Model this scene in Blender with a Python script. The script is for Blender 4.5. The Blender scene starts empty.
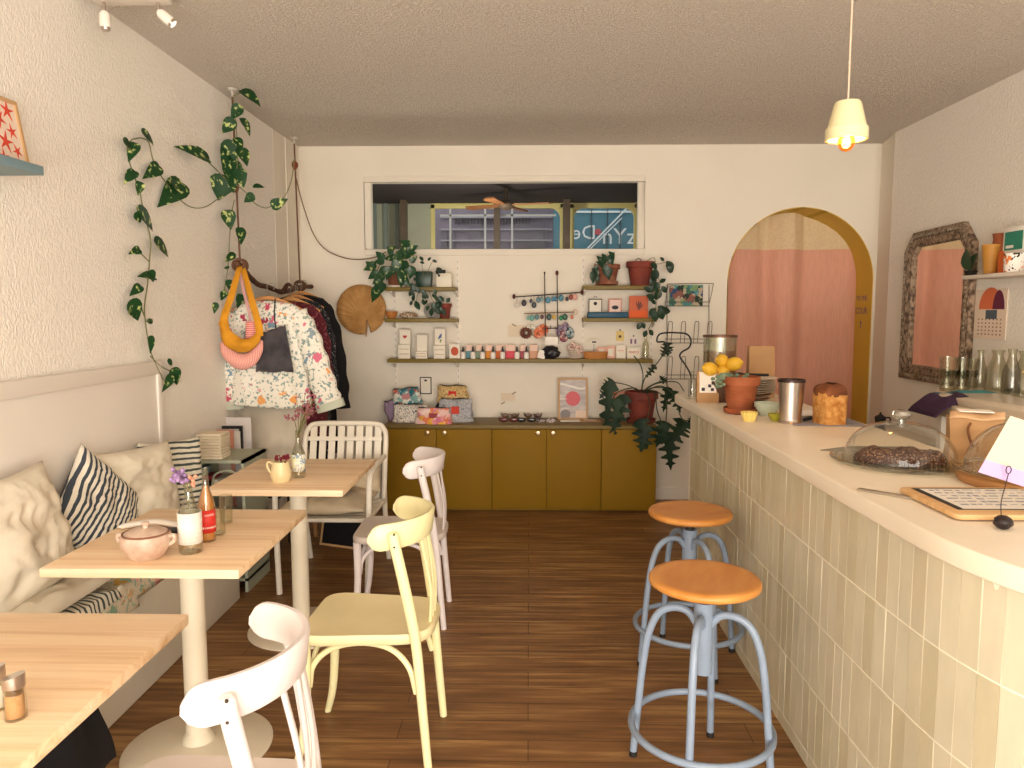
import bpy, bmesh, math, random
from mathutils import Vector, Matrix, Euler, noise
PI = math.pi
random.seed(7)
scene = bpy.context.scene
COL = scene.collection
# ---------------------------------------------------------------- camera maths
F = 750.0; H = 1.5
VX, VY = 529.0, 311.0
PITCH = math.atan((384 - VY) / F)
YAW = math.atan((VX - 512) / math.hypot(F, 384 - VY))
def ray(px, py):
    a = (px - 512) / F; b = -(py - 384) / F
    y = math.cos(PITCH) + b * math.sin(PITCH); z = -math.sin(PITCH) + b * math.cos(PITCH)
    return (a * math.cos(YAW) - y * math.sin(YAW), a * math.sin(YAW) + y * math.cos(YAW), z)
def onz(px, py, z):
    d = ray(px, py); t = (z - H) / d[2]; return Vector((d[0] * t, d[1] * t, z))
def ony(px, py, Y):
    d = ray(px, py); t = Y / d[1]; return Vector((d[0] * t, Y, H + d[2] * t))
def onx(px, py, X):
    d = ray(px, py); t = X / d[0]; return Vector((X, d[1] * t, H + d[2] * t))
# ---------------------------------------------------------------- materials
def lin(c):
    if isinstance(c, str):
        c = c.lstrip('#'); c = [int(c[i:i + 2], 16) / 255 for i in (0, 2, 4)]
    return tuple(((v / 12.92) if v <= .04045 else ((v + .055) / 1.055) ** 2.4) for v in c[:3]) + (1,)
_M = {}
def mat(name, col='#888888', rough=.6, metal=0, var=0, scale=8, bump=0, bscale=60, trans=0, ior=1.45,
        emis=0, stretch=(1, 1, 1), col2=None, spec=.5, sheen=0, alpha=1, sss=0, ramp=(.35, .65), detail=4):
    """procedural principled material: base colour, optional noise mix to col2, optional noise bump"""
    if name in _M: return _M[name]
    m = bpy.data.materials.new(name); m.use_nodes = True; _M[name] = m
    nt = m.node_tree; n = nt.nodes; l = nt.links
    b = n['Principled BSDF']
    b.inputs['Base Color'].default_value = lin(col)
    b.inputs['Roughness'].default_value = rough; b.inputs['Metallic'].default_value = metal
    b.inputs['IOR'].default_value = ior; b.inputs['Transmission Weight'].default_value = trans
    b.inputs['Specular IOR Level'].default_value = spec; b.inputs['Sheen Weight'].default_value = sheen
    b.inputs['Alpha'].default_value = alpha
    if emis:
        b.inputs['Emission Color'].default_value = lin(col); b.inputs['Emission Strength'].default_value = emis
    tc = n.new('ShaderNodeTexCoord'); mp = n.new('ShaderNodeMapping'); mp.inputs['Scale'].default_value = stretch
    l.new(tc.outputs['Object'], mp.inputs['Vector'])
    if col2 or var:
        nz = n.new('ShaderNodeTexNoise'); nz.inputs['Scale'].default_value = scale; nz.inputs['Detail'].default_value = detail
        l.new(mp.outputs['Vector'], nz.inputs['Vector'])
        r = n.new('ShaderNodeValToRGB'); r.color_ramp.elements[0].position = ramp[0]; r.color_ramp.elements[1].position = ramp[1]
        c = lin(col)
        if col2: c2 = lin(col2)
        else: c2 = tuple(max(0, v * (1 - var)) for v in c[:3]) + (1,)
        r.color_ramp.elements[0].color = c; r.color_ramp.elements[1].color = c2
        l.new(nz.outputs['Fac'], r.inputs['Fac']); l.new(r.outputs['Color'], b.inputs['Base Color'])
    if bump:
        nb = n.new('ShaderNodeTexNoise'); nb.inputs['Scale'].default_value = bscale; nb.inputs['Detail'].default_value = 3
        l.new(mp.outputs['Vector'], nb.inputs['Vector'])
        bp = n.new('ShaderNodeBump'); bp.inputs['Strength'].default_value = bump; bp.inputs['Distance'].default_value = .01
        l.new(nb.outputs['Fac'], bp.inputs['Height']); l.new(bp.outputs['Normal'], b.inputs['Normal'])
    return m
def glassmat(name, col='#ffffff', rough=.0, ior=1.3, tint=.08):
    """thin clear glass: mostly see-through with fresnel reflection"""
    if name in _M: return _M[name]
    m = bpy.data.materials.new(name); m.use_nodes = True; _M[name] = m
    nt = m.node_tree; n = nt.nodes; l = nt.links
    n.remove(n['Principled BSDF']); out = n['Material Output']
    tr = n.new('ShaderNodeBsdfTransparent'); c = lin(col); tr.inputs['Color'].default_value = tuple(1 - (1 - v) * 1.0 for v in c[:3]) + (1,)
    gl = n.new('ShaderNodeBsdfGlossy'); gl.inputs['Roughness'].default_value = rough + .03
    lw = n.new('ShaderNodeLayerWeight'); lw.inputs['Blend'].default_value = .5
    fr = n.new('ShaderNodeMath'); fr.operation = 'POWER'; fr.inputs[1].default_value = 3.0; l.new(lw.outputs['Facing'], fr.inputs[0])
    f2 = n.new('ShaderNodeMath'); f2.operation = 'MULTIPLY'; f2.inputs[1].default_value = .9; l.new(fr.outputs[0], f2.inputs[0])
    ad = n.new('ShaderNodeMath'); ad.operation = 'ADD'; ad.inputs[1].default_value = tint * .7 + .012; fr = f2
    mx = n.new('ShaderNodeMixShader')
    l.new(fr.outputs[0], ad.inputs[0]); l.new(ad.outputs[0], mx.inputs['Fac'])
    l.new(tr.outputs[0], mx.inputs[1]); l.new(gl.outputs[0], mx.inputs[2]); l.new(mx.outputs[0], out.inputs['Surface'])
    return m
def set_ramp(r, cols):
    e = r.color_ramp.elements; n = len(cols)
    e[0].position = 0; e[0].color = lin(cols[0]); e[1].position = (n - 1) / n; e[1].color = lin(cols[-1])
    for i in range(1, n - 1):
        k = e.new(i / n); k.color = lin(cols[i])
def patch(name, cols, scale=8, rough=.85, stretch=(1, 1, 1), bump=.0, edge=None):
    """multi colour patches through a voronoi cell colour ramp (printed fabrics, collages)"""
    if name in _M: return _M[name]
    m = bpy.data.materials.new(name); m.use_nodes = True; _M[name] = m
    nt = m.node_tree; n = nt.nodes; l = nt.links; b = n['Principled BSDF']; b.inputs['Roughness'].default_value = rough
    tc = n.new('ShaderNodeTexCoord'); mp = n.new('ShaderNodeMapping'); mp.inputs['Scale'].default_value = stretch
    nz = n.new('ShaderNodeTexNoise'); nz.inputs['Scale'].default_value = scale * 1.7
    l.new(tc.outputs['Object'], mp.inputs['Vector']); l.new(mp.outputs['Vector'], nz.inputs['Vector'])
    mx = n.new('ShaderNodeMixRGB'); mx.inputs['Fac'].default_value = .06
    l.new(mp.outputs['Vector'], mx.inputs[1]); l.new(nz.outputs['Color'], mx.inputs[2])
    v = n.new('ShaderNodeTexVoronoi'); v.inputs['Scale'].default_value = scale
    l.new(mx.outputs[0], v.inputs['Vector'])
    sp = n.new('ShaderNodeSeparateColor'); l.new(v.outputs['Color'], sp.inputs[0])
    r = n.new('ShaderNodeValToRGB'); r.color_ramp.interpolation = 'CONSTANT'
    set_ramp(r, cols)
    l.new(sp.outputs[0], r.inputs['Fac']); l.new(r.outputs['Color'], b.inputs['Base Color'])
    return m
def floral(name, base, spots, scale=14, rough=.85, thr=.28, leaf='#6f8f86'):
    """printed flowers: voronoi blobs of several colours over a base cloth with small leaf strokes"""
    if name in _M: return _M[name]
    m = bpy.data.materials.new(name); m.use_nodes = True; _M[name] = m
    nt = m.node_tree; n = nt.nodes; l = nt.links; b = n['Principled BSDF']; b.inputs['Roughness'].default_value = rough
    tc = n.new('ShaderNodeTexCoord')
    nz = n.new('ShaderNodeTexNoise'); nz.inputs['Scale'].default_value = scale * 2.2; nz.inputs['Detail'].default_value = 3
    l.new(tc.outputs['Object'], nz.inputs['Vector'])
    mx = n.new('ShaderNodeMixRGB'); mx.inputs['Fac'].default_value = .09
    l.new(tc.outputs['Object'], mx.inputs[1]); l.new(nz.outputs['Color'], mx.inputs[2])
    # leaves
    lv = n.new('ShaderNodeTexNoise'); lv.inputs['Scale'].default_value = scale * 3.2; lv.inputs['Detail'].default_value = 5
    l.new(tc.outputs['Object'], lv.inputs['Vector'])
    lr = n.new('ShaderNodeValToRGB'); lr.color_ramp.elements[0].position = .55; lr.color_ramp.elements[1].position = .60
    l.new(lv.outputs['Fac'], lr.inputs['Fac'])
    m1 = n.new('ShaderNodeMixRGB'); m1.inputs[1].default_value = lin(base); m1.inputs[2].default_value = lin(leaf)
    l.new(lr.outputs['Color'], m1.inputs['Fac'])
    v = n.new('ShaderNodeTexVoronoi'); v.inputs['Scale'].default_value = scale
    l.new(mx.outputs[0], v.inputs['Vector'])
    sp = n.new('ShaderNodeSeparateColor'); l.new(v.outputs['Color'], sp.inputs[0])
    r = n.new('ShaderNodeValToRGB'); r.color_ramp.interpolation = 'CONSTANT'
    set_ramp(r, spots)
    l.new(sp.outputs[0], r.inputs['Fac'])
    lt = n.new('ShaderNodeMath'); lt.operation = 'LESS_THAN'; lt.inputs[1].default_value = thr
    l.new(v.outputs['Distance'], lt.inputs[0])
    g = n.new('ShaderNodeMath'); g.operation = 'GREATER_THAN'; g.inputs[1].default_value = .22; l.new(sp.outputs[1], g.inputs[0])
    mu = n.new('ShaderNodeMath'); mu.operation = 'MULTIPLY'; l.new(lt.outputs[0], mu.inputs[0]); l.new(g.outputs[0], mu.inputs[1])
    m2 = n.new('ShaderNodeMixRGB'); l.new(mu.outputs[0], m2.inputs['Fac']); l.new(m1.outputs[0], m2.inputs[1]); l.new(r.outputs['Color'], m2.inputs[2])
    l.new(m2.outputs[0], b.inputs['Base Color'])
    return m
def stripes(name, c1, c2, axis=0, freq=60, width=.5, rough=.85, wob=0):
    """woven stripes across one object axis"""
    if name in _M: return _M[name]
    m = bpy.data.materials.new(name); m.use_nodes = True; _M[name] = m
    nt = m.node_tree; n = nt.nodes; l = nt.links; b = n['Principled BSDF']; b.inputs['Roughness'].default_value = rough
    tc = n.new('ShaderNodeTexCoord'); s = n.new('ShaderNodeSeparateXYZ'); l.new(tc.outputs['Object'], s.inputs[0])
    f = n.new('ShaderNodeMath'); f.operation = 'MULTIPLY'; f.inputs[1].default_value = freq
    l.new(s.outputs[axis], f.inputs[0])
    src = f
    if wob:
        nz = n.new('ShaderNodeTexNoise'); nz.inputs['Scale'].default_value = 7; l.new(tc.outputs['Object'], nz.inputs['Vector'])
        w = n.new('ShaderNodeMath'); w.operation = 'MULTIPLY_ADD'; w.inputs[1].default_value = wob
        l.new(nz.outputs['Fac'], w.inputs[0]); l.new(f.outputs[0], w.inputs[2]); src = w
    fr = n.new('ShaderNodeMath'); fr.operation = 'FRACT'; l.new(src.outputs[0], fr.inputs[0])
    g = n.new('ShaderNodeMath'); g.operation = 'GREATER_THAN'; g.inputs[1].default_value = width; l.new(fr.outputs[0], g.inputs[0])
    mx = n.new('ShaderNodeMixRGB'); mx.inputs[1].default_value = lin(c1); mx.inputs[2].default_value = lin(c2)
    l.new(g.outputs[0], mx.inputs['Fac']); l.new(mx.outputs[0], b.inputs['Base Color'])
    return m
def woodmat(name, c1, c2, c3, axis=0, scale=6, rough=.45, stretch=.06, bump=.1):
    """long grained wood, grain along one axis"""
    if name in _M: return _M[name]
    m = bpy.data.materials.new(name); m.use_nodes = True; _M[name] = m
    nt = m.node_tree; n = nt.nodes; l = nt.links; b = n['Principled BSDF']; b.inputs['Roughness'].default_value = rough
    tc = n.new('ShaderNodeTexCoord'); mp = n.new('ShaderNodeMapping'); s = [1, 1, 1]; s[axis] = stretch
    mp.inputs['Scale'].default_value = s; l.new(tc.outputs['Object'], mp.inputs['Vector'])
    nz = n.new('ShaderNodeTexNoise'); nz.inputs['Scale'].default_value = scale; nz.inputs['Detail'].default_value = 6; nz.inputs['Roughness'].default_value = .65
    nz.inputs['Distortion'].default_value = .6
    l.new(mp.outputs['Vector'], nz.inputs['Vector'])
    r = n.new('ShaderNodeValToRGB'); e = r.color_ramp.elements
    e[0].position = .3; e[0].color = lin(c1); e[1].position = .7; e[1].color = lin(c3); k = e.new(.5); k.color = lin(c2)
    l.new(nz.outputs['Fac'], r.inputs['Fac']); l.new(r.outputs['Color'], b.inputs['Base Color'])
    if bump:
        bp = n.new('ShaderNodeBump'); bp.inputs['Strength'].default_value = bump; bp.inputs['Distance'].default_value = .003
        l.new(nz.outputs['Fac'], bp.inputs['Height']); l.new(bp.outputs['Normal'], b.inputs['Normal'])
    return m
# ---------------------------------------------------------------- objects
def total_off(o):
    v = Vector((0, 0, 0))
    while o: v += o.location; o = o.parent
    return v
def tag(o, label=None, cat=None, group=None, kind=None):
    if label: o['label'] = label
    if cat: o['category'] = cat
    if group: o['group'] = group
    if kind: o['kind'] = kind
    return o
def thing(name, label, cat, loc=(0, 0, 0), rz=0, group=None):
    o = bpy.data.objects.new(name, None); COL.objects.link(o); o.empty_display_size = .05
    o.location = loc; o.rotation_euler = (0, 0, rz)
    return tag(o, label, cat, group)
class MB:
    def __init__(s): s.v = []; s.f = []; s.mi = []; s.cur = 0
    def m(s, i): s.cur = i; return s
    def add(s, vs, fs, M=None):
        k = len(s.v)
        s.v += [tuple(M @ Vector(p)) if M is not None else tuple(p) for p in vs]
        s.f += [tuple(i + k for i in f) for f in fs]; s.mi += [s.cur] * len(fs); return s
    def box(s, x0, x1, y0, y1, z0, z1, M=None):
        vs = [(x, y, z) for z in (z0, z1) for y in (y0, y1) for x in (x0, x1)]
        return s.add(vs, [(0, 2, 3, 1), (4, 5, 7, 6), (0, 1, 5, 4), (2, 6, 7, 3), (0, 4, 6, 2), (1, 3, 7, 5)], M)
    def cbox(s, c, sz, M=None):
        return s.box(c[0] - sz[0] / 2, c[0] + sz[0] / 2, c[1] - sz[1] / 2, c[1] + sz[1] / 2, c[2] - sz[2] / 2, c[2] + sz[2] / 2, M)
    def lathe(s, prof, c=(0, 0, 0), n=24, M=None, sx=1, sy=1, close=True):
        vs = []; fs = []
        for (r, z) in prof:
            r = max(r, 1e-4)
            for i in range(n):
                a = 2 * PI * i / n; vs.append((c[0] + r * sx * math.cos(a), c[1] + r * sy * math.sin(a), c[2] + z))
        for j in range(len(prof) - 1):
            for i in range(n):
                a = j * n + i; b = j * n + (i + 1) % n; fs.append((a, b, b + n, a + n))
        if close:
            fs.append(tuple(range(n - 1, -1, -1))); k = (len(prof) - 1) * n; fs.append(tuple(range(k, k + n)))
        return s.add(vs, fs, M)
    def cyl(s, p0, p1, r0, r1=None, n=16, M=None):
        return s.tube([p0, p1], [r0, r0 if r1 is None else r1], n, M=M)
    def tube(s, path, r, n=10, closed=False, M=None, flat=1.0, up=None):
        P = [Vector(p) for p in path]; k = len(P)
        R = r if isinstance(r, (list, tuple)) else [r] * k
        vs = []; fs = []; prev = None
        for i in range(k):
            if closed: t = P[(i + 1) % k] - P[i - 1]
            else: t = P[min(i + 1, k - 1)] - P[max(i - 1, 0)]
            if t.length < 1e-9: t = Vector((0, 0, 1))
            t.normalize()
            if prev is None:
                ref = Vector(up) if up else (Vector((0, 0, 1)) if abs(t.z) < .9 else Vector((1, 0, 0)))
                u = (ref - t * ref.dot(t)).normalized()
            else:
                u = prev - t * prev.dot(t)
                u = u.normalized() if u.length > 1e-6 else t.orthogonal().normalized()
            prev = u; w = t.cross(u)
            for j in range(n):
                a = 2 * PI * j / n
                vs.append(P[i] + u * (R[i] * math.cos(a)) + w * (R[i] * flat * math.sin(a)))
        for i in range(k if closed else k - 1):
            for j in range(n):
                a = i * n + j; b = i * n + (j + 1) % n; c = ((i + 1) % k) * n
                fs.append((a, b, c + (j + 1) % n, c + j))
        if not closed:
            fs.append(tuple(range(n - 1, -1, -1))); q = (k - 1) * n; fs.append(tuple(range(q, q + n)))
        return s.add(vs, fs, M)
    def prism(s, pts, a0, a1, axis='z', M=None):
        """extrude a 2D outline; axis z: pts are (x,y); axis y: (x,z); axis x: (y,z)"""
        n = len(pts); vs = []
        for a in (a0, a1):
            for p in pts:
                vs.append((p[0], p[1], a) if axis == 'z' else ((p[0], a, p[1]) if axis == 'y' else (a, p[0], p[1])))
        fs = [tuple(range(n - 1, -1, -1)), tuple(range(n, 2 * n))] + [(i, (i + 1) % n, n + (i + 1) % n, n + i) for i in range(n)]
        return s.add(vs, fs, M)
    def grid(s, fn, nu, nv, M=None, closeu=False):
        vs = [fn(i / (nu if closeu else nu - 1), j / (nv - 1)) for j in range(nv) for i in range(nu)]
        fs = []
        for j in range(nv - 1):
            for i in range(nu if closeu else nu - 1):
                a = j * nu + i; b = j * nu + (i + 1) % nu; fs.append((a, b, b + nu, a + nu))
        return s.add(vs, fs, M)
    def ball(s, c, r, n=16, m=10, sc=(1, 1, 1), jit=0, M=None):
        prof = []; vs = []; fs = []
        for j in range(m + 1):
            t = PI * j / m
            for i in range(n):
                a = 2 * PI * i / n
                d = Vector((math.sin(t) * math.cos(a), math.sin(t) * math.sin(a), -math.cos(t)))
                q = 1 + (jit * noise.noise(d * 2.3 + Vector(c) * 9) if jit else 0)
                vs.append((c[0] + d.x * r * sc[0] * q, c[1] + d.y * r * sc[1] * q, c[2] + d.z * r * sc[2] * q))
        for j in range(m):
            for i in range(n):
                a = j * n + i; b = j * n + (i + 1) % n; fs.append((a, b, b + n, a + n))
        return s.add(vs, fs, M)
    def build(s, name, mats, parent=None, loc=None, world=False, smooth=True, bevel=0, seg=2, sub=0, solid=0, ang=40, loose=False, rot=None):
        me = bpy.data.meshes.new(name)
        off = Vector((0, 0, 0))
        if world:
            if loc is not None: off = Vector(loc)
            elif parent: off = total_off(parent)
        me.from_pydata([tuple(Vector(p) - off) for p in s.v], [], s.f)
        if not isinstance(mats, (list, tuple)): mats = [mats]
        for m in mats: me.materials.append(m)
        me.polygons.foreach_set('material_index', s.mi)
        bm = bmesh.new(); bm.from_mesh(me)
        bmesh.ops.remove_doubles(bm, verts=bm.verts, dist=1e-5)
        bmesh.ops.recalc_face_normals(bm, faces=bm.faces)
        if bevel:
            es = [e for e in bm.edges if len(e.link_faces) == 2 and e.calc_face_angle(0) > .6]
            bmesh.ops.bevel(bm, geom=es, offset=bevel, segments=seg, affect='EDGES', profile=.5, clamp_overlap=True)
        bm.to_mesh(me); bm.free()
        if smooth:
            me.shade_smooth()
            try: me.set_sharp_from_angle(angle=math.radians(ang))
            except Exception: pass
        o = bpy.data.objects.new(name, me); COL.objects.link(o)
        if parent: o.parent = parent
        if loc is not None: o.location = loc
        if rot is not None: o.rotation_euler = rot
        if solid:
            md = o.modifiers.new('solid', 'SOLIDIFY'); md.thickness = solid; md.offset = 0
        if sub:
            md = o.modifiers.new('sub', 'SUBSURF'); md.levels = sub; md.render_levels = sub
        return o
def copy_tree(o, parent=None):
    c = o.copy(); COL.objects.link(c); c.parent = parent
    for ch in list(o.children): copy_tree(ch, c)
    return c
def place(o, loc, rz=0, label=None, group=None):
    o.location = loc; o.rotation_euler = (0, 0, rz)
    if label: o['label'] = label
    if group: o['group'] = group
    return o
def struct(mb, name, mats, **k):
    o = mb.build(name, mats, **k); o['kind'] = 'structure'; return o
def arc(c, r, a0, a1, n, z=None):
    return [(c[0] + r * math.cos(a0 + (a1 - a0) * i / n), c[1] + r * math.sin(a0 + (a1 - a0) * i / n)) for i in range(n + 1)]
def rrect(x0, x1, y0, y1, r, n=5):
    pts = []
    for cx, cy, a in ((x1 - r, y1 - r, 0), (x0 + r, y1 - r, PI / 2), (x0 + r, y0 + r, PI), (x1 - r, y0 + r, 1.5 * PI)):
        pts += arc((cx, cy), r, a, a + PI / 2, n)
    return pts
def spline(pts, n=8):
    """Catmull-Rom through the points"""
    P = [Vector(p) for p in pts]; P = [P[0] * 2 - P[1]] + P + [P[-1] * 2 - P[-2]]; out = []
    for i in range(1, len(P) - 2):
        for k in range(n):
            t = k / n; a, b, c, d = P[i - 1:i + 3]
            out.append(.5 * ((2 * b) + (c - a) * t + (2 * a - 5 * b + 4 * c - d) * t * t + (3 * b - a - 3 * c + d) * t ** 3))
    out.append(P[-2]); return out
def text_obj(name, txt, size, m, parent=None, M=None, extrude=.0006, align='CENTER', mirror=False, world=True, bold=0):
    cu = bpy.data.curves.new(name, 'FONT'); cu.body = txt; cu.size = size; cu.align_x = align; cu.align_y = 'CENTER'; cu.extrude = extrude
    cu.offset = bold; cu.resolution_u = 2
    to = bpy.data.objects.new(name + '_tmp', cu); COL.objects.link(to)
    bpy.context.view_layer.update()
    me = bpy.data.meshes.new_from_object(to.evaluated_get(bpy.context.evaluated_depsgraph_get()))
    bpy.data.objects.remove(to); me.name = name
    if mirror: me.transform(Matrix.Scale(-1, 4, (1, 0, 0)))
    if M is not None: me.transform(M)
    if parent and world: me.transform(Matrix.Translation(-total_off(parent)))
    me.materials.clear(); me.materials.append(m)
    o = bpy.data.objects.new(name, me); COL.objects.link(o)
    if parent: o.parent = parent
    return o
def face_M(o, ex, ez):
    """matrix mapping text x->ex, text y->ez at origin o"""
    ex = Vector(ex).normalized(); ez = Vector(ez).normalized(); en = ex.cross(ez)
    M = Matrix((ex, ez, en)).transposed().to_4x4(); M.translation = Vector(o); return M
# ================================================================= ROOM
AX0 = 1.544; BY = 5.93; LX = -1.80; RX = 2.615; CZ = 2.77; FY = -2.6
def wallpaper(name, col, bscale, strength, stretch, dist=.004, col2=None):
    m = mat(name, col, rough=.9, spec=.2); nt = m.node_tree; n = nt.nodes; l = nt.links; b = n['Principled BSDF']
    tc = n.new('ShaderNodeTexCoord'); mp = n.new('ShaderNodeMapping'); mp.inputs['Scale'].default_value = stretch
    l.new(tc.outputs['Object'], mp.inputs['Vector'])
    v = n.new('ShaderNodeTexNoise'); v.inputs['Scale'].default_value = bscale; v.inputs['Detail'].default_value = 4; v.inputs['Distortion'].default_value = .8
    l.new(mp.outputs['Vector'], v.inputs['Vector'])
    r = n.new('ShaderNodeValToRGB'); r.color_ramp.elements[0].position = .38; r.color_ramp.elements[1].position = .62; l.new(v.outputs['Fac'], r.inputs['Fac'])
    bp = n.new('ShaderNodeBump'); bp.inputs['Strength'].default_value = strength; bp.inputs['Distance'].default_value = dist
    l.new(r.outputs['Color'], bp.inputs['Height']); l.new(bp.outputs['Normal'], b.inputs['Normal'])
    if col2:
        mx = n.new('ShaderNodeMixRGB'); mx.inputs[1].default_value = lin(col2); mx.inputs[2].default_value = lin(col)
        l.new(r.outputs['Color'], mx.inputs['Fac']); l.new(mx.outputs[0], b.inputs['Base Color'])
    return m
m_paperL = wallpaper('woodchip_paper', '#F8F1E7', 95, .6, (1, 1, .55))
m_ceil = wallpaper('popcorn_ceiling', '#FCF0E2', 88, 1.0, (1, 1, 1), .012)
m_wall = mat('painted_wall', '#F1E7D8', rough=.8, spec=.25, var=.04, scale=2)
m_trim = mat('white_trim', '#F3EADF', rough=.55)
m_panel = mat('panel_paint', '#F7EFE7', rough=.65, var=.05, scale=1.5)
# floor: vinyl planks running across the room
m_floor = mat('plank_floor', '#5a3820', rough=.42, spec=.35)
nt = m_floor.node_tree; n = nt.nodes; l = nt.links; b = n['Principled BSDF']
tc = n.new('ShaderNodeTexCoord'); br = n.new('ShaderNodeTexBrick'); l.new(tc.outputs['Object'], br.inputs['Vector'])
br.inputs['Scale'].default_value = 1; br.inputs['Brick Width'].default_value = 1.25; br.inputs['Row Height'].default_value = .125
br.inputs['Mortar Size'].default_value = .0012; br.inputs['Color1'].default_value = (0, 0, 0, 1); br.inputs['Color2'].default_value = (1, 1, 1, 1)
br.inputs['Mortar'].default_value = (.0, .0, .0, 1); br.offset = .37; br.inputs['Bias'].default_value = 0
mp = n.new('ShaderNodeMapping'); mp.inputs['Scale'].default_value = (2.2, 34, 1); l.new(tc.outputs['Object'], mp.inputs['Vector'])
nz = n.new('ShaderNodeTexNoise'); nz.inputs['Scale'].default_value = 1.0; nz.inputs['Detail'].default_value = 8; nz.inputs['Roughness'].default_value = .6; nz.inputs['Distortion'].default_value = .5
l.new(mp.outputs['Vector'], nz.inputs['Vector'])
mp2 = n.new('ShaderNodeMapping'); mp2.inputs['Scale'].default_value = (.9, 5, 1); l.new(tc.outputs['Object'], mp2.inputs['Vector'])
nz2 = n.new('ShaderNodeTexNoise'); nz2.inputs['Scale'].default_value = 2; nz2.inputs['Detail'].default_value = 4; l.new(mp2.outputs['Vector'], nz2.inputs['Vector'])
ma = n.new('ShaderNodeMath'); ma.operation = 'MULTIPLY_ADD'; ma.inputs[1].default_value = .09; l.new(br.outputs['Color'], ma.inputs[0]); l.new(nz.outputs['Fac'], ma.inputs[2])
mb_ = n.new('ShaderNodeMath'); mb_.operation = 'MULTIPLY_ADD'; mb_.inputs[1].default_value = .35; l.new(nz2.outputs['Fac'], mb_.inputs[0]); l.new(ma.outputs[0], mb_.inputs[2])
r = n.new('ShaderNodeValToRGB'); e = r.color_ramp.elements; e[0].position = .42; e[0].color = lin('#573a20'); e[1].position = 1.0; e[1].color = lin('#ba925c')
k = e.new(.72); k.color = lin('#88603a')
l.new(mb_.outputs[0], r.inputs['Fac'])
mo = n.new('ShaderNodeMixRGB'); mo.inputs[2].default_value = lin('#2c170c'); l.new(br.outputs['Fac'], mo.inputs['Fac']); l.new(r.outputs['Color'], mo.inputs[1])
l.new(mo.outputs[0], b.inputs['Base Color'])
bp = n.new('ShaderNodeBump'); bp.inputs['Strength'].default_value = .15; bp.inputs['Distance'].default_value = .002; l.new(nz.outputs['Fac'], bp.inputs['Height']); l.new(bp.outputs['Normal'], b.inputs['Normal'])

struct(MB().box(LX - .2, 3.2, FY - .2, 9.7, -.12, 0), 'floor', m_floor)
struct(MB().box(LX - .15, 3.0, FY - .15, BY + .06, CZ, CZ + .15).box(AX0 - .1, 3.0, BY + .06, BY + .37, CZ, CZ + .15), 'ceiling', m_ceil)
struct(MB().box(LX - .15, LX, FY - .15, BY + .37, 0, CZ), 'wall_left', m_paperL)
w = MB(); w.box(RX, RX + .2, FY - .15, 5.57, 0, CZ)
struct(w, 'wall_right', m_paperL)
struct(MB().prism([(RX, 5.57), (2.9, 5.57), (2.9, BY + .37), (2.69, BY + .37), (2.69, BY), (RX + .004, 5.57)], 0, CZ, 'z'), 'trim_1', m_wall)
# smooth boxed strip in the left back corner
struct(MB().box(LX, LX + .002, 5.36, BY, 0, CZ).box(LX, LX + .008, 5.62, BY, 0, CZ), 'trim_2', m_wall)
# back wall with the internal window and the arch cut out
AX0, AX1, AZ, AR = 1.544, 2.668, 1.735, .562; ACX = (AX0 + AX1) / 2
WX0, WX1, WZ0, WZ1 = -1.232, .843, 1.982, 2.493
w = MB(); Y1 = BY + .37
Y2 = BY + .06; w.box(LX, WX0, BY, Y2, 0, CZ); w.box(WX0, WX1, BY, Y2, 0, WZ0); w.box(WX0, WX1, BY, Y2, WZ1, CZ); w.box(WX1, AX0, BY, Y2, 0, CZ); w.box(AX0 - .1, AX0, Y2, Y1, 0, CZ); w.box(AX1, 2.69, BY, Y1, 0, CZ)
N = 40; pr = [(ACX - AR * math.cos(PI * i / N), AZ + AR * math.sin(PI * i / N)) for i in range(N + 1)]
for i in range(N):
    (xa, za), (xb, zb) = pr[i], pr[i + 1]
    w.prism([(xa, za), (xb, zb), (xb, CZ), (xa, CZ)], BY, Y1, 'y')
struct(w, 'wall_back', m_wall, smooth=False)
# yellow painted reveal of the arch
m_yellow = mat('mustard_paint', '#DDB640', rough=.55, var=.06, scale=3)
w = MB()
out = [(AX0, 0)] + pr + [(AX1, 0)]
inn = [(AX0 + .006, 0)] + [(ACX - (AR - .006) * math.cos(PI * i / N), AZ + (AR - .006) * math.sin(PI * i / N)) for i in range(N + 1)] + [(AX1 - .006, 0)]
for i in range(len(out) - 1):
    w.prism([out[i], out[i + 1], inn[i + 1], inn[i]], BY - .002, Y1 + .002, 'y')
struct(w, 'trim_3', m_yellow, ang=60)
# lettering on the reveal
m_vio = mat('faded_violet_letters', '#8d6f86', rough=.7)
for t, z, s in (('TO THE', 1.60, .055), ('COUR', 1.50, .075)):
    o = text_obj('reveal_lettering', t, s, m_vio, M=face_M((AX1 - .0075, BY + .17, z), (0, -1, 0), (0, 0, 1)))
    o['kind'] = 'structure'; o.name = 'trim_4'
w = MB().prism([(BY + .165, 1.36), (BY + .175, 1.36), (BY + .175, 1.40), (BY + .19, 1.40), (BY + .17, 1.425), (BY + .15, 1.40), (BY + .165, 1.40)], AX1 - .0085, AX1 - .007, 'x'); struct(w, 'trim_9', m_vio)
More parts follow.
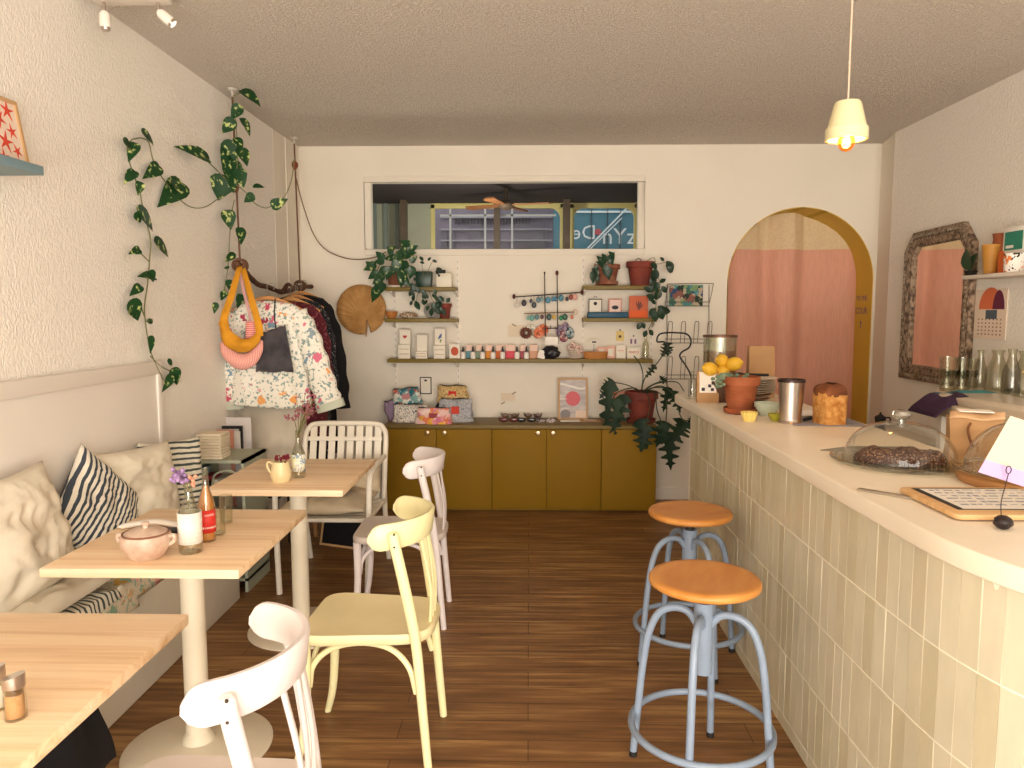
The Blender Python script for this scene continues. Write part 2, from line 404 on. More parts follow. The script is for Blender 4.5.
# window moulding + glass
w = MB()
fw, fo = .05, .010
for (x0, x1, z0, z1) in ((WX0 - fw, WX1 + fw, WZ1, WZ1 + fw), (WX0 - fw, WX1 + fw, WZ0 - fw, WZ0), (WX0 - fw, WX0, WZ0, WZ1), (WX1, WX1 + fw, WZ0, WZ1)):
    w.box(x0, x1, BY - fo, BY + .0, z0, z1)
wf = struct(w, 'window_1', m_wall, bevel=.004)
m_pane = glassmat('window_glass', '#f4f6f6', ior=1.25, tint=.0)
MB().box(WX0, WX1, BY + .012, BY + .018, WZ0, WZ1).build('pane', m_pane, wf)
struct(MB().box(LX + .008, AX0, BY - .014, BY, 0, .09).box(LX + .008, AX0, BY - .02, BY, 0, .012).box(LX + .008, AX0, BY - .018, BY, .06, .07), 'baseboard_back', m_trim)
# front wall of the shop, behind the camera, with its big window opening
w = MB()
w.box(LX, -1.6, FY - .1, FY, 0, CZ); w.box(2.4, RX, FY - .1, FY, 0, CZ); w.box(-1.6, 2.4, FY - .1, FY, 0, .35); w.box(-1.6, 2.4, FY - .1, FY, 2.45, CZ)
struct(w, 'wall_front', m_wall)
m_fr = mat('shopfront_frame', '#E9D680', rough=.5)
w = MB()
for x in (-1.6, -.3, 1.0, 2.35): w.box(x, x + .05, FY - .08, FY - .02, .35, 2.45)
w.box(-1.6, 2.4, FY - .08, FY - .02, .35, .4); w.box(-1.6, 2.4, FY - .08, FY - .02, 2.4, 2.45)
wf2 = struct(w, 'window_2', m_fr)
# wainscot panel over the bench
w = MB(); w.box(LX, LX + .018, FY, 3.57, .45, 1.255)
w.box(LX + .018, LX + .03, FY, 3.57, 1.20, 1.262); w.box(LX + .018, LX + .028, 3.53, 3.57, .45, 1.2)
struct(w, 'trim_5', m_panel, bevel=.004)
# bench
m_plaster = mat('bench_plaster', '#F0E9DA', rough=.85, var=.14, scale=3, bump=.2, bscale=20)
t = thing('wall_bench', 'long built-in cream plaster bench along the left wall under the panel', 'bench', (-1.65, 1.2, 0))
MB().box(LX + .019, -1.51, FY + .05, 3.775, 0, .42).build('body', m_plaster, t, world=True, bevel=.008)
MB().box(LX + .019, -1.49, FY + .05, 3.785, .42, .45).build('seat', mat('bench_seat', '#E9DFCF', rough=.6), t, world=True, bevel=.006)

# ================================================================= BACK ROOM seen through the internal window
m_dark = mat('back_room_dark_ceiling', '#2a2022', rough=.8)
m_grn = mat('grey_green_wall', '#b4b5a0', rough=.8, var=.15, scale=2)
m_brn = mat('brown_post', '#574636', rough=.6)
YB = 9.5
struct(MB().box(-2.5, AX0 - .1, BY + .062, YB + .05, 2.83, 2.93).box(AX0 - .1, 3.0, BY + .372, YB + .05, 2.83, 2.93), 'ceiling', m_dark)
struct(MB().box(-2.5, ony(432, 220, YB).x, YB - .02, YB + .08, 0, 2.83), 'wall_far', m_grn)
w = MB(); 
for a, bb in ((373, 377), (384, 388), (396, 399)): w.box(ony(a, 220, YB).x, ony(bb, 220, YB).x, YB - .05, YB - .021, 0, 2.83)
struct(w, 'trim_6', mat('pale_curtain_strip', '#7e8a84', rough=.8))
struct(MB().box(-2.6, -2.5, BY + .062, YB, 0, 2.83).box(-2.6, LX, BY + .05, BY + .06, 0, 2.83), 'wall_far_left', m_grn)
struct(MB().box(3.0, 3.1, BY + .372, YB, 0, 2.83), 'wall_far_right', m_grn)
m_yf = mat('yellow_window_frame', '#E6D68C', rough=.5)
def far_win(name, px0, px1, r=.12, r0=0):
    x0 = ony(px0, 220, YB).x; x1 = ony(px1, 220, YB).x; w = MB(); z1 = 2.82; z0 = .9; t_ = .05
    w.box(x0, x0 + t_, YB - .03, YB + .03, z0, z1); w.box(x1 - t_, x1, YB - .03, YB + .03, z0, z1)
    w.box(x0, x1, YB - .03, YB + .03, z1 - t_, z1 + .03); w.box(x0, x1, YB - .03, YB + .03, z0, z0 + t_)
    for cx, s in ((x0 + t_, 1), (x1 - t_, -1)):
        rr = r if s == -1 or r0 else 0
        if rr:
            pts = [(cx, z1 - t_), (cx + s * rr, z1 - t_)] + [(cx + s * rr - s * rr * math.sin(a), z1 - t_ - rr + rr * math.cos(a)) for a in [PI / 2 * i / 6 for i in range(7)]]
            w.prism(pts, YB - .03, YB + .03, 'y')
    return struct(w, name, m_yf, bevel=.004)
far_win('window_3', 431, 564); far_win('window_4', 570, 638, r0=1)
w = MB()
for a, bb, yy in ((401, 407, 9.2), (494, 500, 9.2), (563, 570, 9.2)): w.box(ony(a, 220, yy).x, ony(bb, 220, yy).x, yy - .06, yy + .06, 0, 2.83)
struct(w, 'trim_7', m_brn)
struct(MB().box(ony(638, 220, YB).x, 3.0, YB - .02, YB + .05, 0, 2.83).box(ony(432, 220, YB).x, ony(638, 220, YB).x, YB, YB + .05, 0, .9), 'wall_far_low', m_grn)
# white glazing bars
m_wb = mat('white_bar', '#c9cbd0', rough=.5)
w = MB()
for a in (450, 485, 512): w.box(ony(a, 220, YB).x - .012, ony(a, 220, YB).x + .012, YB + .03, YB + .05, .9, 2.8)
z_ = ony(500, 215, YB).z; w.box(ony(440, 220, YB).x, ony(556, 220, YB).x, YB + .03, YB + .05, z_ - .012, z_ + .012)
struct(w, 'trim_8', m_wb)
# ceiling fan
t = thing('ceiling_fan', 'brown ceiling fan seen through the internal window', 'fan', ony(506, 205, 8.3))
MB().ball((0, 0, 0), .09, sc=(1, 1, .6)).cyl((0, 0, 0), (0, 0, 2.83 - t.location.z), .02).build('hub', m_brn, t)
m_blade = mat('fan_blade', '#8c5a34', rough=.5)
for a in (2.6, -.3, 1.2, -1.9):
    M_ = Matrix.Rotation(a, 4, 'Z')
    MB().prism([(.08, -.03), (.5, -.06), (.53, 0), (.5, .06), (.08, .03)], -.008, .008, 'z', M=M_ @ Matrix.Rotation(.15, 4, 'X')).build('blade', m_blade, t)
# building over the street, teal shopfront with mirrored lettering on its window side
YS = 12.5
m_lav = mat('lavender_facade', '#8b8290', rough=.8, var=.25, scale=3)
t = thing('street_building', 'grey lavender building across the street behind the internal window', 'building', (-.3, YS + .5, 0))
bx = lambda a, b_, py0, py1, mb, d0=0, d1=.1: mb.box(ony(a, 220, YS).x, ony(b_, 220, YS).x, YS - d1, YS - d0, ony(500, py1, YS).z, ony(500, py0, YS).z)
w = MB(); w.box(-3, ony(556, 220, YS).x, YS, YS + .6, 0, 5.2); w.build('wall', m_lav, t, world=True)
for a, b_, p0, p1 in ((441, 447, 232, 248), (450, 455, 232, 248), (469, 482, 222, 240), (515, 545, 222, 248)):
    bx(a, b_, p0, p1, MB(), .0, .03).build('window', mat('facade_glass', '#6b6470', rough=.3), t, world=True)
for p in (217, 229, 240):
    bx(441, 552, p, p + 1.6, MB(), 0, .08).build('ledge', mat('facade_ledge', '#a09ba6', rough=.7), t, world=True)
w = MB()
for k in range(24):
    a = 455 + k * 3.2; bx(a, a + 1.3, 219, 224, w, 0, .06)
w.build('frieze', mat('facade_dark', '#4e4854', rough=.8), t, world=True)
YT = 11.5
m_teal = mat('teal_shopfront', '#3d7486', rough=.55)
t = thing('teal_shopfront', 'teal painted shopfront with white lettering seen through the internal window', 'shopfront', (ony(600, 220, YT).x, YT, 0))
w = MB(); w.box(ony(554, 220, YT).x, ony(660, 220, YT).x, YT, YT + .3, 0, 4.4); w.build('board', m_teal, t, world=True)
m_wh = mat('white_letters', '#d3dde0', rough=.6)
text_obj('lettering', 'zYn', .40, m_wh, t, M=face_M(ony(621, 236, YT - .01), (1, 0, 0), (0, 0, 1)) @ Matrix.Scale(1, 4)).name = 'lettering'
text_obj('lettering', 'sYn', .30, m_wh, t, mirror=True, M=face_M(ony(621, 236, YT - .012), (1, 0, 0), (0, 0, 1))) if False else None
for o_ in list(t.children):
    if o_.name.startswith('lettering'): bpy.data.objects.remove(o_)
text_obj('lettering', 'nYz', .34, m_wh, t, mirror=False, M=face_M(ony(619, 237, YT - .01), (1, 0, 0), (0, 0, 1)))
text_obj('lettering', 'De', .30, m_wh, t, mirror=True, M=face_M(ony(584, 233, YT - .01), (1, 0, 0), (0, 0, 1)))
MB().ball(ony(598, 232, YT - .01), .05, sc=(1, .2, 1)).build('red_dot', mat('red_dot', '#b04a54'), t, world=True)
bx2 = lambda a, b_, p0, p1: MB().box(ony(a, 220, YT).x, ony(b_, 220, YT).x, YT - .03, YT, ony(600, p1, YT).z, ony(600, p0, YT).z)
bx2(575, 634, 211, 213).build('rail', m_wh, t, world=True)
for a in (591, 607, 620): bx2(a, a + .8, 203, 249).build('joint', mat('teal_joint', '#1f3f4c'), t, world=True)
MB().tube([ony(587, 249, YT - .1), ony(632, 203, YT - .1)], .012, 8).build('diagonal_bar', m_wh, t, world=True)
MB().tube([ony(590, 249, YT - .1), ony(622, 218, YT - .1)], .009, 8).build('diagonal_bar', m_wh, t, world=True)
struct(MB().box(-8, 10, 9.7, 14, -.3, -.12), 'ground', mat('street_asphalt', '#77767a', rough=.9))

# ================================================================= CURTAIN
m_pink = mat('pink_linen', '#E6AA92', rough=.9, var=.10, scale=90, stretch=(1, 1, .1), sheen=.2)
m_cream = mat('cream_linen', '#E6CDA6', rough=.9, var=.1, scale=60)
YC = 6.26; zb = ony(790, 252, YC).z; zt = 2.31
def cur(u, v):
    x = AX0 - .10 + u * (AX1 - AX0 + .16); z = .02 + v * (zt - .02)
    a = x * 14 + .9 * math.sin(x * 6.1)
    amp = .030 + .026 * (1 - v * .55)
    y = YC + amp * math.sin(a) + .010 * math.sin(a * 2.3 + 1 + v * 2) * (1 - .4 * v) + .006 * math.sin(x * 90 + z * 6) * max(0, (v - .85)) * 6
    return (x + .008 * math.sin(z * 3 + x * 9), y, z)
NV = 60; w = MB(); w.grid(cur, 150, NV)
for i, f in enumerate(w.f):
    zc = sum(w.v[k][2] for k in f) / 4
    w.mi[i] = 1 if zc > zb else 0
t = thing('door_curtain', 'dusty pink linen curtain with a cream top band hanging in the yellow arch', 'curtain', (ACX, YC, 0))
w.build('cloth', [m_pink, m_cream], t, world=True, solid=.002, ang=80)
MB().cyl((AX0 - .05, YC + .02, 2.325), (AX1 + .05, YC + .02, 2.325), .008).build('curtain_rod', mat('dark_rod', '#5b2f2a', rough=.5), t, world=True)
# ================================================================= BENTWOOD CHAIRS
def make_chair(name, label, m, mseat):
    """front of the chair is local +x, origin on the floor under the seat"""
    t = thing(name, label, 'chair')
    # seat: rounded trapezoid, slightly dished
    pts = []
    def seat_outline(k):
        P = [(.205, .17), (.205, -.17), (-.175, -.165), (-.19, 0), (-.175, .165)]
        o = []
        c = [(.215, .20), (.215, -.20), (-.222, -.160), (-.222, .160)]
        r = [.09, .09, .10, .10]
        q = []
        n = len(c)
        for i in range(n):
            p = Vector(c[i]); a = (Vector(c[i - 1]) - p).normalized(); b_ = (Vector(c[(i + 1) % n]) - p).normalized()
            for s_ in range(7):
                t_ = s_ / 6; A = p + a * r[i]; B = p + b_ * r[i]
                v = A * (1 - t_) ** 2 + p * 2 * t_ * (1 - t_) + B * t_ * t_
                q.append((v.x * k, v.y * k))
        return q
    o1 = seat_outline(1); w = MB(); n = len(o1)
    rings = [(.97, .425), (1.0, .432), (1.0, .452), (.975, .460), (.9, .4585), (.6, .452), (.2, .4495)]
    vs = []; fs = []
    for k, z in rings: vs += [(x * k, y * k, z) for x, y in o1]
    for j in range(len(rings) - 1):
        for i in range(n): fs.append((j * n + i, j * n + (i + 1) % n, (j + 1) * n + (i + 1) % n, (j + 1) * n + i))
    fs.append(tuple(range(n))); fs.append(tuple(range((len(rings) - 1) * n, len(rings) * n)))
    w.add(vs, fs); w.build('seat', mseat, t, ang=50)
    # crest: deep curved band with rounded ends
    def crest(u, v):
        a = math.radians(100 + 160 * u); rr = .205
        e = abs(u - .5) * 2
        hh = .043 * (1 if e < .84 else math.sqrt(max(0, 1 - ((e - .84) / .165) ** 2)))
        return a, rr, hh
    w = MB(); NU = 44; cs = [(-1, -1), (-1, -.6), (-1, .6), (-1, 1), (1, 1), (1, .6), (1, -.6), (1, -1)]
    vs = []; fs = []
    for i in range(NU):
        u = i / (NU - 1); a, rr, hh = crest(u, 0)
        for sx, sz in ((-1, -.85), (-1, .85), (-.5, 1), (.5, 1), (1, .85), (1, -.85), (.5, -1), (-.5, -1)):
            r2 = rr + sx * .010
            tilt = .005 * sz
            vs.append((-.0 + (r2 + tilt) * math.cos(a) * .98, (r2) * math.sin(a) * .98, 0.785 + sz * hh + .008 * (1 - abs(u - .5) * 2)))
    for i in range(NU - 1):
        for j in range(8): fs.append((i * 8 + j, i * 8 + (j + 1) % 8, (i + 1) * 8 + (j + 1) % 8, (i + 1) * 8 + j))
    fs.append(tuple(range(8))); fs.append(tuple(range((NU - 1) * 8, NU * 8)))
    w.add(vs, fs).build('backrest', m, t, ang=50)
    m_screw = mat('dark_screw', '#4d4238', rough=.4, metal=.6)
    for s in (-1, 1):
        P = spline([(-.215, s * .172, 0), (-.198, s * .170, .2), (-.178, s * .172, .44), (-.150, s * .190, .62), (-.122, s * .196, .76), (-.115, s * .197, .806)], 5)
        R = [.0135 + .0045 * min(1, i / 12) for i in range(len(P))]; R[-1] = .012
        lg = MB().tube(P, R, 12).build('leg', m, t)
        for zz in (.765, .805): MB().ball((-.122, s * .2125, zz), .004, 8, 6).build('screw', m_screw, lg)
        P = spline([(.225, s * .180, 0), (.200, s * .168, .10), (.188, s * .165, .25), (.188, s * .165, .43)], 5)
        R = [.012 + .008 * i / len(P) for i in range(len(P))]
        MB().tube(P, R, 12).build('leg', m, t)
        # arched braces under the seat
        MB().tube(spline([(.186, s * .152, .26), (.165, s * .145, .345), (.10, s * .14, .40), (.0, s * .138, .418), (-.09, s * .14, .40), (-.150, s * .15, .345), (-.176, s * .158, .26)], 5), .010, 8).build('brace', m, t)
    MB().tube(spline([(.178, -.155, .27), (.172, -.13, .35), (.165, -.06, .405), (.165, .06, .405), (.172, .13, .35), (.178, .155, .27)], 5), .009, 8).build('brace', m, t)
    for y in (-.052, 0, .052):
        x1 = -.0 - math.sqrt(.2 ** 2 - (y * 1.3) ** 2) * .98
        MB().tube(spline([(-.205, y * .9, .445), (-.208, y, .58), (x1 + .006, y * 1.3, .76)], 5), .0115, 8, flat=.5, up=(0, 1, 0)).build('slat', m, t)
    return t
m_wchair = mat('white_chair_paint', '#EDE3E2', rough=.35, var=.05, scale=6)
m_wseat = mat('shaded_white_seat', '#DDD0C6', rough=.45, var=.08, scale=5)  # white paint greyed: the seat's shade is mixed into its colour
m_ychair = mat('butter_yellow_paint', '#F7EFBC', rough=.35, var=.04, scale=7)
m_yseat = mat('butter_yellow_seat', '#F5E6B6', rough=.4, var=.07, scale=5)
yc = make_chair('bentwood_chair', 'butter yellow bentwood chair beside the middle pine table', m_ychair, m_yseat)
place(yc, (-.535, 2.49, 0), PI - .03)
wc = make_chair('bentwood_chair', 'white bentwood chair beside the farthest pine table', m_wchair, m_wseat)
place(wc, (-.620, 3.58, 0), PI + .03)
wc.scale = (1, 1, .978)
wn = copy_tree(wc); wn.scale = (1, 1, 1)
place(wn, (-.672, 1.475, 0), PI + .05, 'white bentwood chair at the nearest table, cropped by the bottom of the photo')

# ================================================================= PINE TABLES
m_pine = woodmat('pine_top', '#FBE3C4', '#F3D2AB', '#D9AC7C', axis=0, scale=20, stretch=.03, rough=.5, bump=.05)
m_post = mat('cream_powder_coat', '#EADFC9', rough=.45)
def make_table(label):
    t = thing('cafe_table', label, 'table', group=None)
    w = MB(); 
    for i in range(5):
        pass
    w.box(-.295, .295, -.335, .335, .722, .75)
    w.build('tabletop', m_pine, t, bevel=.004)
    MB().cyl((0, 0, .02), (0, 0, .712), .039, n=24).build('post', m_post, t)
    MB().lathe([(.245, 0), (.245, .006), (.235, .011), (.12, .020), (.055, .030), (.045, .05), (.039, .06)], n=48).build('base', m_post, t, ang=50)
    MB().box(-.16, .16, -.16, .16, .708, .722).build('mounting_plate', m_post, t)
    return t
t1 = make_table('pine café table farthest from the camera holding a cream jug and a water bottle')
place(t1, (-1.075, 3.41, 0))
t2 = place(copy_tree(t1), (-1.138, 2.435, 0), 0, 'middle pine café table holding a lidded stoneware pot and bottles')
t3 = place(copy_tree(t1), (-1.140, 1.45, 0), 0, 'nearest pine café table with two shakers, in the bottom left corner')

# ================================================================= BAR STOOLS
m_steel = mat('blue_grey_enamel', '#8E9DB2', rough=.35, var=.12, scale=14)
m_stwood = mat('orange_stool_wood', '#D8974F', rough=.35, col2='#C8813A', scale=5, stretch=(1, 3, 1))
m_blk = mat('black_rubber', '#201d1c', rough=.6)
def make_stool(label):
    t = thing('bar_stool', label, 'stool', group=None)
    MB().lathe([(.02, .628), (.165, .630), (.175, .637), (.176, .648), (.170, .656), (.15, .6575), (.08, .652), (.005, .650)], n=48).build('seat', m_stwood, t, ang=50)
    MB().lathe([(.05, .622), (.05, .628), (.018, .628), (.018, .57)], n=24).build('seat_plate', m_blk, t)
    MB().cyl((0, 0, .34), (0, 0, .575), .031, n=24).build('centre_tube', m_steel, t)
    MB().cyl((0, 0, .34), (0, 0, .62), .013, n=12).build('spindle', m_blk, t)
    for k in range(4):
        M_ = Matrix.Rotation(PI / 2 * k, 4, 'Z')
        P = spline([(.022, 0, .50), (.052, 0, .535), (.098, 0, .540), (.145, 0, .512), (.176, 0, .44), (.194, 0, .33), (.207, 0, .19), (.222, 0, .012)], 6)
        lg = MB().tube(P, .0125, 12, M=M_).build('leg', m_steel, t)
        MB().cyl((.222, 0, 0), (.2215, 0, .018), .0135, M=M_, n=12).build('foot_cap', m_blk, lg)
    MB().tube([(.224 * math.cos(a), .224 * math.sin(a), .155) for a in [2 * PI * i / 48 for i in range(48)]], .0115, 10, closed=True).build('foot_ring', m_steel, t)
    return t
s1 = make_stool('nearer blue-grey bar stool with a round orange wooden seat'); place(s1, (.562, 2.335, 0), math.radians(68))
s2 = place(copy_tree(s1), (.688, 3.14, 0), math.radians(18), 'farther blue-grey bar stool, behind the nearer one along the counter')

# ================================================================= COUNTER
m_slab = mat('microcement_slab', '#F7EAD6', rough=.38, var=.07, scale=3)
front = [(1.06, 4.62), (.905, 4.56), (.876, 4.45), (.885, 4.2), (.897, 3.5), (.899, 2.8), (.901, 2.25), (.905, 1.9), (.913, 1.65), (.938, 1.52), (.975, 1.42), (1.04, 1.29), (1.14, 1.17), (1.30, 1.05), (1.5, .98)]
fs_ = [tuple(v)[:2] for v in spline([(x, y, 0) for x, y in front], 6)]
cnt = thing('bar_counter', 'long bar counter clad in narrow beige glazed tiles with a pale stone-like top', 'counter', (1.2, 2.9, 0))
top = fs_ + [(1.5, .98), (1.5, 4.62)]
MB().prism(top[:-2] + [(1.50, .98), (1.50, 4.62)], .948, 1.0, 'z').build('worktop', m_slab, cnt, world=True, bevel=.006, seg=3)
# tile base line, inset from the slab
tl = [(1.04, 4.29), (.926, 4.25), (.917, 4.1), (.918, 3.5), (.920, 2.8), (.922, 2.25), (.930, 1.9), (.942, 1.68), (.968, 1.54), (1.0, 1.45), (1.06, 1.33), (1.16, 1.21), (1.31, 1.10), (1.48, 1.04)]
m_grout = mat('pale_grout', '#FBF3E0', rough=.8)
MB().prism([tuple(v)[:2] for v in spline([(x + .0004, y, 0) for x, y in tl], 16)] + [(1.45, 1.06), (1.45, 4.28)], 0, .948, 'z').build('body', m_grout, cnt, world=True)
sh = [mat('tile_glaze_%d' % i, c, rough=.30, var=.08, scale=18, stretch=(1, 1, .3), bump=.05, bscale=12) for i, c in enumerate(('#D8CFB4', '#DDD5BC', '#D0C6A8', '#DAD2B9', '#D4CAAF'))]
path = spline([(x, y, 0) for x, y in tl], 16)
# resample by length
L = [0]
for a, b_ in zip(path, path[1:]): L.append(L[-1] + (b_ - a).length)
def at_len(s):
    for i in range(len(L) - 1):
        if L[i + 1] >= s:
            t_ = (s - L[i]) / max(1e-9, L[i + 1] - L[i]); return path[i].lerp(path[i + 1], t_)
    return path[-1]
w = MB(); TW = .0575; s = 0; rnd = random.Random(3)
while s + TW < L[-1]:
    a = at_len(s + .0014); b_ = at_len(s + TW - .0014); d = (b_ - a); nn = Vector((-d.y, d.x, 0)).normalized()
    if nn.x > 0 and abs(nn.x) > .3: nn = -nn
    nn = Vector((d.y, -d.x, 0)).normalized()  # outward
    for (z0, z1) in ((.002, .047), (.0515, .2755), (.2795, .5055), (.5095, .7265), (.7305, .947)):
        w.m(rnd.randrange(5)); jit = rnd.uniform(-.0004, .0004); tz = rnd.uniform(-.001, .001)
        A = a + nn * (.0009 + jit); B = b_ + nn * (.0009 - jit)
        vs = [a, b_, B, A]
        w.add([(p.x, p.y, z0) for p in (a, b_)] + [(B.x, B.y, z0 + .001), (A.x, A.y, z0 + .001)] + [(p.x, p.y, z1) for p in (a, b_)] + [(B.x + tz, B.y, z1 - .001), (A.x + tz, A.y, z1 - .001)],
              [(3, 2, 6, 7), (0, 3, 7, 4), (1, 5, 6, 2), (4, 7, 6, 5), (0, 1, 2, 3)])
    s += TW
w.build('tiles', sh, cnt, world=True, smooth=False)
MB().box(1.06, 1.449, 4.28, 4.30, 0, .945).build('end_panel', m_wall, cnt, world=True)

# ================================================================= SLATTED ARMCHAIR
m_garden = mat('cream_white_metal', '#F2EADB', rough=.4)
t = thing('slatted_armchair', 'cream-white slatted metal armchair with a beige cushion behind the far table', 'chair', (-1.09, 4.10, 0), 0)
# local: front = -y
fr = lambda s: [(s * .235, -.26, 0), (s * .245, -.25, .3), (s * .25, -.24, .56), (s * .25, -.19, .635), (s * .25, -.05, .65), (s * .245, .20, .655)]
for s in (-1, 1):
    MB().tube(spline(fr(s), 6), .0155, 12).build('arm_and_front_leg', m_garden, t)
    MB().tube(spline([(s * .24, .33, 0), (s * .24, .24, .30), (s * .24, .22, .45)], 6), .0155, 12).build('rear_leg', m_garden, t)
P = [(-.24, .20, .40), (-.24, .25, .60), (-.24, .295, .75), (-.225, .308, .80), (-.18, .315, .828), (0, .317, .832), (.18, .315, .828), (.225, .308, .80), (.24, .295, .75), (.24, .25, .60), (.24, .20, .40)]
MB().tube(spline(P, 6), .0155, 12).build('back_frame', m_garden, t)
for k in range(8):
    x = -.193 + k * .0551
    MB().box(-.0195, .0195, -.004, .004, 0, .445, M=Matrix.Translation((x, .205, .385)) @ Matrix.Rotation(math.radians(-14.5), 4, 'X')).build('back_slat', m_garden, t)
MB().box(-.22, .22, -.006, .006, -.012, .012, M=Matrix.Translation((0, .282, .745)) @ Matrix.Rotation(math.radians(-14), 4, 'X')).build('back_rail', m_garden, t)
for s in (-1, 1): MB().tube([(s * .24, -.25, .40), (s * .24, .22, .385)], .012, 10).build('seat_rail', m_garden, t)
w = MB()
for k in range(9):
    y = -.25 + k * .053; w.box(-.235, .235, y, y + .04, .395, .405)
w.build('seat', m_garden, t)
MB().tube([(-.24, -.25, .40), (.24, -.25, .40)], .012, 10).build('front_rail', m_garden, t)
def pillow_fn(wd, h, th, pinch=.10, wr=.012, seed=0):
    def mk(sg):
        def fn(u, v):
            a = 2 * u - 1; b_ = 2 * v - 1
            px = a * (1 - pinch * (b_ * b_) * (a * a) * .0 - .06 * (1 - b_ * b_) * abs(a) ** 3); pz = b_ * (1 - .06 * (1 - a * a) * abs(b_) ** 3)
            e = max(0, (1 - abs(a) ** 2.6)) ** .55 * max(0, (1 - abs(b_) ** 2.6)) ** .55
            q = Vector((a * 2.2 + seed, b_ * 2.2, sg))
            nz_ = noise.noise(q) * wr * 1.6 + wr * .9 * (1 - abs(noise.noise(q * 2.2)) * 2.5) * e
            return (px * wd / 2, sg * (th / 2 * e + nz_ * min(1, e * 2)), pz * h / 2)
        return fn
    return mk
def pillow(name, label, cat, m, wd, h, th, loc, rot, group=None, parent=None, wr=.012, seed=0, n=34, sub=0):
    w = MB(); f = pillow_fn(wd, h, th, wr=wr, seed=seed); w.grid(f(1), n, n); w.grid(f(-1), n, n)
    o = w.build(name, m, parent, ang=180, sub=sub)
    o.location = loc; o.rotation_euler = rot
    if not parent: tag(o, label, cat, group)
    return o
m_seatc = mat('beige_canvas', '#D9C7AA', rough=.9, var=.12, scale=12, bump=.3, bscale=25)
pillow('seat_cushion', 'plump beige canvas cushion on the seat of the slatted armchair', 'cushion', m_seatc, .46, .50, .10, (-1.09, 4.07, .458), (PI / 2, 0, 0), seed=4, wr=.006)
pillow('back_cushion', 'small beige cushion standing at the right side of the slatted armchair', 'cushion', m_seatc, .24, .20, .08, (-.97, 4.22, .56), (-.25, 0, .15), seed=9, wr=.006)
# ================================================================= ON THE COUNTER
ZC = 1.0
def S(p): return ((-p.x * math.sin(YAW) + p.y * math.cos(YAW)) * math.cos(PITCH) - (p.z - H) * math.sin(PITCH)) / F   # metres per pixel near p
m_terra = mat('terracotta', '#A95E38', rough=.7, col2='#8A4626', scale=9)
m_terra2 = mat('dark_terracotta', '#8A3F30', rough=.75, col2='#6e3028', scale=9)
m_leaf = mat('leaf_green', '#2f4a2c', rough=.4, col2='#1f3a22', scale=9)
m_leafv = mat('variegated_leaf', '#2c5228', rough=.4, col2='#cfd07e', scale=26, ramp=(.52, .60), stretch=(1, 1, 1))
m_leafd = mat('deep_green_leaf', '#20402a', rough=.38, col2='#183020', scale=6)
m_stem = mat('plant_stem', '#6e6a3c', rough=.6)
m_soil = mat('potting_soil', '#3a2a20', rough=.95, bump=.4, bscale=80)
m_glass = glassmat('clear_glass', '#fbfcf9', tint=.06)
m_glassg = glassmat('greenish_glass', '#f3f5ee', tint=.08)
m_kraft = mat('kraft_paper', '#BF9468', rough=.85, var=.1, scale=10)
m_paper = mat('white_paper', '#F6EFE6', rough=.8)
m_ink = mat('dark_ink', '#3d3a44', rough=.8)
m_black = mat('black_paint', '#1c1a1c', rough=.5)
m_chrome = mat('brushed_steel', '#C9BDB4', rough=.28, metal=1, var=.1, scale=30, stretch=(1, 1, .2))
POT = [(.62, 0), (.66, .02), (.86, .74), (.87, .75), (1.0, .76), (1.0, .985), (.985, 1.0), (.90, 1.0), (.88, .9), (.02, .88)]
def pot(name, label, loc, r, h, m, cat='plant pot', group=None, saucer=False, soil=True):
    t = thing(name, label, cat, loc, 0, group)
    z0 = .012 if saucer else 0
    MB().lathe([(a * r, z0 + b_ * (h - z0)) for a, b_ in POT], n=32).build('pot', m, t, ang=35)
    if saucer: MB().lathe([(.72 * r, 0), (.84 * r, .004), (.88 * r, .028), (.84 * r, .028), (.78 * r, .011), (.01, .011)], n=32).build('saucer', m, t, ang=35)
    if soil: MB().lathe([(.86 * r, h * .88), (.4 * r, h * .92), (.01, h * .93)], n=20).build('soil', m_soil, t)
    return t
def leaf_mesh(w, base, d, up, L, W, droop=.25, kind='heart'):
    """one leaf added to w: from base, growing along d, surface normal near up"""
    d = Vector(d).normalized(); up = Vector(up); s = d.cross(up)
    s = s.normalized() if s.length > 1e-4 else Vector((1, 0, 0)); n_ = s.cross(d).normalized()
    if kind == 'heart': out = [(-.10, .0), (-.16, .18), (-.10, .36), (.05, .48), (.25, .50), (.5, .38), (.75, .2), (1.0, 0)]
    elif kind == 'oval': out = [(0, 0), (.1, .2), (.3, .42), (.5, .47), (.7, .38), (.88, .2), (1, 0)]
    elif kind == 'lobed': out = [(-.05, 0), (-.02, .30), (.12, .62), (.17, .30), (.28, .20), (.34, .66), (.40, .64), (.44, .22), (.52, .17), (.60, .56), (.65, .50), (.68, .17), (.75, .13), (.83, .34), (.87, .13), (1.05, 0)]
    vs = []; k = len(out)
    for (u, q) in out:
        for sg in (0, 1, -1):
            x = u * L; y = sg * q * W
            z = -droop * L * max(0, u) ** 2 + abs(sg) * q * W * .25
            if u < 0: z += .0
            vs.append(Vector(base) + d * x + s * y + n_ * z)
    fs = []
    for i in range(k - 1):
        a = i * 3; b_ = a + 3
        fs.append((a, b_, b_ + 1, a + 1)); fs.append((a, a + 2, b_ + 2, b_))
    w.add(vs, fs)
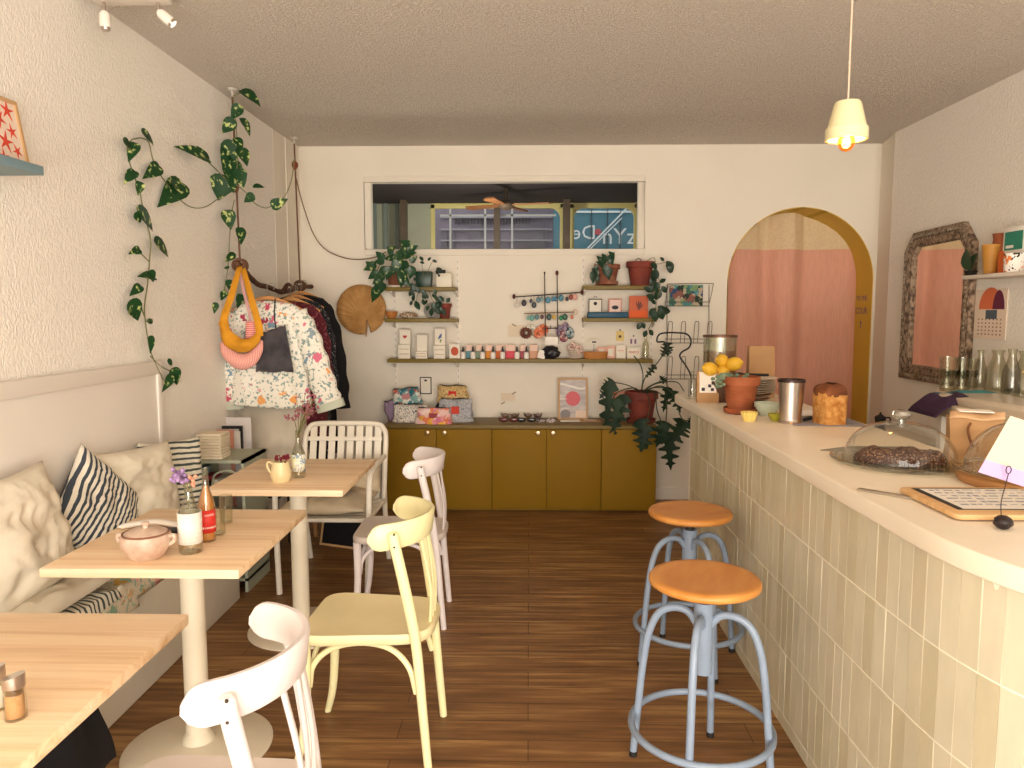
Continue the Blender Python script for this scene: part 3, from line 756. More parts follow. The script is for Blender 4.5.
# --- kraft coffee pouch with a white label
p = onz(707, 402, ZC)
t = thing('coffee_pouch', 'small kraft pouch with a white illustrated label on the far end of the counter', 'pouch', p, -.12)
w = MB(); w.grid(lambda u, v: (( .058 if v < .98 else .056) * (1, 1, -1, -1, 1)[int(u * 4 + .5)] , (.034 * (1 - .85 * max(0, v - .55) / .45)) * (-1, 1, 1, -1, -1)[int(u * 4 + .5)], v * .17), 5, 12)
w.add([(-.058, -.034, 0), (.058, -.034, 0), (.058, .034, 0), (-.058, .034, 0)], [(0, 1, 2, 3)])
w.build('bag', m_kraft, t, ang=30)
yb_ = lambda z: -.034 * (1 - .85 * max(0, z / .17 - .55) / .45)
lb = MB().grid(lambda u, v: (-.046 + .09 * u, yb_(.055 + v * .112) - .0015, .055 + v * .112), 2, 16).build('label', m_paper, t)
w = MB()
for x0_, z0_, sz_ in ((.0, .085, .016), (.018, .10, .018), (-.035, .065, .018), (.015, .065, .016)): w.grid(lambda u, v: (x0_ + sz_ * u, yb_(z0_ + v * sz_) - .0025, z0_ + v * sz_), 2, 4)
w.build('label_print', m_ink, lb)
# bottle left of the pouch
def bottle(name, label, cat, loc, r, h, m, neck=.35, nr=.38, group=None, flare=1.0):
    o = MB().lathe([(.3 * r, .004), (.95 * r, 0), (r, .01), (r, h * (1 - neck) * .85), (.92 * r, h * (1 - neck)), (nr * r * 1.15, h * (1 - neck * .55)), (nr * r, h * .82), (nr * r * flare, h * .97), (nr * r * flare * 1.1, h), (nr * r * flare * .9, h), (nr * r * .85, h * .82), (.86 * r, h * (1 - neck)), (.93 * r, .02), (.01, .012)], n=24, close=False).build(name, m, None, ang=50)
    o.location = loc; return tag(o, label, cat, group)
bottle('glass_bottle', 'narrow clear glass bottle at the far left corner of the counter, beside the kraft pouch', 'bottle', onz(692, 399, ZC), .024, .16, m_glass)
# tall glass jar
p = onz(722, 388, ZC) ; p = Vector((ony(719, 380, 4.38).x, 4.38, ZC))
t = thing('glass_jar', 'tall wide clear glass jar with a brown rim at the far end of the counter', 'jar', p)
hj = ony(719, 335, 4.38).z - ZC
MB().lathe([(.085, 0), (.092, .006), (.094, .03), (.094, hj - .012), (.090, hj - .012), (.090, .03), (.01, .01)], n=40, close=False).build('jar_wall', m_glassg, t)
MB().lathe([(.090, hj - .012), (.098, hj - .012), (.098, hj), (.090, hj)], n=40, close=False).build('rim', mat('bronze_rim', '#6f4e3c', rough=.4, metal=.5), t)
zq = ony(719, 351, 4.38).z - ZC
MB().lathe([(.088, .012), (.0885, zq), (.01, zq)], n=40).build('liquid', glassmat('pink_tinted_water', '#f0dcd0', tint=.02), t)
# lemons in a bowl
m_lemon = mat('lemon_skin', '#F2C03A', rough=.45, var=.06, scale=20, bump=.15, bscale=120)
pb = Vector((ony(724, 380, 4.15).x, 4.15, ZC))
o = MB().lathe([(.05, 0), (.055, .006), (.07, .05), (.090, .105), (.092, .11), (.086, .11), (.06, .055), (.01, .012)], n=32).build('fruit_bowl', mat('dark_bowl', '#5c4234', rough=.5), None, loc=pb); tag(o, 'dark bowl holding lemons behind the kraft pouch', 'bowl')
for i, (px, py, a) in enumerate(((710, 369, .4), (722, 361, 1.2), (734, 364, 2.6), (722, 372, 2))):
    q = ony(px, py, 4.12 + (.05 if i == 1 else (.03 if i == 3 else 0)))
    w = MB(); w.ball((0, 0, 0), .038, 20, 14, sc=(1.22, 1, 1)); 
    for s in (-1, 1): w.lathe([(.013, .040), (.008, .050), (.001, .053)], n=10, M=Matrix.Rotation(s * PI / 2, 4, 'Y'))
    o = w.build('lemon', m_lemon, None, loc=q, rot=(.2, .25, a)); tag(o, ('leftmost lemon in the dark bowl, above the kraft pouch', 'middle lemon in the bowl, highest of the pile', 'rightmost lemon in the bowl, beside the plate stack', 'lemon at the bottom of the bowl under the others')[i], 'lemon', 'lemons in the counter bowl')
# stack of plates and bowls
pp = onz(752, 402, ZC); zz = ZC; rnd = random.Random(5)
m_pl = mat('cream_stoneware', '#EFE2D0', rough=.4, var=.05, scale=6); m_pl2 = mat('brown_edge_stoneware', '#A9785E', rough=.5)
for i in range(11):
    r = .085 + (.045 * min(1, i / 6)) - (.0); th = .0125 if i < 10 else .016
    if i > 6: r = .128
    m_ = m_pl2 if i in (1, 3) else m_pl
    o = MB().lathe([(r * .55, 0), (r * .6, .003), (r * .97, th * .85), (r, th * .95), (r * .97, th * 1.05), (r * .62, .006), (.01, .005)], n=36).build('plate', m_, None, loc=(pp.x + rnd.uniform(-.003, .003), pp.y + rnd.uniform(-.003, .003), zz)); zz += th * .98
    tag(o, 'stoneware plate with a brown rim low in the counter stack' if m_ is m_pl2 else 'cream stoneware plate in the stack behind the terracotta pot', 'plate', 'stacked plates on the counter' if m_ is m_pl else 'brown rimmed plates in the stack')
w = MB(); w.tube(spline([(-.10, .0, .008), (-.05, -.02, .014), (.02, .0, .012), (.09, .02, .010)], 5), [.008] * 16, 8)
w.ball((-.075, 0, .014), .024, sc=(1.3, .8, .5))
o = w.build('cloth_strip', m_black, None, loc=(pp.x - .0, pp.y, zz)); tag(o, 'black rolled cloth lying on top of the plate stack', 'cloth')
q = Vector((ony(760, 380, 4.38).x, 4.38, ZC)); hb = ony(760, 346, 4.38).z - ZC
w = MB(); w.grid(lambda u, v: (.075 * (1, 1, -1, -1, 1)[int(u * 4 + .5)] * (1 - .03 * v), .04 * (1 - .6 * v) * (-1, 1, 1, -1, -1)[int(u * 4 + .5)], v * hb), 5, 14)
o = w.build('paper_bag', m_kraft, None, loc=q, ang=30, bevel=0); tag(o, 'upright light kraft paper bag behind the plate stack in front of the pink curtain', 'bag')
# terracotta pot with succulent
p = onz(740, 413, ZC); s_ = S(p)
t = pot('potted_succulent', 'terracotta pot with a grey-green trailing succulent on the counter', p, 18.8 * s_, 37 * s_, m_terra, 'potted plant', saucer=True)
for k in (.35, .55): MB().lathe([(18.8 * s_ * (.66 + .27 * k), 37 * s_ * k), (18.8 * s_ * (.66 + .27 * k) + .0025, 37 * s_ * k + .004), (18.8 * s_ * (.66 + .27 * k) + .001, 37 * s_ * k + .008)], n=32, close=False).build('moulded_band', m_terra, t)
m_succ = mat('grey_green_succulent', '#7f8f74', rough=.6, col2='#5f745e', scale=12)
w = MB(); rnd = random.Random(2); w2 = MB()
for k in range(6):
    a = PI * .75 + rnd.uniform(-.9, 1.1); L0 = rnd.uniform(.04, .075); P = spline([(-.045, -.02, .15), (-.045 + math.cos(a) * L0 * .7, -.02 + math.sin(a) * L0 * .4, .185), (-.05 + math.cos(a) * L0 * 1.2, -.03 + math.sin(a) * .02, .165 - rnd.uniform(0, .05))], 5)
    w2.tube(P, .002, 6)
    for q in P[3:]:
        w.ball(q + Vector((rnd.uniform(-.012, .012), rnd.uniform(-.012, .012), rnd.uniform(-.008, .01))), rnd.uniform(.009, .013), 8, 6, sc=(1, .7, .8))
for k in range(14): w.ball((rnd.uniform(-.065, .03), rnd.uniform(-.05, .0), .168 + rnd.uniform(-.005, .022)), rnd.uniform(.009, .013), 8, 6, sc=(1, .7, .8))
w.build('foliage', m_succ, t); w2.build('stem', m_stem, t)
# small cups and bowls
def lobj(name, label, cat, loc, prof, m, group=None, n=32, **k):
    o = MB().lathe(prof, n=n, close=False).build(name, m, None, loc=loc, ang=40, **k); return tag(o, label, cat, group)
p = onz(749, 421, ZC)
w = MB()
def rib(u, v):
    a = 2 * PI * u; R = (.024 + .014 * v) * (1 + .05 * math.cos(a * 12)); return (R * math.cos(a), R * math.sin(a), .042 * v)
w.grid(rib, 96, 6, closeu=True); w.grid(lambda u, v: (rib(u, 1 - v)[0] * .9, rib(u, 1 - v)[1] * .9, .042 - .036 * v), 96, 6, closeu=True); w.lathe([(.024, 0), (.001, 0)], close=False); w.lathe([(.024, .006), (.001, .006)], close=False)
o = w.build('ribbed_cup', mat('pale_yellow_ceramic', '#F3D97C', rough=.35), None, loc=p); tag(o, 'tiny pale yellow ribbed cup in front of the terracotta pot', 'cup')
lobj('mint_bowl', 'mint green bowl between the terracotta pot and the steel cup', 'bowl', onz(767, 415, ZC), [(.001, 0), (.03, 0), (.034, .006), (.055, .035), (.062, .06), (.059, .06), (.050, .035), (.03, .010), (.001, .009)], mat('mint_ceramic', '#CBD8C4', rough=.35))
lobj('olive_dish', 'small olive green dish left of the steel cup', 'dish', onz(776, 421, ZC), [(.001, 0), (.02, 0), (.034, .022), (.037, .034), (.034, .034), (.02, .006), (.001, .006)], mat('olive_glaze', '#A8A234', rough=.25))
p = onz(790, 423, ZC); s_ = S(p)
t = thing('steel_cup', 'tall tapered brushed steel mixing cup on the counter', 'cup', p)
hh = 44 * s_
MB().lathe([(.001, 0), (11.8 * s_, 0), (12 * s_, .006), (10.6 * s_, .012), (10.3 * s_, .02), (12.8 * s_, hh - .012), (12.3 * s_, hh - .012), (9.8 * s_, .02), (.001, .015)], n=40, close=False).build('body', m_chrome, t, ang=40)
MB().lathe([(12.3 * s_, hh - .012), (13.3 * s_, hh - .012), (13.4 * s_, hh - .002), (12.9 * s_, hh), (12.3 * s_, hh)], n=40, close=False).build('rim', mat('dark_steel_rim', '#4a3a36', rough=.35, metal=.7), t)
# slate, loaf, knife
c0 = onz(822, 422, ZC)
o = MB().box(-.16, .15, -.11, .12, 0, .006).build('slate_board', mat('grey_slate', '#8d868a', rough=.7), None, loc=(c0.x, c0.y - .02, ZC), rot=(0, 0, -.05), bevel=.002); tag(o, 'thin grey slate board under the loaf of bread', 'board')
p = onz(829, 423, ZC + .006); s_ = S(p)
m_br = mat('bread_crust', '#E0A962', rough=.8, col2='#B9762F', scale=45, bump=1, bscale=50)
m_br2 = mat('dark_crust', '#5e3320', rough=.7, col2='#8a4e26', scale=14, bump=.5, bscale=30)
w = MB()
def loaf(u, v):
    a = 2 * PI * u; z = v
    sq = lambda t_: (abs(math.cos(t_)) ** .45) * (1 if math.cos(t_) > 0 else -1)
    R = 1 + .10 * max(0, z - .45) - .0
    if z > .78: R *= math.sqrt(max(.0, 1 - ((z - .78) / .24) ** 2)) 
    x = 13 * s_ * sq(a) * R; y = 13 * s_ * (abs(math.sin(a)) ** .45) * (1 if math.sin(a) > 0 else -1) * R
    q = noise.noise(Vector((x * 30, y * 30, z * 3))) * .008
    return (x * (1 + q * 6), y * (1 + q * 6), z * 40 * s_ + q * (z > .6))
w.grid(loaf, 40, 26, closeu=True); w.lathe([(.001, 0), (12 * s_, 0)], n=20, close=False)
for i, f in enumerate(w.f):
    zc = sum(w.v[k][2] for k in f) / len(f); w.mi[i] = 1 if zc > 29 * s_ + 5 * s_ * noise.noise(Vector(w.v[f[0]]) * 40) else 0
o = w.build('bread_loaf', [m_br, m_br2], None, loc=p, rot=(0, 0, .25), ang=60); tag(o, 'golden crusty loaf of bread with a dark baked top on the counter', 'bread')
o = MB().box(-.05, .05, -.035, .035, 0, .025).build('napkin_stack', m_paper, None, loc=onz(808, 415, ZC + .006), bevel=.004, rot=(0, 0, .2)); tag(o, 'small stack of white napkins between the steel cup and the loaf', 'napkins')
t = thing('bread_knife', 'black-handled knife lying beside the loaf', 'knife', onz(808, 420, ZC + .006), .9)
MB().tube([(-.055, 0, .008), (0, 0, .009), (.045, 0, .008)], [.008, .0095, .007], 10, flat=.7).build('handle', m_black, t); MB().prism([(.045, -.010), (.13, -.008), (.145, .0), (.045, .010)], .006, .008, 'z').build('blade', m_chrome, t)
# --- glass cake domes
def cake_stand(label, c, R, r, h, foot=0):
    t = thing('cake_dome', label, 'cake dome', c)
    z = foot
    MB().lathe([(.001, z + .004), (R * .9, z + .004), (R * .97, z + .010), (R, z + .016), (R * .995, z + .020), (R * .96, z + .015), (R * .88, z + .010), (.001, z + .009)], n=72, close=False).build('plate', m_glassg, t)
    pr = []
    for i in range(15):
        a = PI / 2 * i / 14; pr.append((r * math.cos(a) ** .80 if i < 14 else .012, z + .014 + h * math.sin(a) ** .95))
    MB().lathe([(r + .006, z + .012), (r + .006, z + .018)] + pr, n=72, close=False).build('dome', m_glass, t)
    zk = z + .014 + h
    MB().lathe([(.012, zk - .004), (.013, zk + .008), (.024, zk + .014), (.027, zk + .024), (.024, zk + .036), (.014, zk + .040), (.001, zk + .040)], n=14, close=False).build('knob', glassmat('cut_glass', '#f4f4f0', tint=.3), t, smooth=False)
    return t
c1 = onz(899, 464, ZC); c1.z = ZC
cake_stand('clear glass cake dome with a faceted knob over a dark seeded cake on the counter', c1, .212, .168, .125)
m_cake = mat('seeded_cake', '#421c13', rough=.5, col2='#b48a64', scale=170, detail=3, ramp=(.55, .64), bump=1, bscale=70)
w = MB()
def cakef(u, v):
    a = PI * u; x = (v - .5) * .285; e = math.sqrt(max(0, 1 - (abs(v - .5) * 2) ** 5)); q = 1 + .16 * noise.noise(Vector((x * 45, math.cos(a) * 3, math.sin(a) * 3))) + .10 * math.sin(x * 60)
    return (x, .060 * math.cos(a) * e * q, .010 + .043 * math.sin(a) ** .8 * e * q)
w.grid(cakef, 24, 40)
w.grid(lambda u, v: (cakef(0, v)[0], .060 * (1 - 2 * u) * math.sqrt(max(0, 1 - (abs(v - .5) * 2) ** 5)), .010), 3, 40)
o = w.build('seeded_cake', m_cake, None, loc=c1, rot=(0, 0, -.12), ang=80); tag(o, 'long dark seeded loaf cake under the nearer-left glass dome', 'cake')
c2 = onz(1032, 474, ZC + .03); c2.z = ZC
m_bwood = mat('round_wood_board', '#B98452', rough=.55, var=.15, scale=8)
o = MB().lathe([(.001, 0), (.185, 0), (.19, .006), (.19, .022), (.185, .026), (.001, .026)], n=60).build('round_board', m_bwood, None, loc=c2); tag(o, 'round wooden board under the right glass dome', 'board')
c2t = Vector(c2); c2t.z += .022
cake_stand('clear glass cake dome over orange pastries, cropped by the right edge of the photo', c2t, .20, .172, .145)
m_pst = mat('orange_pastry', '#E08A36', rough=.5, col2='#F0B45A', scale=18, bump=.4, bscale=40)
for i, (dx, dy) in enumerate(((-.10, -.02), (-.03, .06), (-.02, -.08), (.07, .0))):
    o = MB().ball((0, 0, 0), .042, 18, 12, sc=(1.1, 1, .72), jit=.25).build('pastry', m_pst, None, loc=(c2.x + dx, c2.y + dy, c2.z + .065)); tag(o, ('round orange pastry under the right dome, nearest its left rim', 'round orange pastry at the back under the right dome', 'round orange pastry at the front under the right dome', 'round orange pastry at the right under the right dome')[i], 'pastry', 'pastries under the right dome')
# kraft bread bag behind the second dome
q = onz(972, 463, ZC); q.z = ZC
t = thing('folded_paper_bag', 'folded-over kraft paper bag standing between the two glass domes', 'bag', q, -.35)
w = MB(); sgx = (1, 1, -1, -1, 1); sgy = (-1, 1, 1, -1, -1)
w.grid(lambda u, v: (.075 * sgx[int(u * 4 + .5)] * (1 + .02 * math.sin(v * 9)), .055 * (1 - .45 * v) * sgy[int(u * 4 + .5)] + .004 * math.sin(v * 14), v * .155), 5, 12)
w.build('bag', m_kraft, t, ang=25)
w = MB(); w.grid(lambda u, v: ((u - .5) * .156 + .02 * v, -.045 + v * .10 + .01, .150 + .022 * math.sin(v * PI) - .01 * v + .004 * math.sin(u * 8)), 8, 10)
w.build('folded_flap', mat('pale_kraft', '#DDB68C', rough=.85), t, solid=.003)
MB().box(-.05, .05, -.03, .04, .172, .175).build('white_slip', m_paper, t)
MB().tube(spline([(-.02, -.052, .14), (-.028, -.06, .12), (-.022, -.062, .09), (-.012, -.062, .065)], 4), .004, 6).build('twist_tie', mat('tie_paper', '#7a4a2c', rough=.7), t)
# grey slate and knife tips left of the dome
o = MB().prism([(-.14, .02), (.08, -.06), (.22, .0), (.20, .09), (.0, .10)], 0, .004, 'z').build('grey_spatula', mat('dull_grey_metal', '#8e8578', rough=.5, metal=.4), None, loc=onz(862, 452, ZC)); tag(o, 'flat grey cake server pointing left behind the glass dome', 'server')
o = MB().box(-.08, .08, -.012, .012, 0, .006).build('wooden_stick', mat('grey_stick', '#9a8c7a', rough=.6), None, loc=onz(888, 495, ZC), rot=(0, 0, -.75), bevel=.002); tag(o, 'thin grey wooden stick poking out from under the menu board', 'stick')
# menu board
A = onz(897, 493, ZC); B = onz(957, 522, ZC); ang_ = math.atan2((A - B).y, (A - B).x) - PI / 2
t = thing('menu_board', 'flat light wood clipboard with a handwritten white menu lying on the counter', 'menu board', A, ang_ * .6)
Lx, Ly = .40, (A - B).length
MB().prism(rrect(0, Lx, -Ly, 0, .02), .004, .018, 'z').build('frame', woodmat('pale_beech', '#EFCB98', '#E2B680', '#CF9C62', axis=0, scale=16, stretch=.08), t, bevel=.004)
MB().box(.028, Lx - .03, -Ly + .045, -.02, .018, .0188).build('inlay', m_black, t)
MB().box(.045, Lx - .045, -Ly + .052, -.030, .0188, .0196).build('sheet', m_paper, t)
w = MB(); rnd = random.Random(4)
for k in range(6):
    x = .06
    while x < Lx - .07:
        l_ = rnd.uniform(.008, .03); y = -.05 - k * .030
        w.box(x, x + l_, y + rnd.uniform(-.006, .004), y + .006 + rnd.uniform(-.001, .004), .0196, .0199); x += l_ + rnd.uniform(.004, .012)
w.build('handwriting', mat('blue_grey_ink', '#a6a6b0', rough=.8), t)
# card holder with stone base
p = onz(1003, 529, ZC); s_ = S(p)
t = thing('card_holder', 'black pebble with an upright curled wire on the front of the counter', 'card holder', p)
MB().ball((0, 0, .016), .019, 16, 12, sc=(1.1, 1, .85), jit=.15).build('pebble', mat('black_stone', '#2a2020', rough=.35), t)
topz = ony(1003, 468, p.y).z - ZC
P = spline([(-.006, 0, .03), (-.008, 0, topz * .45), (.0, 0, topz * .75), (.004, 0, topz * .90)], 5) + [Vector((.004 + .006 * math.cos(a), 0, topz * .97 + .009 * math.sin(a))) for a in [-PI / 2 + i * PI / 5 for i in range(14)]]
MB().tube(P, .0012, 6).build('wire', m_black, t)
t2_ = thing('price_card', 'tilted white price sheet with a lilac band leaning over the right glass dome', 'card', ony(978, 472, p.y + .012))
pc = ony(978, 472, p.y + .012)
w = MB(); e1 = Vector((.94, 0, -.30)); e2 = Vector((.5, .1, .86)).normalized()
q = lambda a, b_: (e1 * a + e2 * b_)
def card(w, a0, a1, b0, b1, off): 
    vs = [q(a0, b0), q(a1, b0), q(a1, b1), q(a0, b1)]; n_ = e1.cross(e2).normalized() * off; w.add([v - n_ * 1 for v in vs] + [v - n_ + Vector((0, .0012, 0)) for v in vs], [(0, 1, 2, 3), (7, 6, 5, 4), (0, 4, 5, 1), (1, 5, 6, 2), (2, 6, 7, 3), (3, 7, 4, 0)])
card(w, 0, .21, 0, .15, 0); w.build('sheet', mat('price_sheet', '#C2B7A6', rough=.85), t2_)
w = MB(); card(w, 0, .21, 0.0, .034, -.0008); w.build('lilac_band', mat('lilac_print', '#B89CC4', rough=.8), t2_)
# ================================================================= BEHIND THE COUNTER
t = thing('back_worktop', 'pale worktop with a side panel along the right wall behind the counter', 'worktop', (2.4, 3.4, 0))
ZW = 1.06
e0 = onz(925, 401, ZW); e1_ = onz(1024, 421, ZW)
xf = (e0.x + e1_.x) / 2
MB().prism([(xf, 2.2), (RX - .003, 2.2), (RX - .003, 4.48), (2.40, 4.42), (xf, e0.y + .02)], ZW - .06, ZW, 'z').build('worktop', mat('pale_worktop', '#E6D6BC', rough=.4), t, world=True, bevel=.005)
MB().box(xf + .03, xf + .10, e0.y - .06, e0.y - .02, 0, ZW - .06).build('side_panel', m_wall, t, world=True)
MB().box(xf + .05, RX - .003, 2.2, 2.24, 0, ZW - .06).build('side_panel', m_wall, t, world=True)
MB().prism([(xf + .16, 2.25), (RX - .003, 2.25), (RX - .003, 4.3), (xf + .34, 4.1), (xf + .16, 3.65)], 0.02, ZW - .062, 'z').build('recess_shade_block', mat('recess_shade_grey', '#6f665f', rough=.6), t, world=True)  # dark block added for the shade in the open space below the slab
w = MB()
q = onz(985, 400, ZW)
MB().prism([(xf + .03, 2.3), (xf + .03, 3.7), (xf + .06, 3.75), (xf + .36, 3.75), (xf + .36, 2.3)], ZW, ZW + .035, 'z').build('raised_sink', mat('sink_ceramic', '#E9DDCB', rough=.25), t, world=True, bevel=.01)
low = thing('low_cabinet', 'low white cabinet against the right wall beyond the worktop, carrying the moka pot', 'cabinet', (2.35, 4.95, 0))
MB().box(2.05, RX - .003, 4.65, 5.25, 0, .68).build('body', m_wall, low, world=True, bevel=.004); MB().box(2.035, 2.05, 4.66, 5.24, .02, .66).build('door', m_trim, low, world=True, bevel=.003)
p = Vector((ony(880, 425, 4.85).x, 4.85, .68))
t = thing('moka_pot', 'small black moka pot behind the counter near the arch', 'coffee pot', p)
MB().lathe([(.001, 0), (.042, 0), (.034, .07), (.030, .075), (.036, .135), (.036, .14), (.001, .15)], n=8, close=False).build('body', m_black, t, smooth=False)
MB().lathe([(.036, .14), (.006, .158), (.008, .165), (.001, .17)], n=8, close=False).build('lid', m_black, t)
MB().tube(spline([(.03, 0, .135), (.062, 0, .132), (.058, 0, .09)], 5), .005, 8).build('handle', m_black, t)
# cloths
def cloth(name, label, m, loc, sx, sy, h, seed, hang=0):
    def fn(u, v):
        x = (u - .5) * sx; y = (v - .5) * sy; z = h * (.5 + .6 * noise.noise(Vector((u * 3 + seed, v * 3, 0)))) * (4 * u * (1 - u)) ** .3 * (4 * v * (1 - v)) ** .3
        if hang and x < -sx * .2: z -= hang * ((-sx * .2 - x) / (sx * .3)) ** 1.5
        return (x, y, z + .004)
    w = MB(); w.grid(fn, 24, 24); o = w.build(name, m, None, loc=loc, solid=.004, ang=180); return tag(o, label, 'cloth')
cloth('dish_cloth', 'dark purple dish cloth hanging over the end of the back worktop', mat('purple_cloth', '#3d2540', rough=.95), (xf + .08, e0.y - .06, ZW), .30, .26, .06, 1, hang=.06)
cloth('dish_cloth', 'teal dish cloth lying on the back worktop beside the purple one', mat('teal_cloth', '#3f8083', rough=.95), (xf + .27, e0.y + .14, ZW + .002), .30, .20, .05, 5)
# glasses and carafes
m_tumb = glassmat('tumbler_glass', '#f7f7f0', tint=.10)
for i, (px, pb_, pt, rp) in enumerate(((947, 394, 359, 8.5), (962, 394, 360, 8), (972, 392, 361, 6))):
    p = onz(px, pb_ - 3, ZW); s_ = S(p); r = rp * s_; h = (pb_ - pt) * s_
    t = thing('stacked_tumblers', ('leftmost stack of glass tumblers in front of the mirror', 'middle stack of glass tumblers in front of the mirror', 'rightmost narrow stack of glass tumblers, next to the carafes')[i], 'glasses', p, 0, 'glass tumblers on the back worktop')
    for k in range(2):
        z0 = k * h * .38
        MB().lathe([(.001, z0 + .003), (r * .8, z0), (r, z0 + h * .6), (r * .95, z0 + h * .6), (r * .76, z0 + .01), (.001, z0 + .01)], n=24, close=False).build('tumbler', m_tumb, t)
for i, (px, pb_, pt, rp, lab) in enumerate(((979, 394, 353, 6, 'small clear glass bottle standing left of the widest carafe'), (996, 397, 353, 11, 'rounded clear glass carafe on the back worktop, between two slimmer bottles'), (1010, 400, 352, 8, 'clear glass bottle partly behind the edge carafe'), (1024, 400, 354, 13, 'large clear glass carafe cropped by the right edge of the photo'))):
    p = onz(px, pb_ - 3, ZW); s_ = S(p)
    o = MB().lathe([(.001, .004), (rp * s_, 0), (rp * s_ * 1.02, .02), (rp * s_, .55 * (pb_ - pt) * s_), (rp * s_ * .45, .78 * (pb_ - pt) * s_), (rp * s_ * .42, .9 * (pb_ - pt) * s_), (rp * s_ * .55, (pb_ - pt) * s_), (rp * s_ * .5, (pb_ - pt) * s_), (rp * s_ * .38, .88 * (pb_ - pt) * s_), (rp * s_ * .95, .5 * (pb_ - pt) * s_), (rp * s_ * .95, .02)], n=28, close=False).build('glass_carafe', m_tumb, None, loc=p); tag(o, lab, 'carafe', 'carafes on the back worktop')
# ---------------------------------------------------------------- mirror on the right wall
m_old = mat('weathered_carved_wood', '#AA917A', rough=.7, col2='#574334', scale=26, stretch=(1, 3, 1), bump=.9, bscale=60, ramp=(.42, .6))
cor = [onx(903, 388, RX), onx(971, 381, RX), onx(975, 246, RX), onx(963, 226, RX), onx(915, 237, RX), onx(901, 252, RX)]
y0, y1 = cor[1].y - .0, cor[0].y; z0 = 1.04; z1 = 2.03; ch = .13
outl = [(y0, z0), (y1, z0), (y1, z1 - ch), (y1 - ch * .85, z1 - .01), (y0 + ch * .9, z1), (y0, z1 - ch)]
cen = Vector(((y0 + y1) / 2, (z0 + z1) / 2))
def inset(pts, d):
    n = len(pts); o = []
    for i in range(n):
        a = Vector(pts[i - 1]); b_ = Vector(pts[i]); c = Vector(pts[(i + 1) % n])
        n1 = Vector((-(b_ - a).y, (b_ - a).x)).normalized(); n2 = Vector((-(c - b_).y, (c - b_).x)).normalized()
        k = (n1 + n2).normalized(); o.append(tuple(b_ + k * d / max(.3, k.dot(n1))))
    return o
t = thing('wall_mirror', 'tall mirror in a weathered carved wooden frame with cut corners on the right wall', 'mirror', (RX, cen.x, z0))
prof = [(0, .0), (.0, .035), (.02, .045), (.035, .030), (.05, .038), (.075, .022), (.09, .028), (.10, .010), (.10, 0)]
w = MB(); rings = [inset(outl, d) for d, _ in prof]; n_ = 6; vs = []; fs = []
for (d, h_), rg in zip(prof, rings): vs += [(RX - .002 - h_, y, z) for y, z in rg]
for j in range(len(prof) - 1):
    for i in range(n_): fs.append((j * n_ + i, j * n_ + (i + 1) % n_, (j + 1) * n_ + (i + 1) % n_, (j + 1) * n_ + i))
w.add(vs, fs)
w.build('frame', m_old, t, world=True, ang=25)
# carved beads
w = MB(); bead = inset(outl, .03)
for i in range(6):
    a = Vector(bead[i]); b_ = Vector(bead[(i + 1) % 6]); k = int((b_ - a).length / .026)
    for j in range(k):
        q = a.lerp(b_, (j + .5) / k); w.ball((RX - .045, q.x, q.y), .0085, 6, 5, sc=(.7, 1, 1.2))
ob = w.build('carved_beading', mat('pale_carving', '#B9AA94', rough=.7, col2='#6e5a48', scale=20), t, world=True); ob['kind'] = 'stuff'
m_mir = mat('mirror_silver', '#F2EEE8', rough=.03, metal=1)
g = inset(outl, .095)
MB().prism(g, RX - .010, RX - .006, 'x').build('glass', m_mir, t, world=True, smooth=False)
# ---------------------------------------------------------------- shelf on the right wall
XS = 2.43
za = onx(962, 274, XS).z - .01; ya = onx(962, 274, XS).y
o = MB().box(XS - .0, RX - .002, 3.0, ya, za - .02, za).build('wall_shelf', m_trim, None, bevel=.002, world=True, loc=((XS + RX) / 2, 3.6, za)); tag(o, 'white shelf high on the right wall holding cups and cartons', 'shelf')
def shelfpos(px, x=2.50): q = onx(px, 270, x); return Vector((x, q.y, za))
pz = shelfpos(971)
t = thing('small_pot_plant', 'small dark pot with broad green leaves at the end of the right wall shelf', 'potted plant', pz)
MB().lathe([(.025, 0), (.035, .03), (.03, .03), (.001, .028)], n=20).build('pot', m_black, t)
w = MB(); leaf_mesh(w, (0, 0, .03), (-.3, .25, .8), (-1, 0, .3), .13, .09, .3, 'oval'); leaf_mesh(w, (0, 0, .03), (-.1, -.2, .7), (-1, 0, .3), .10, .09, .3, 'oval'); leaf_mesh(w, (0, 0, .05), (-.1, .7, .9), (-1, 0, .3), .15, .06, .5, 'oval'); w.build('foliage', m_leaf, t)
s_ = .0056
lobj('mustard_cup', 'tall mustard yellow ribbed cup on the right wall shelf', 'cup', shelfpos(990), [(.001, 0), (.030, 0), (.040, .10), (.045, .155), (.047, .16), (.043, .16), (.03, .01), (.001, .01)], mat('mustard_glaze', '#C98F3E', rough=.5, var=.1, scale=30, stretch=(.1, .1, 2)))
lobj('brown_jar', 'brown terracotta jar behind the mustard cup on the right wall shelf', 'jar', shelfpos(1001, 2.56), [(.001, 0), (.05, 0), (.055, .10), (.045, .19), (.05, .22), (.044, .22), (.04, .19), (.001, .02)], m_terra)
p = shelfpos(1014, 2.47)
t = thing('patterned_cup', 'white cup with black and orange shapes on the right wall shelf', 'cup', p)
MB().lathe([(.001, 0), (.045, 0), (.05, .095), (.046, .095), (.04, .01), (.001, .01)], n=32, close=False).build('cup', patch('terrazzo', ['#F4EEE6', '#F4EEE6', '#F4EEE6', '#2c2622', '#E0803C', '#F4EEE6'], scale=34), t)
p = shelfpos(1018, 2.545)
t = thing('card_box', 'white and green illustrated box behind the patterned cup on the right wall shelf', 'box', p)
MB().box(-.03, .03, -.10, .09, 0, .24).build('box', m_paper, t, bevel=.002)
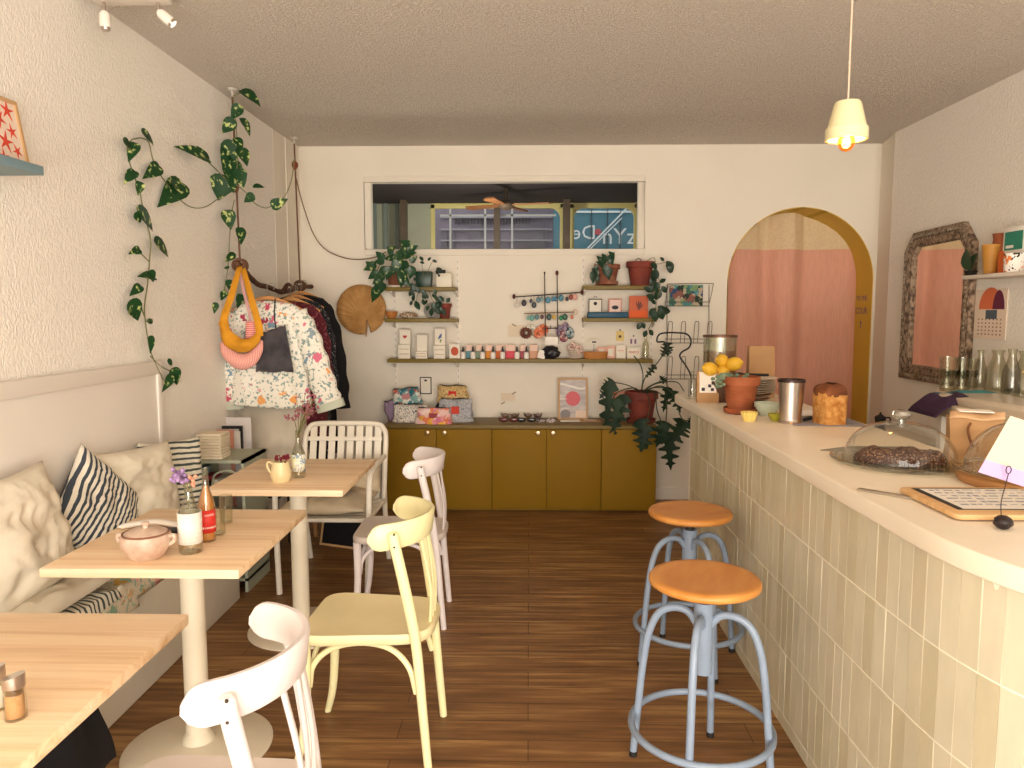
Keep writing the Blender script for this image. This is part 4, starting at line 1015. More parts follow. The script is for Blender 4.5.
MB().box(-.032, -.03, -.07, .075, .12, .215).build('green_panel', mat('green_print', '#2f8a74', rough=.7), t)
MB().box(-.0335, -.032, .0, .06, .13, .145).build('white_caption', m_paper, t)
MB().box(-.031, .031, .075, .12, 0, .12).build('orange_panel', mat('orange_print', '#E0733A', rough=.7), t)
# calendar
a_ = onx(977, 290, RX); b_ = onx(1006, 340, RX)
t = thing('wall_calendar', 'small paper wall calendar with an orange arch picture above a month grid', 'calendar', (RX, (a_.y + b_.y) / 2, b_.z))
yy0, yy1, zz0, zz1 = b_.y, a_.y, b_.z, a_.z
MB().box(RX - .006, RX - .002, yy0, yy1, zz0, zz1).build('sheet', mat('calendar_paper', '#F0DCC8', rough=.8), t, world=True)
cy = (yy0 + yy1) / 2; rr = (yy1 - yy0) * .36; zm = zz0 + (zz1 - zz0) * .60
MB().prism([(cy + rr * math.cos(a), zm + rr * 1.15 * math.sin(a)) for a in [PI * i / 20 for i in range(21)]], RX - .0075, RX - .006, 'x').build('orange_arch', mat('orange_print2', '#E2774E', rough=.7), t, world=True)
w = MB(); w.prism([(cy - rr * .9 + rr * .55 * math.cos(a) * .9 + .02, zm + rr * 1.0 * math.sin(a)) for a in [PI * i / 12 for i in range(13)]], RX - .0085, RX - .0075, 'x').build('plum_shape', mat('plum_print', '#6b2340', rough=.7), t, world=True)
MB().box(RX - .0085, RX - .0065, cy - rr * .6, cy + rr * .35, zm - .055, zm - .004).build('grey_block', mat('slate_print', '#55606c', rough=.7), t, world=True)
w = MB()
for i in range(5):
    for j in range(7):
        y = yy0 + (yy1 - yy0) * (.14 + j * .115); z = zz0 + (zz1 - zz0) * (.08 + i * .075); w.box(RX - .0072, RX - .006, y, y + .010, z, z + .008)
ob = w.build('dates', mat('brown_print', '#9a6a54', rough=.8), t, world=True); ob['kind'] = 'stuff'
# ================================================================= PENDANT LAMP
YP = 2.9
pt_ = ony(848, 102, YP); pbm = ony(848, 140, YP); R = 19 * YP / 750 
t = thing('pendant_lamp', 'cream flowerpot-shaped pendant lamp with a glowing bulb over the counter', 'lamp', (pt_.x, YP, pbm.z))
hL = pt_.z - pbm.z
MB().lathe([(R * .92, 0), (R * 1.02, .0), (R * 1.02, hL * .30), (R * .93, hL * .32), (R * .66, hL * .93), (R * .60, hL), (.006, hL), (.006, hL - .006), (R * .56, hL - .008), (R * .88, hL * .3), (R * .92, hL * .02)], n=48, close=False).build('shade', mat('cream_porcelain', '#F1E6B8', rough=.35), t, ang=35)
MB().cyl((0, 0, hL), (0, 0, CZ - pbm.z), .0035, n=8).build('cord', mat('pink_cord', '#E9CDB4', rough=.7), t)
bb = MB().ball((0, 0, -.008), .031, 20, 14, sc=(1, 1, 1.1)).build('bulb', glassmat('amber_glass', '#f7c983', tint=.04), t)
MB().tube([(.008 * math.cos(a * 2.2), .008 * math.sin(a * 2.2), -.026 + a * .004) for a in range(9)], .0022, 6).build('filament', mat('glowing_filament', '#FFC070', emis=45), bb)
MB().cyl((0, 0, .03), (0, 0, hL * .9), .014).build('socket', mat('white_socket', '#efe6d4', rough=.5), t)
d = bpy.data.lights.new('pendant_bulb', 'POINT'); d.energy = 5; d.color = (1, .72, .42); d.shadow_soft_size = .02
lo = bpy.data.objects.new('pendant_bulb', d); COL.objects.link(lo); lo.location = (pt_.x, YP, pbm.z - .004)
# ================================================================= BACK WALL: CABINETS
m_olive = mat('mustard_cabinet', '#8E6A14', rough=.6, var=.05, scale=2, spec=.2)
m_olive_d = mat('olive_shelf', '#7F6A2C', rough=.5, var=.08, scale=6)
YF = 5.53
sx = [ony(p, 470, YF).x for p in (386, 437, 492, 546.5, 601, 655)]
ZT = .655
m_knob = mat('brass_knob', '#B59A7A', rough=.3, metal=.9)
def door_part(t, x0, x1, kx=None):
    d_ = MB().box(x0 + .0025, x1 - .0025, YF - .018, YF, .03, ZT - .032).build('door', m_olive, t, world=True, bevel=.0015)
    if kx: 
        MB().lathe([(.001, 0), (.008, 0), (.008, .012), (.016, .018), (.019, .026), (.015, .034), (.001, .036)], n=20, M=Matrix.Translation((kx, YF - .018, ony(500, 432, YF).z)) @ Matrix.Rotation(PI / 2, 4, 'X')).build('knob', m_knob, d_, world=True)
kn = [ony(p, 432, YF).x for p in (428, 445, 538, 553)]
for i, (a, b_, k1, k2, lab) in enumerate(((0, 2, kn[0], kn[1], 'mustard two-door cabinet at the left of the back wall, under the fabric pouches'), (2, 4, kn[2], kn[3], 'mustard two-door cabinet in the middle of the back wall, under the framed print'))):
    t = thing('low_cabinet', lab, 'cabinet', ((sx[a] + sx[b_]) / 2, 5.72, 0))
    MB().box(sx[a] + .001, sx[b_] - .001, YF + .001, BY - .022, .03, ZT - .03).box(sx[a] + .001, sx[b_] - .001, YF + .03, BY - .03, 0, .03).build('body', m_olive, t, world=True)
    door_part(t, sx[a], sx[a + 1], k1); door_part(t, sx[a + 1], sx[b_], k2)
t = thing('low_cabinet', 'mustard single-panel cabinet at the right end of the back wall, under the potted philodendron', 'cabinet', ((sx[4] + sx[5]) / 2, 5.72, 0))
MB().box(sx[4] + .001, sx[5], YF + .001, BY - .022, .03, ZT - .03).box(sx[4] + .001, sx[5], YF + .03, BY - .03, 0, .03).build('body', m_olive, t, world=True)
MB().box(sx[4] + .003, sx[5] + .004, YF - .024, YF, .022, ZT - .03).build('panel', m_olive, t, world=True, bevel=.0015)
o = MB().box(sx[0] - .01, sx[5] + .008, YF - .02, BY - .002, ZT - .028, ZT).build('cabinet_top', mat('olive_top', '#7E6836', rough=.5, var=.05), None, loc=((sx[0] + sx[5]) / 2, 5.7, ZT), world=True, bevel=.003); tag(o, 'continuous olive worktop running over the mustard cabinets', 'worktop')
# ================================================================= SHELVES
YSH = 5.76
def shelf(px0, px1, py, lab):
    a = ony(px0, py, YSH); b_ = ony(px1, py, YSH)
    t = thing('wall_shelf', lab, 'shelf', ((a.x + b_.x) / 2, 5.85, a.z))
    z = (a.z + b_.z) / 2
    MB().box(a.x, b_.x, YSH, BY - .012, z - .030, z).build('board', m_olive_d, t, world=True, bevel=.003)
    return t, z
def bracket(t, x, z):
    MB().prism([(BY - .012, z - .03), (YSH + .02, z - .03), (YSH + .02, z - .04), (BY - .03, z - .075), (BY - .012, z - .075)], x - .005, x + .005, 'x').build('bracket', m_trim, t, world=True)
railx = [ony(p, 300, BY).x for p in (395, 458, 583, 652)]
tA, zA = shelf(384.5, 456, 287, 'short olive shelf at upper left holding the trailing pothos pot')
tB, zB = shelf(384.5, 457, 318.5, 'short olive shelf below the pothos, holding a wooden bowl and small red pot')
tC, zC = shelf(387, 653, 359, 'long olive shelf spanning the back wall with cards and bottles')
tD, zD = shelf(583, 656, 285.5, 'short olive shelf at upper right holding two terracotta pots')
tE, zE = shelf(583, 657, 318, 'short olive shelf at right holding small framed cards and an orange card')
for t, z, xs in ((tA, zA, railx[:2]), (tB, zB, railx[:2]), (tC, zC, railx), (tD, zD, railx[2:]), (tE, zE, railx[2:])):
    for x in xs: bracket(t, x, z)
for i, (x, top, bot, lab) in enumerate(((railx[0], 258, 412, 'leftmost slotted white shelf rail'), (railx[1], 258, 405, 'second slotted white shelf rail from the left'), (railx[2], 256, 410, 'third slotted white shelf rail, right of the earring rack'), (railx[3], 268, 366, 'rightmost slotted white shelf rail, beside the wire rack'))):
    z1 = ony(400, top, BY).z; z0 = ony(400, bot, BY).z
    t = thing('shelf_rail', lab + ' on the back wall', 'shelf rail', (x, BY, z0), 0, 'slotted shelf rails')
    MB().box(x - .008, x + .008, BY - .011, BY - .001, z0, z1).build('rail', m_trim, t, world=True)
    w = MB(); k = int((z1 - z0) / .05)
    for j in range(k):
        for s in (-1,): w.box(x - .002, x + .002, BY - .0116, BY - .0108, z0 + .02 + j * .05, z0 + .04 + j * .05)
    w.build('slots', mat('slot_shadow_metal', '#b5a596', rough=.6), t, world=True)['kind'] = 'stuff'
def on(px, z, y=5.84): return Vector((ony(px, 350, y).x, y, z))
sB = S(Vector((0, 5.84, 1.3)))
# ---- top-left shelf: pothos, green planter, white square pot
m_basket = mat('brown_basket', '#7c4a34', rough=.8, bump=.5, bscale=90)
t = thing('potted_pothos', 'bushy variegated pothos in a brown pot on the upper left shelf', 'potted plant', on(397, zA))
MB().lathe([(.05, .012), (.056, .02), (.075, .15), (.08, .16), (.07, .16), (.001, .14)], n=28).build('pot', m_basket, t)
MB().lathe([(.001, 0), (.07, 0), (.085, .014), (.08, .014), (.001, .012)], n=28).build('saucer', m_trim, t)
def PY(y): return lambda a, b_: ony(a, b_, y)
def leaves(mb, lst, P, up=(0, -1, .25), W=.85, kind='heart', droop=.2, dz=0):
    for i, q in enumerate(lst):
        B = P(q[0], q[1]); T = P(q[2], q[3]); d = T - B; L = d.length
        u = Vector(up) + Vector((math.sin(i * 2.4) * .35, 0, math.cos(i * 1.7) * .3)); off = Vector(up).normalized() * (.012 * math.sin(i * 1.9) + .012)
        leaf_mesh(mb, B + off + d * .08, d, u, L * .95, L * W * (q[4] if len(q) > 4 else 1), droop, kind)
rnd = random.Random(11)
L1 = [(397, 262, 402, 248), (392, 255, 388, 247), (408, 254, 401, 243), (403, 256, 416, 252), (410, 246, 400, 241), (384, 262, 374, 262), (386, 268, 378, 276), (384, 260, 376, 252), (376, 266, 363, 270), (378, 272, 368, 279), (384, 276, 372, 284), (382, 282, 374, 291), (379, 288, 371, 302), (384, 284, 380, 294), (398, 262, 394, 276), (405, 262, 404, 278), (411, 262, 417, 256), (413, 268, 410, 280), (404, 272, 400, 288), (396, 258, 384, 258), (407, 268, 416, 276), (409, 252, 418, 246), (391, 268, 386, 280), (401, 276, 410, 286), (373, 268, 366, 262), (389, 252, 396, 246)]
w = MB(); leaves(w, L1, PY(5.72), W=.72)
w.build('foliage', m_leafv if False else mat('pothos_leaf', '#21482a', rough=.35, col2='#b9c47c', scale=30, ramp=(.60, .68)), t, world=True)
w = MB()
for q in ([(397, 262), (390, 256), (382, 262), (376, 274), (376, 288)], [(400, 262), (408, 256), (412, 262)], [(398, 262), (404, 252), (405, 246)]):
    w.tube(spline([ony(a, b_, 5.74) for a, b_ in q], 5), .003, 6)
w.build('vine', m_stem, t, world=True)
t = thing('green_planter', 'dark green rectangular planter with small trailing leaves, beside the pothos', 'potted plant', on(425, zA, 5.82))
MB().prism([(-.055, 0), (.055, 0), (.065, .12), (-.065, .12)], -.045, .045, 'y').build('pot', mat('bottle_green_glaze', '#17382b', rough=.35), t, bevel=.004)
w = MB(); LL = []
for k in range(30):
    a = rnd.uniform(409, 441); b_ = 287 + abs(a - 425) * -.2 + rnd.uniform(-8, 16) + (8 if a > 428 else 0); LL.append((a, b_, a + rnd.uniform(-4, 6), b_ + rnd.uniform(4, 9)))
LL += [(424, 262, 420, 257), (428, 262, 431, 258), (432, 260, 437, 262), (425, 264, 420, 262), (432, 303, 437, 311), (434, 306, 440, 314), (415, 300, 419, 310)]
leaves(w, LL, PY(5.73), W=.6, kind='oval'); w.build('foliage', m_leafd, t, world=True)
w = MB()
for q in ([(426, 285), (418, 294), (416, 304)], [(428, 284), (430, 294), (436, 308)], [(424, 276), (422, 266), (423, 260)], [(427, 276), (430, 266), (434, 260)]): w.tube(spline([ony(a, b_, 5.745) for a, b_ in q], 5), .0018, 6)
w.build('vine', m_stem, t, world=True)
t = thing('square_planter', 'cream square ceramic planter with a tiny dark succulent, right end of the upper left shelf', 'potted plant', on(445, zA))
MB().prism(rrect(-.062, .062, -.055, .055, .012), 0, .105, 'z').build('pot', mat('cream_ceramic', '#E6DCC8', rough=.4), t, bevel=.004)
w = MB(); leaves(w, [(441, 275, 436, 271), (441, 275, 438, 268), (441, 275, 445, 270), (442, 276, 446, 275), (441, 276, 438, 277), (443, 276, 445, 279)], PY(5.80), W=.9, kind='oval'); w.build('foliage', mat('dark_succulent', '#26302a', rough=.5), t, world=True)
# ---- second left shelf
lobj('wooden_bowl', 'small orange wooden bowl at the left end of the second left shelf', 'bowl', on(392, zB), [(.001, 0), (.03, 0), (.045, .03), (.050, .055), (.046, .055), (.03, .01), (.001, .008)], mat('orange_wood', '#B9753A', rough=.5))
o = MB().ball((0, 0, .024), .024, 20, 12, sc=(2.9, .9, 1), jit=.25).build('speckled_stone', mat('speckled_stone', '#8b6d55', rough=.6, col2='#d9c8b0', scale=60, ramp=(.5, .6)), None, loc=on(409, zB)); tag(o, 'long speckled brown stone lying beside the orange wooden bowl', 'stone')
o = MB().lathe([(.001, 0), (.055, .0), (.06, .012), (.055, .024), (.001, .026)], n=30, M=Matrix.Rotation(PI / 2 - .15, 4, 'X')).build('grey_disc', mat('grey_stone', '#a8a199', rough=.6, var=.2, scale=20), None, loc=on(432, zB + .061, 5.90)); tag(o, 'round grey stone disc leaning on the wall beside the small red pot', 'ornament')
t = pot('small_red_pot', 'small red terracotta pot with dark leaves on the second left shelf', on(445, zB), .056, .115, m_terra2, 'potted plant')
w = MB(); leaves(w, [(443, 306, 436, 302), (440, 304, 434, 308), (441, 304, 437, 313), (446, 303, 450, 298), (442, 303, 438, 298)], PY(5.79), W=.7, kind='oval'); w.build('foliage', m_leafd, t, world=True)
# ---- palm fan
cF = ony(361, 311, BY - .03); RF = 24.5 * S(cF)
t = thing('palm_leaf_fan', 'round tan woven palm-leaf fan hanging on the back wall left of the shelves', 'fan', cF)
w = MB(); hub = Vector((.045, 0, -.06)); NR = 90
def fan(u, v):
    a = math.radians(-66 + 345 * u) ; e = 1 - .06 * math.cos(a * 1.0 + 2)
    tip = Vector((RF * math.cos(a), 0, RF * math.sin(a))) * e
    p = hub.lerp(tip, v); p.y = -.004 - .006 * v * (1 if int(u * (NR - 1)) % 2 else 0)
    return tuple(p)
w.grid(fan, NR, 6); w.build('blade', mat('palm_fibre', '#C8985C', rough=.7, col2='#B07F45', scale=12), t, solid=.003, ang=15)
MB().tube([(.045, -.012, -.07), (.046, -.014, -.12), (.040, -.014, -.20)], [.008, .007, .005], 8).build('handle', mat('palm_stalk', '#A8794A', rough=.7), t)
MB().tube([fan(i / 60, 1.0) for i in range(61)], .0035, 6).build('rim_binding', mat('palm_edge', '#A97C48', rough=.7), t)
# ---- long shelf: card boxes with framed samples
m_cbox = mat('cream_card_box', '#F0E6D6', rough=.7)
m_gfr = mat('grey_card_edge', '#C3B6A8', rough=.7)
def card_print(parent, kind, c, s, y):
    if kind == 'heart':
        pts = [(c[0] + s * .06 * 16 * math.sin(a) ** 3, c[1] + s * .06 * (13 * math.cos(a) - 5 * math.cos(2 * a) - 2 * math.cos(3 * a) - math.cos(4 * a))) for a in [2 * PI * i / 28 for i in range(28)]]
        MB().prism(pts, y - .002, y, 'y').build('red_heart', mat('heart_red', '#C0392B', rough=.6), parent)
    if kind == 'flower':
        w = MB()
        for dx, dz, r in ((.0, .0, .5), (.3, .5, .45), (.35, -.1, .35), (-.4, -.6, .35), (.5, .9, .3)): w.ball((c[0] + dx * s, y - .002, c[1] + dz * s), r * s, 8, 6, sc=(1, .15, 1))
        w.build('blue_flower', mat('flower_blue', '#5d6c9a', rough=.7), parent)
        MB().prism([(c[0] + .1 * s, c[1] - 2.6 * s), (c[0] + .7 * s, c[1] - 1.4 * s), (c[0] + .5 * s, c[1] - .8 * s), (c[0] - .1 * s, c[1] - 1.3 * s)], y - .003, y, 'y').build('green_leaf', mat('leaf_print', '#8d9a62', rough=.7), parent)
for i, (px, w_, zb_, zt0, zt1, kind, lab) in enumerate(((405, 12, 359, 345, 330, 'heart', 'cream card box with a red heart card standing above it, leftmost on the long shelf'), (422, 11.5, 359, 352, 335, None, 'cream card box with a plain pale card above it, middle of the three'), (440, 11.5, 359, 346, 329, 'flower', 'cream card box with a blue flower card above it, rightmost of three'))):
    p = on(px, zC, 5.83); s_ = S(p); ww = w_ * s_ / 2
    t = thing('card_box', lab, 'card box', p)
    h0 = (zb_ - zt0) * s_; h1 = (zb_ - zt1) * s_
    MB().box(-ww, ww, -.045, .0, 0, h0).build('box', m_cbox, t, bevel=.002)
    w = MB()
    for k in range(2): w.box(-ww * .8, ww * .8, -.0456, -.045, h0 * (.3 + .35 * k), h0 * (.3 + .35 * k) + .006)
    w.build('printed_lines', mat('pale_brown_print', '#c9ae98', rough=.8), t)
    MB().box(-ww, ww, .004, .012, 0, h1).build('backing', m_gfr, t)
    MB().box(-ww * .86, ww * .86, .002, .004, h0 * 1.02, h1 - .007).build('card', m_cbox, t)
    if kind: card_print(t, kind, (0, (h0 + h1) / 2), .017 if kind == 'heart' else .02, .002)
def stand_card(name, label, cat, px0, px1, py0, py1, y, m, group=None, th=.004, lean=.02, z=None):
    """upright card resting on a shelf or hung on the wall"""
    a = ony(px0, py1, y); b_ = ony(px1, py0, y); zz = a.z if z is None else z; h = b_.z - a.z if z is None else ony(px1, py0, y).z - z
    t = thing(name, label, cat, ((a.x + b_.x) / 2, y, zz), 0, group)
    MB().box(-(b_.x - a.x) / 2, (b_.x - a.x) / 2, -th, 0, 0, h).build('card', m, t)
    return t, (b_.x - a.x), h
m_pinkc = mat('pink_card', '#EFB8A4', rough=.75)
t, ww, hh = stand_card('orange_figure_card', 'small card with an orange round figure, right of the flower card box', 'card', 449.5, 460, 344, 359, 5.82, m_cbox, z=zC)
MB().ball((0, -.005, hh * .5), ww * .36, 12, 8, sc=(1, .1, 1.15)).build('orange_figure', mat('orange_red_print', '#C8583C', rough=.7), t)
# dropper bottles with coloured boxes
m_wlab = mat('white_label', '#F4ECE2', rough=.6); m_cap = mat('black_dropper', '#2a2326', rough=.4)
rn = random.Random(8)
names = ('teal', 'sage', 'amber', 'burnt orange', 'coral pink', 'mauve', 'tan')
for i, (px, c, bw) in enumerate(((463, '#5e8f98', 6), (473, '#7f927c', 6), (482.5, '#D98A2E', 7), (493, '#CC6424', 7), (502.6, '#D84A58', 9), (517, '#A8505a', 6), (526.4, '#D9A482', 8))):
    p = on(px, zC, 5.80); s_ = S(p)
    t = thing('dropper_bottle', 'tiny white-labelled dropper bottle with a black cap, left of the %s box' % names[i], 'bottle', p, 0, 'dropper bottles on the long shelf')
    MB().lathe([(.001, 0), (.019, 0), (.020, .004), (.020, .043), (.012, .052), (.008, .054), (.008, .058), (.001, .058)], n=16, close=False).build('bottle', m_wlab, t)
    MB().lathe([(.010, .052), (.010, .070), (.006, .074), (.007, .086), (.004, .094), (.001, .094)], n=12, close=False).build('cap', m_cap, t)
    q = on(px + 3.8 + bw / 2, zC, 5.845)
    t = thing('product_box', '%s coloured little box with a pale upper half behind a dropper bottle' % names[i], 'box', q, 0, 'product boxes on the long shelf')
    MB().box(-bw * s_ / 2 - .005, bw * s_ / 2 - .003, -.02, .02, 0, .058).build('coloured_base', mat('box_%d' % i, c, rough=.6), t, bevel=.001)
    MB().box(-bw * s_ / 2 - .005, bw * s_ / 2 - .003, -.02, .02, .058, .105).build('pale_top', mat('pale_pink_box', '#F0CDBB', rough=.7), t, bevel=.001)
# black bag heap, card, scrunchie basket etc
p = on(551, zC, 5.80)
w = MB(); w.ball((0, 0, .045), .055, 24, 16, sc=(1.25, .9, .95), jit=.3); w.ball((-.03, 0, .03), .04, 18, 12, jit=.3)
o = w.build('black_pouch', mat('black_leather', '#1b1a20', rough=.35, bump=.6, bscale=30), None, loc=p); tag(o, 'crumpled shiny black pouch under the earring rack on the long shelf', 'pouch')
stand_card('white_tag_card', 'small tilted white card leaning on the black pouch', 'card', 537, 544.5, 350, 359, 5.775, m_wlab, z=zC + .004)[0].rotation_euler = (0, .25, 0)
stand_card('rack_sign', 'white handwritten sign at the foot of the earring rack', 'sign', 545, 558, 337, 345, 5.72, m_wlab)
p = on(575, zC, 5.82)
t = thing('wire_basket', 'small cream basket heaped with pink scrunchies on the long shelf', 'basket', p)
w = MB()
for k in range(5):
    z = .008 + k * .017; r = .042 + k * .006; w.tube([(r * math.cos(a), r * math.sin(a), z) for a in [2 * PI * i / 24 for i in range(24)]], .0028, 6, closed=True)
for k in range(14):
    a = 2 * PI * k / 14; w.tube([(.042 * math.cos(a), .042 * math.sin(a), .006), (.068 * math.cos(a + .25), .068 * math.sin(a + .25), .08)], .002, 5)
w.build('basket', mat('cream_wire', '#E8D4C4', rough=.6), t)
def scrunchie(name, label, loc, m, R=.028, r=.013, rot=(0, 0, 0), group=None):
    w = MB(); f = lambda u, v: ((R + (r * (1 + .25 * math.sin(u * 2 * PI * 13))) * math.cos(2 * PI * v)) * math.cos(2 * PI * u), (R + (r * (1 + .25 * math.sin(u * 2 * PI * 13))) * math.cos(2 * PI * v)) * math.sin(2 * PI * u), r * math.sin(2 * PI * v))
    w.grid(f, 78, 10, closeu=True); o = w.build(name, m, None, loc=loc, rot=rot, ang=180); return tag(o, label, 'scrunchie', group)
scm = [patch('scrunchie_%d' % i, c, scale=60) for i, c in enumerate((['#E9C2B4', '#C46a5c', '#F3E2D8'], ['#7c4a3a', '#5d3128'], ['#ECE3D4', '#8f9a70', '#F6EFE4'], ['#E8895E', '#F2B89A', '#D96a48'], ['#7b1f38', '#9c3a52', '#e8c8c0'], ['#b9a4b8', '#8d7a94'], ['#2f4a50', '#6c8c90', '#d5dfe0']))]
for i, (dx, dz, rx) in enumerate(((-.03, .085, .5), (.02, .09, -.3), (.0, .105, .2), (.03, .075, .9))):
    scrunchie('scrunchie', ('pink scrunchie at the left of the cream basket', 'pink scrunchie at the back of the cream basket', 'pink scrunchie on top of the cream basket heap', 'pink scrunchie at the right of the cream basket')[i], p + Vector((dx, -.01 * i, dz)), scm[0], .024, .011, (rx, .3 * i, 0), 'scrunchies in the basket')
p = on(595.5, zC, 5.79)
MB_ = MB().lathe([(.001, 0), (.080, 0), (.090, .006), (.096, .055), (.090, .055), (.084, .010), (.001, .008)], n=36, close=False, sy=.5).build('oval_basket', mat('honey_wood', '#B97A3E', rough=.6, bump=.3, bscale=60), None, loc=p); tag(MB_, 'oval honey coloured wooden basket on the long shelf right of the scrunchies', 'basket')
t, ww, hh = stand_card('caption_holder', 'thin stand with a small black caption above the oval basket', 'sign', 590, 598, 340, 344, 5.80, m_cbox)
MB().box(-.016, .016, -.0055, -.004, hh * .3, hh * .7).build('caption', m_ink, t); MB().cyl((0, .002, zC - t.location.z + .055), (0, .002, 0), .0015, n=6).build('stem', m_black, t)
for i, (a, b_, c, d_, y, m_, lab) in enumerate(((597, 606, 347, 359, 5.86, m_pinkc, 'pink card standing behind the oval basket'), (606.5, 615, 346, 359, 5.85, m_pinkc, 'pink card with a white panel right of the oval basket'), (616, 625.5, 345, 359, 5.85, m_cbox, 'cream card between two pink cards on the long shelf'), (627, 640.5, 347.5, 359, 5.85, m_cbox, 'cream card with red handwriting at the right of the long shelf'))):
    t, ww, hh = stand_card('greeting_card', lab, 'card', a, b_, c, d_, y, m_, z=zC)
    if i == 3:
        text_obj('red_writing', 'merci', .035, mat('red_ink', '#C9453C'), t, M=Matrix.Translation((0, -.0055, hh * .6)) @ Matrix.Rotation(PI / 2, 4, 'X'), world=False)
    elif i == 2: MB().box(-ww * .35, ww * .35, -.005, -.004, hh * .55, hh * .62).build('pink_line', m_pinkc, t)
    else: MB().box(-ww * .32, ww * .32, -.005, -.004, hh * .2, hh * .8).build('white_panel', m_cbox, t)
bottle('clear_bottle', 'tall clear glass bottle at the right end of the long shelf', 'bottle', on(645.5, zC, 5.83), .026, 24 * sB, m_tumb, neck=.4)
for i, (a, b_, c, d_, col_, mk, lab) in enumerate(((616, 624, 331, 341, '#E9CE86', '#6a4c34', 'tiny yellow card with a dark mark pinned above the long shelf'), (629.5, 637.5, 337, 345.5, '#EFE0D8', '#7c5a7a', 'tiny white card with purple marks pinned above the long shelf'))):
    t, ww, hh = stand_card('pinned_card', lab, 'card', a, b_, c, d_, BY - .004, mat('card_col_%d' % i, col_, rough=.7), th=.002)
    if i == 0: MB().ball((0, -.002, hh * .45), .012, 8, 6, sc=(1, .1, 1)).build('mark', mat('card_mark_0', mk), t)
    else:
        for x in (-.018, .014): MB().box(x - .007, x + .007, -.003, -.002, hh * .2, hh * .75).build('mark', mat('card_mark_1', mk), t)
    MB().ball((0, -.003, hh + .008), .006, 8, 6).build('pin', m_black, t)
# ---- earring rack
t = thing('earring_rack', 'dark metal rod rack with wooden end knobs hung with earrings on the back wall', 'rack', ony(550, 340, 5.84))
YR = 5.83; Q = lambda a, b_, y=YR: ony(a, b_, y)
MB().tube([Q(544.5, 274), Q(545.5, 340)], .004, 8).build('upright', m_black, t, world=True); MB().tube([Q(557, 274), Q(558, 344)], .004, 8).build('upright', m_black, t, world=True)
MB().tube([Q(545.5, 328.5), Q(558, 328)], .004, 8).build('cross_bar', m_black, t, world=True)
MB().tube([Q(514, 297), Q(582, 292.3)], .0045, 8).build('upper_bar', m_black, t, world=True)
MB().tube([Q(524, 313.5), Q(575, 312)], .004, 8).build('lower_bar', mat('thin_wood_rod', '#7a5a44'), t, world=True)
m_kw = mat('dark_red_wood', '#54231f', rough=.5)
for a, b_, r in ((514, 296.5, .018), (582, 292.3, .018), (557, 273, .018), (544.6, 273, .010)): MB().ball(Q(a, b_), r, 14, 10, sc=(.7, 1, 1.1)).build('end_knob', m_kw, t, world=True)
MB().tube([Q(575, 312) + Vector((.018 * math.cos(a), 0, .018 * math.sin(a))) for a in [2 * PI * i / 16 for i in range(16)]], .003, 6, closed=True).build('end_ring', mat('peach_ring', '#D9A48c'), t, world=True)
MB().tube([Q(551, 328.5), Vector((Q(551, 328).x, BY - .004, Q(551, 326).z))], .003, 6).build('wall_hook', m_black, t, world=True)
ear = [(517, 305, '#d8cfc4'), (524, 303, '#2b2a33'), (531, 301, '#48525c'), (534, 305, '#39444c'), (538.5, 300, '#5f7f8a'), (542, 299, '#7a9aa0'), (548, 300, '#4c88a0'), (553, 299, '#3f7c9a'), (556, 299, '#3b6f92'), (561, 298, '#4a7e90'), (567, 299, '#2d2c32'), (571, 297, '#8a3b36'), (575, 297, '#d9a090'),
       (528, 318, '#7aa89a'), (532, 318, '#5e9a94'), (537, 317, '#4f7d80'), (542, 317, '#50313a'), (549, 317, '#3d5350'), (554, 317, '#c9a23a'), (561, 318, '#157a4c'), (565, 317, '#2d5f48'), (572, 317, '#c46e50')]
for i, (a, b_, c) in enumerate(ear):
    w = MB(); P0 = Q(a, b_ - 6 if b_ > 310 else b_ - 7 + 0); P1 = Q(a, b_)
    top = Q(a, (296.8 - (a - 514) * .069) if b_ < 310 else 313); 
    t = thing('earring', 'small dangling earring on the %s bar of the rack' % ('upper' if b_ < 310 else 'lower'), 'earring', P1, 0, 'earrings on the upper bar' if b_ < 310 else 'earrings on the lower bar')
    m_ = mat('earring_%s' % c[1:], c, rough=.4)
    w.ball(P1, .017 + .004 * math.sin(i * 2.3), 10, 8, sc=(1, .35, 1.25)); w.build('bead', m_, t, world=True)
    MB().tube([top, P1], .0015, 5).build('hook', m_black, t, world=True)
for i, (a, b_, k) in enumerate(((526, 333, 1), (531, 330, 2), (539, 333, 3), (543, 330, 3), (561, 331, 5), (564, 336, 4), (570, 333, 6), (566, 328, 5))):
    scrunchie('scrunchie', ('brown scrunchie at the left of the cluster under the rack', 'cream and green scrunchie under the rack', 'orange scrunchie left of the rack uprights', 'orange scrunchie touching the left upright', 'lilac scrunchie right of the uprights', 'burgundy scrunchie right of the uprights', 'teal scrunchie at the right of the rack', 'lilac scrunchie above the burgundy one')[i], ony(a, b_, 5.865 + .01 * (i % 2)), scm[k], .030, .016, (PI / 2 + .3, .3 * i, .2 * i), 'scrunchies under the rack')
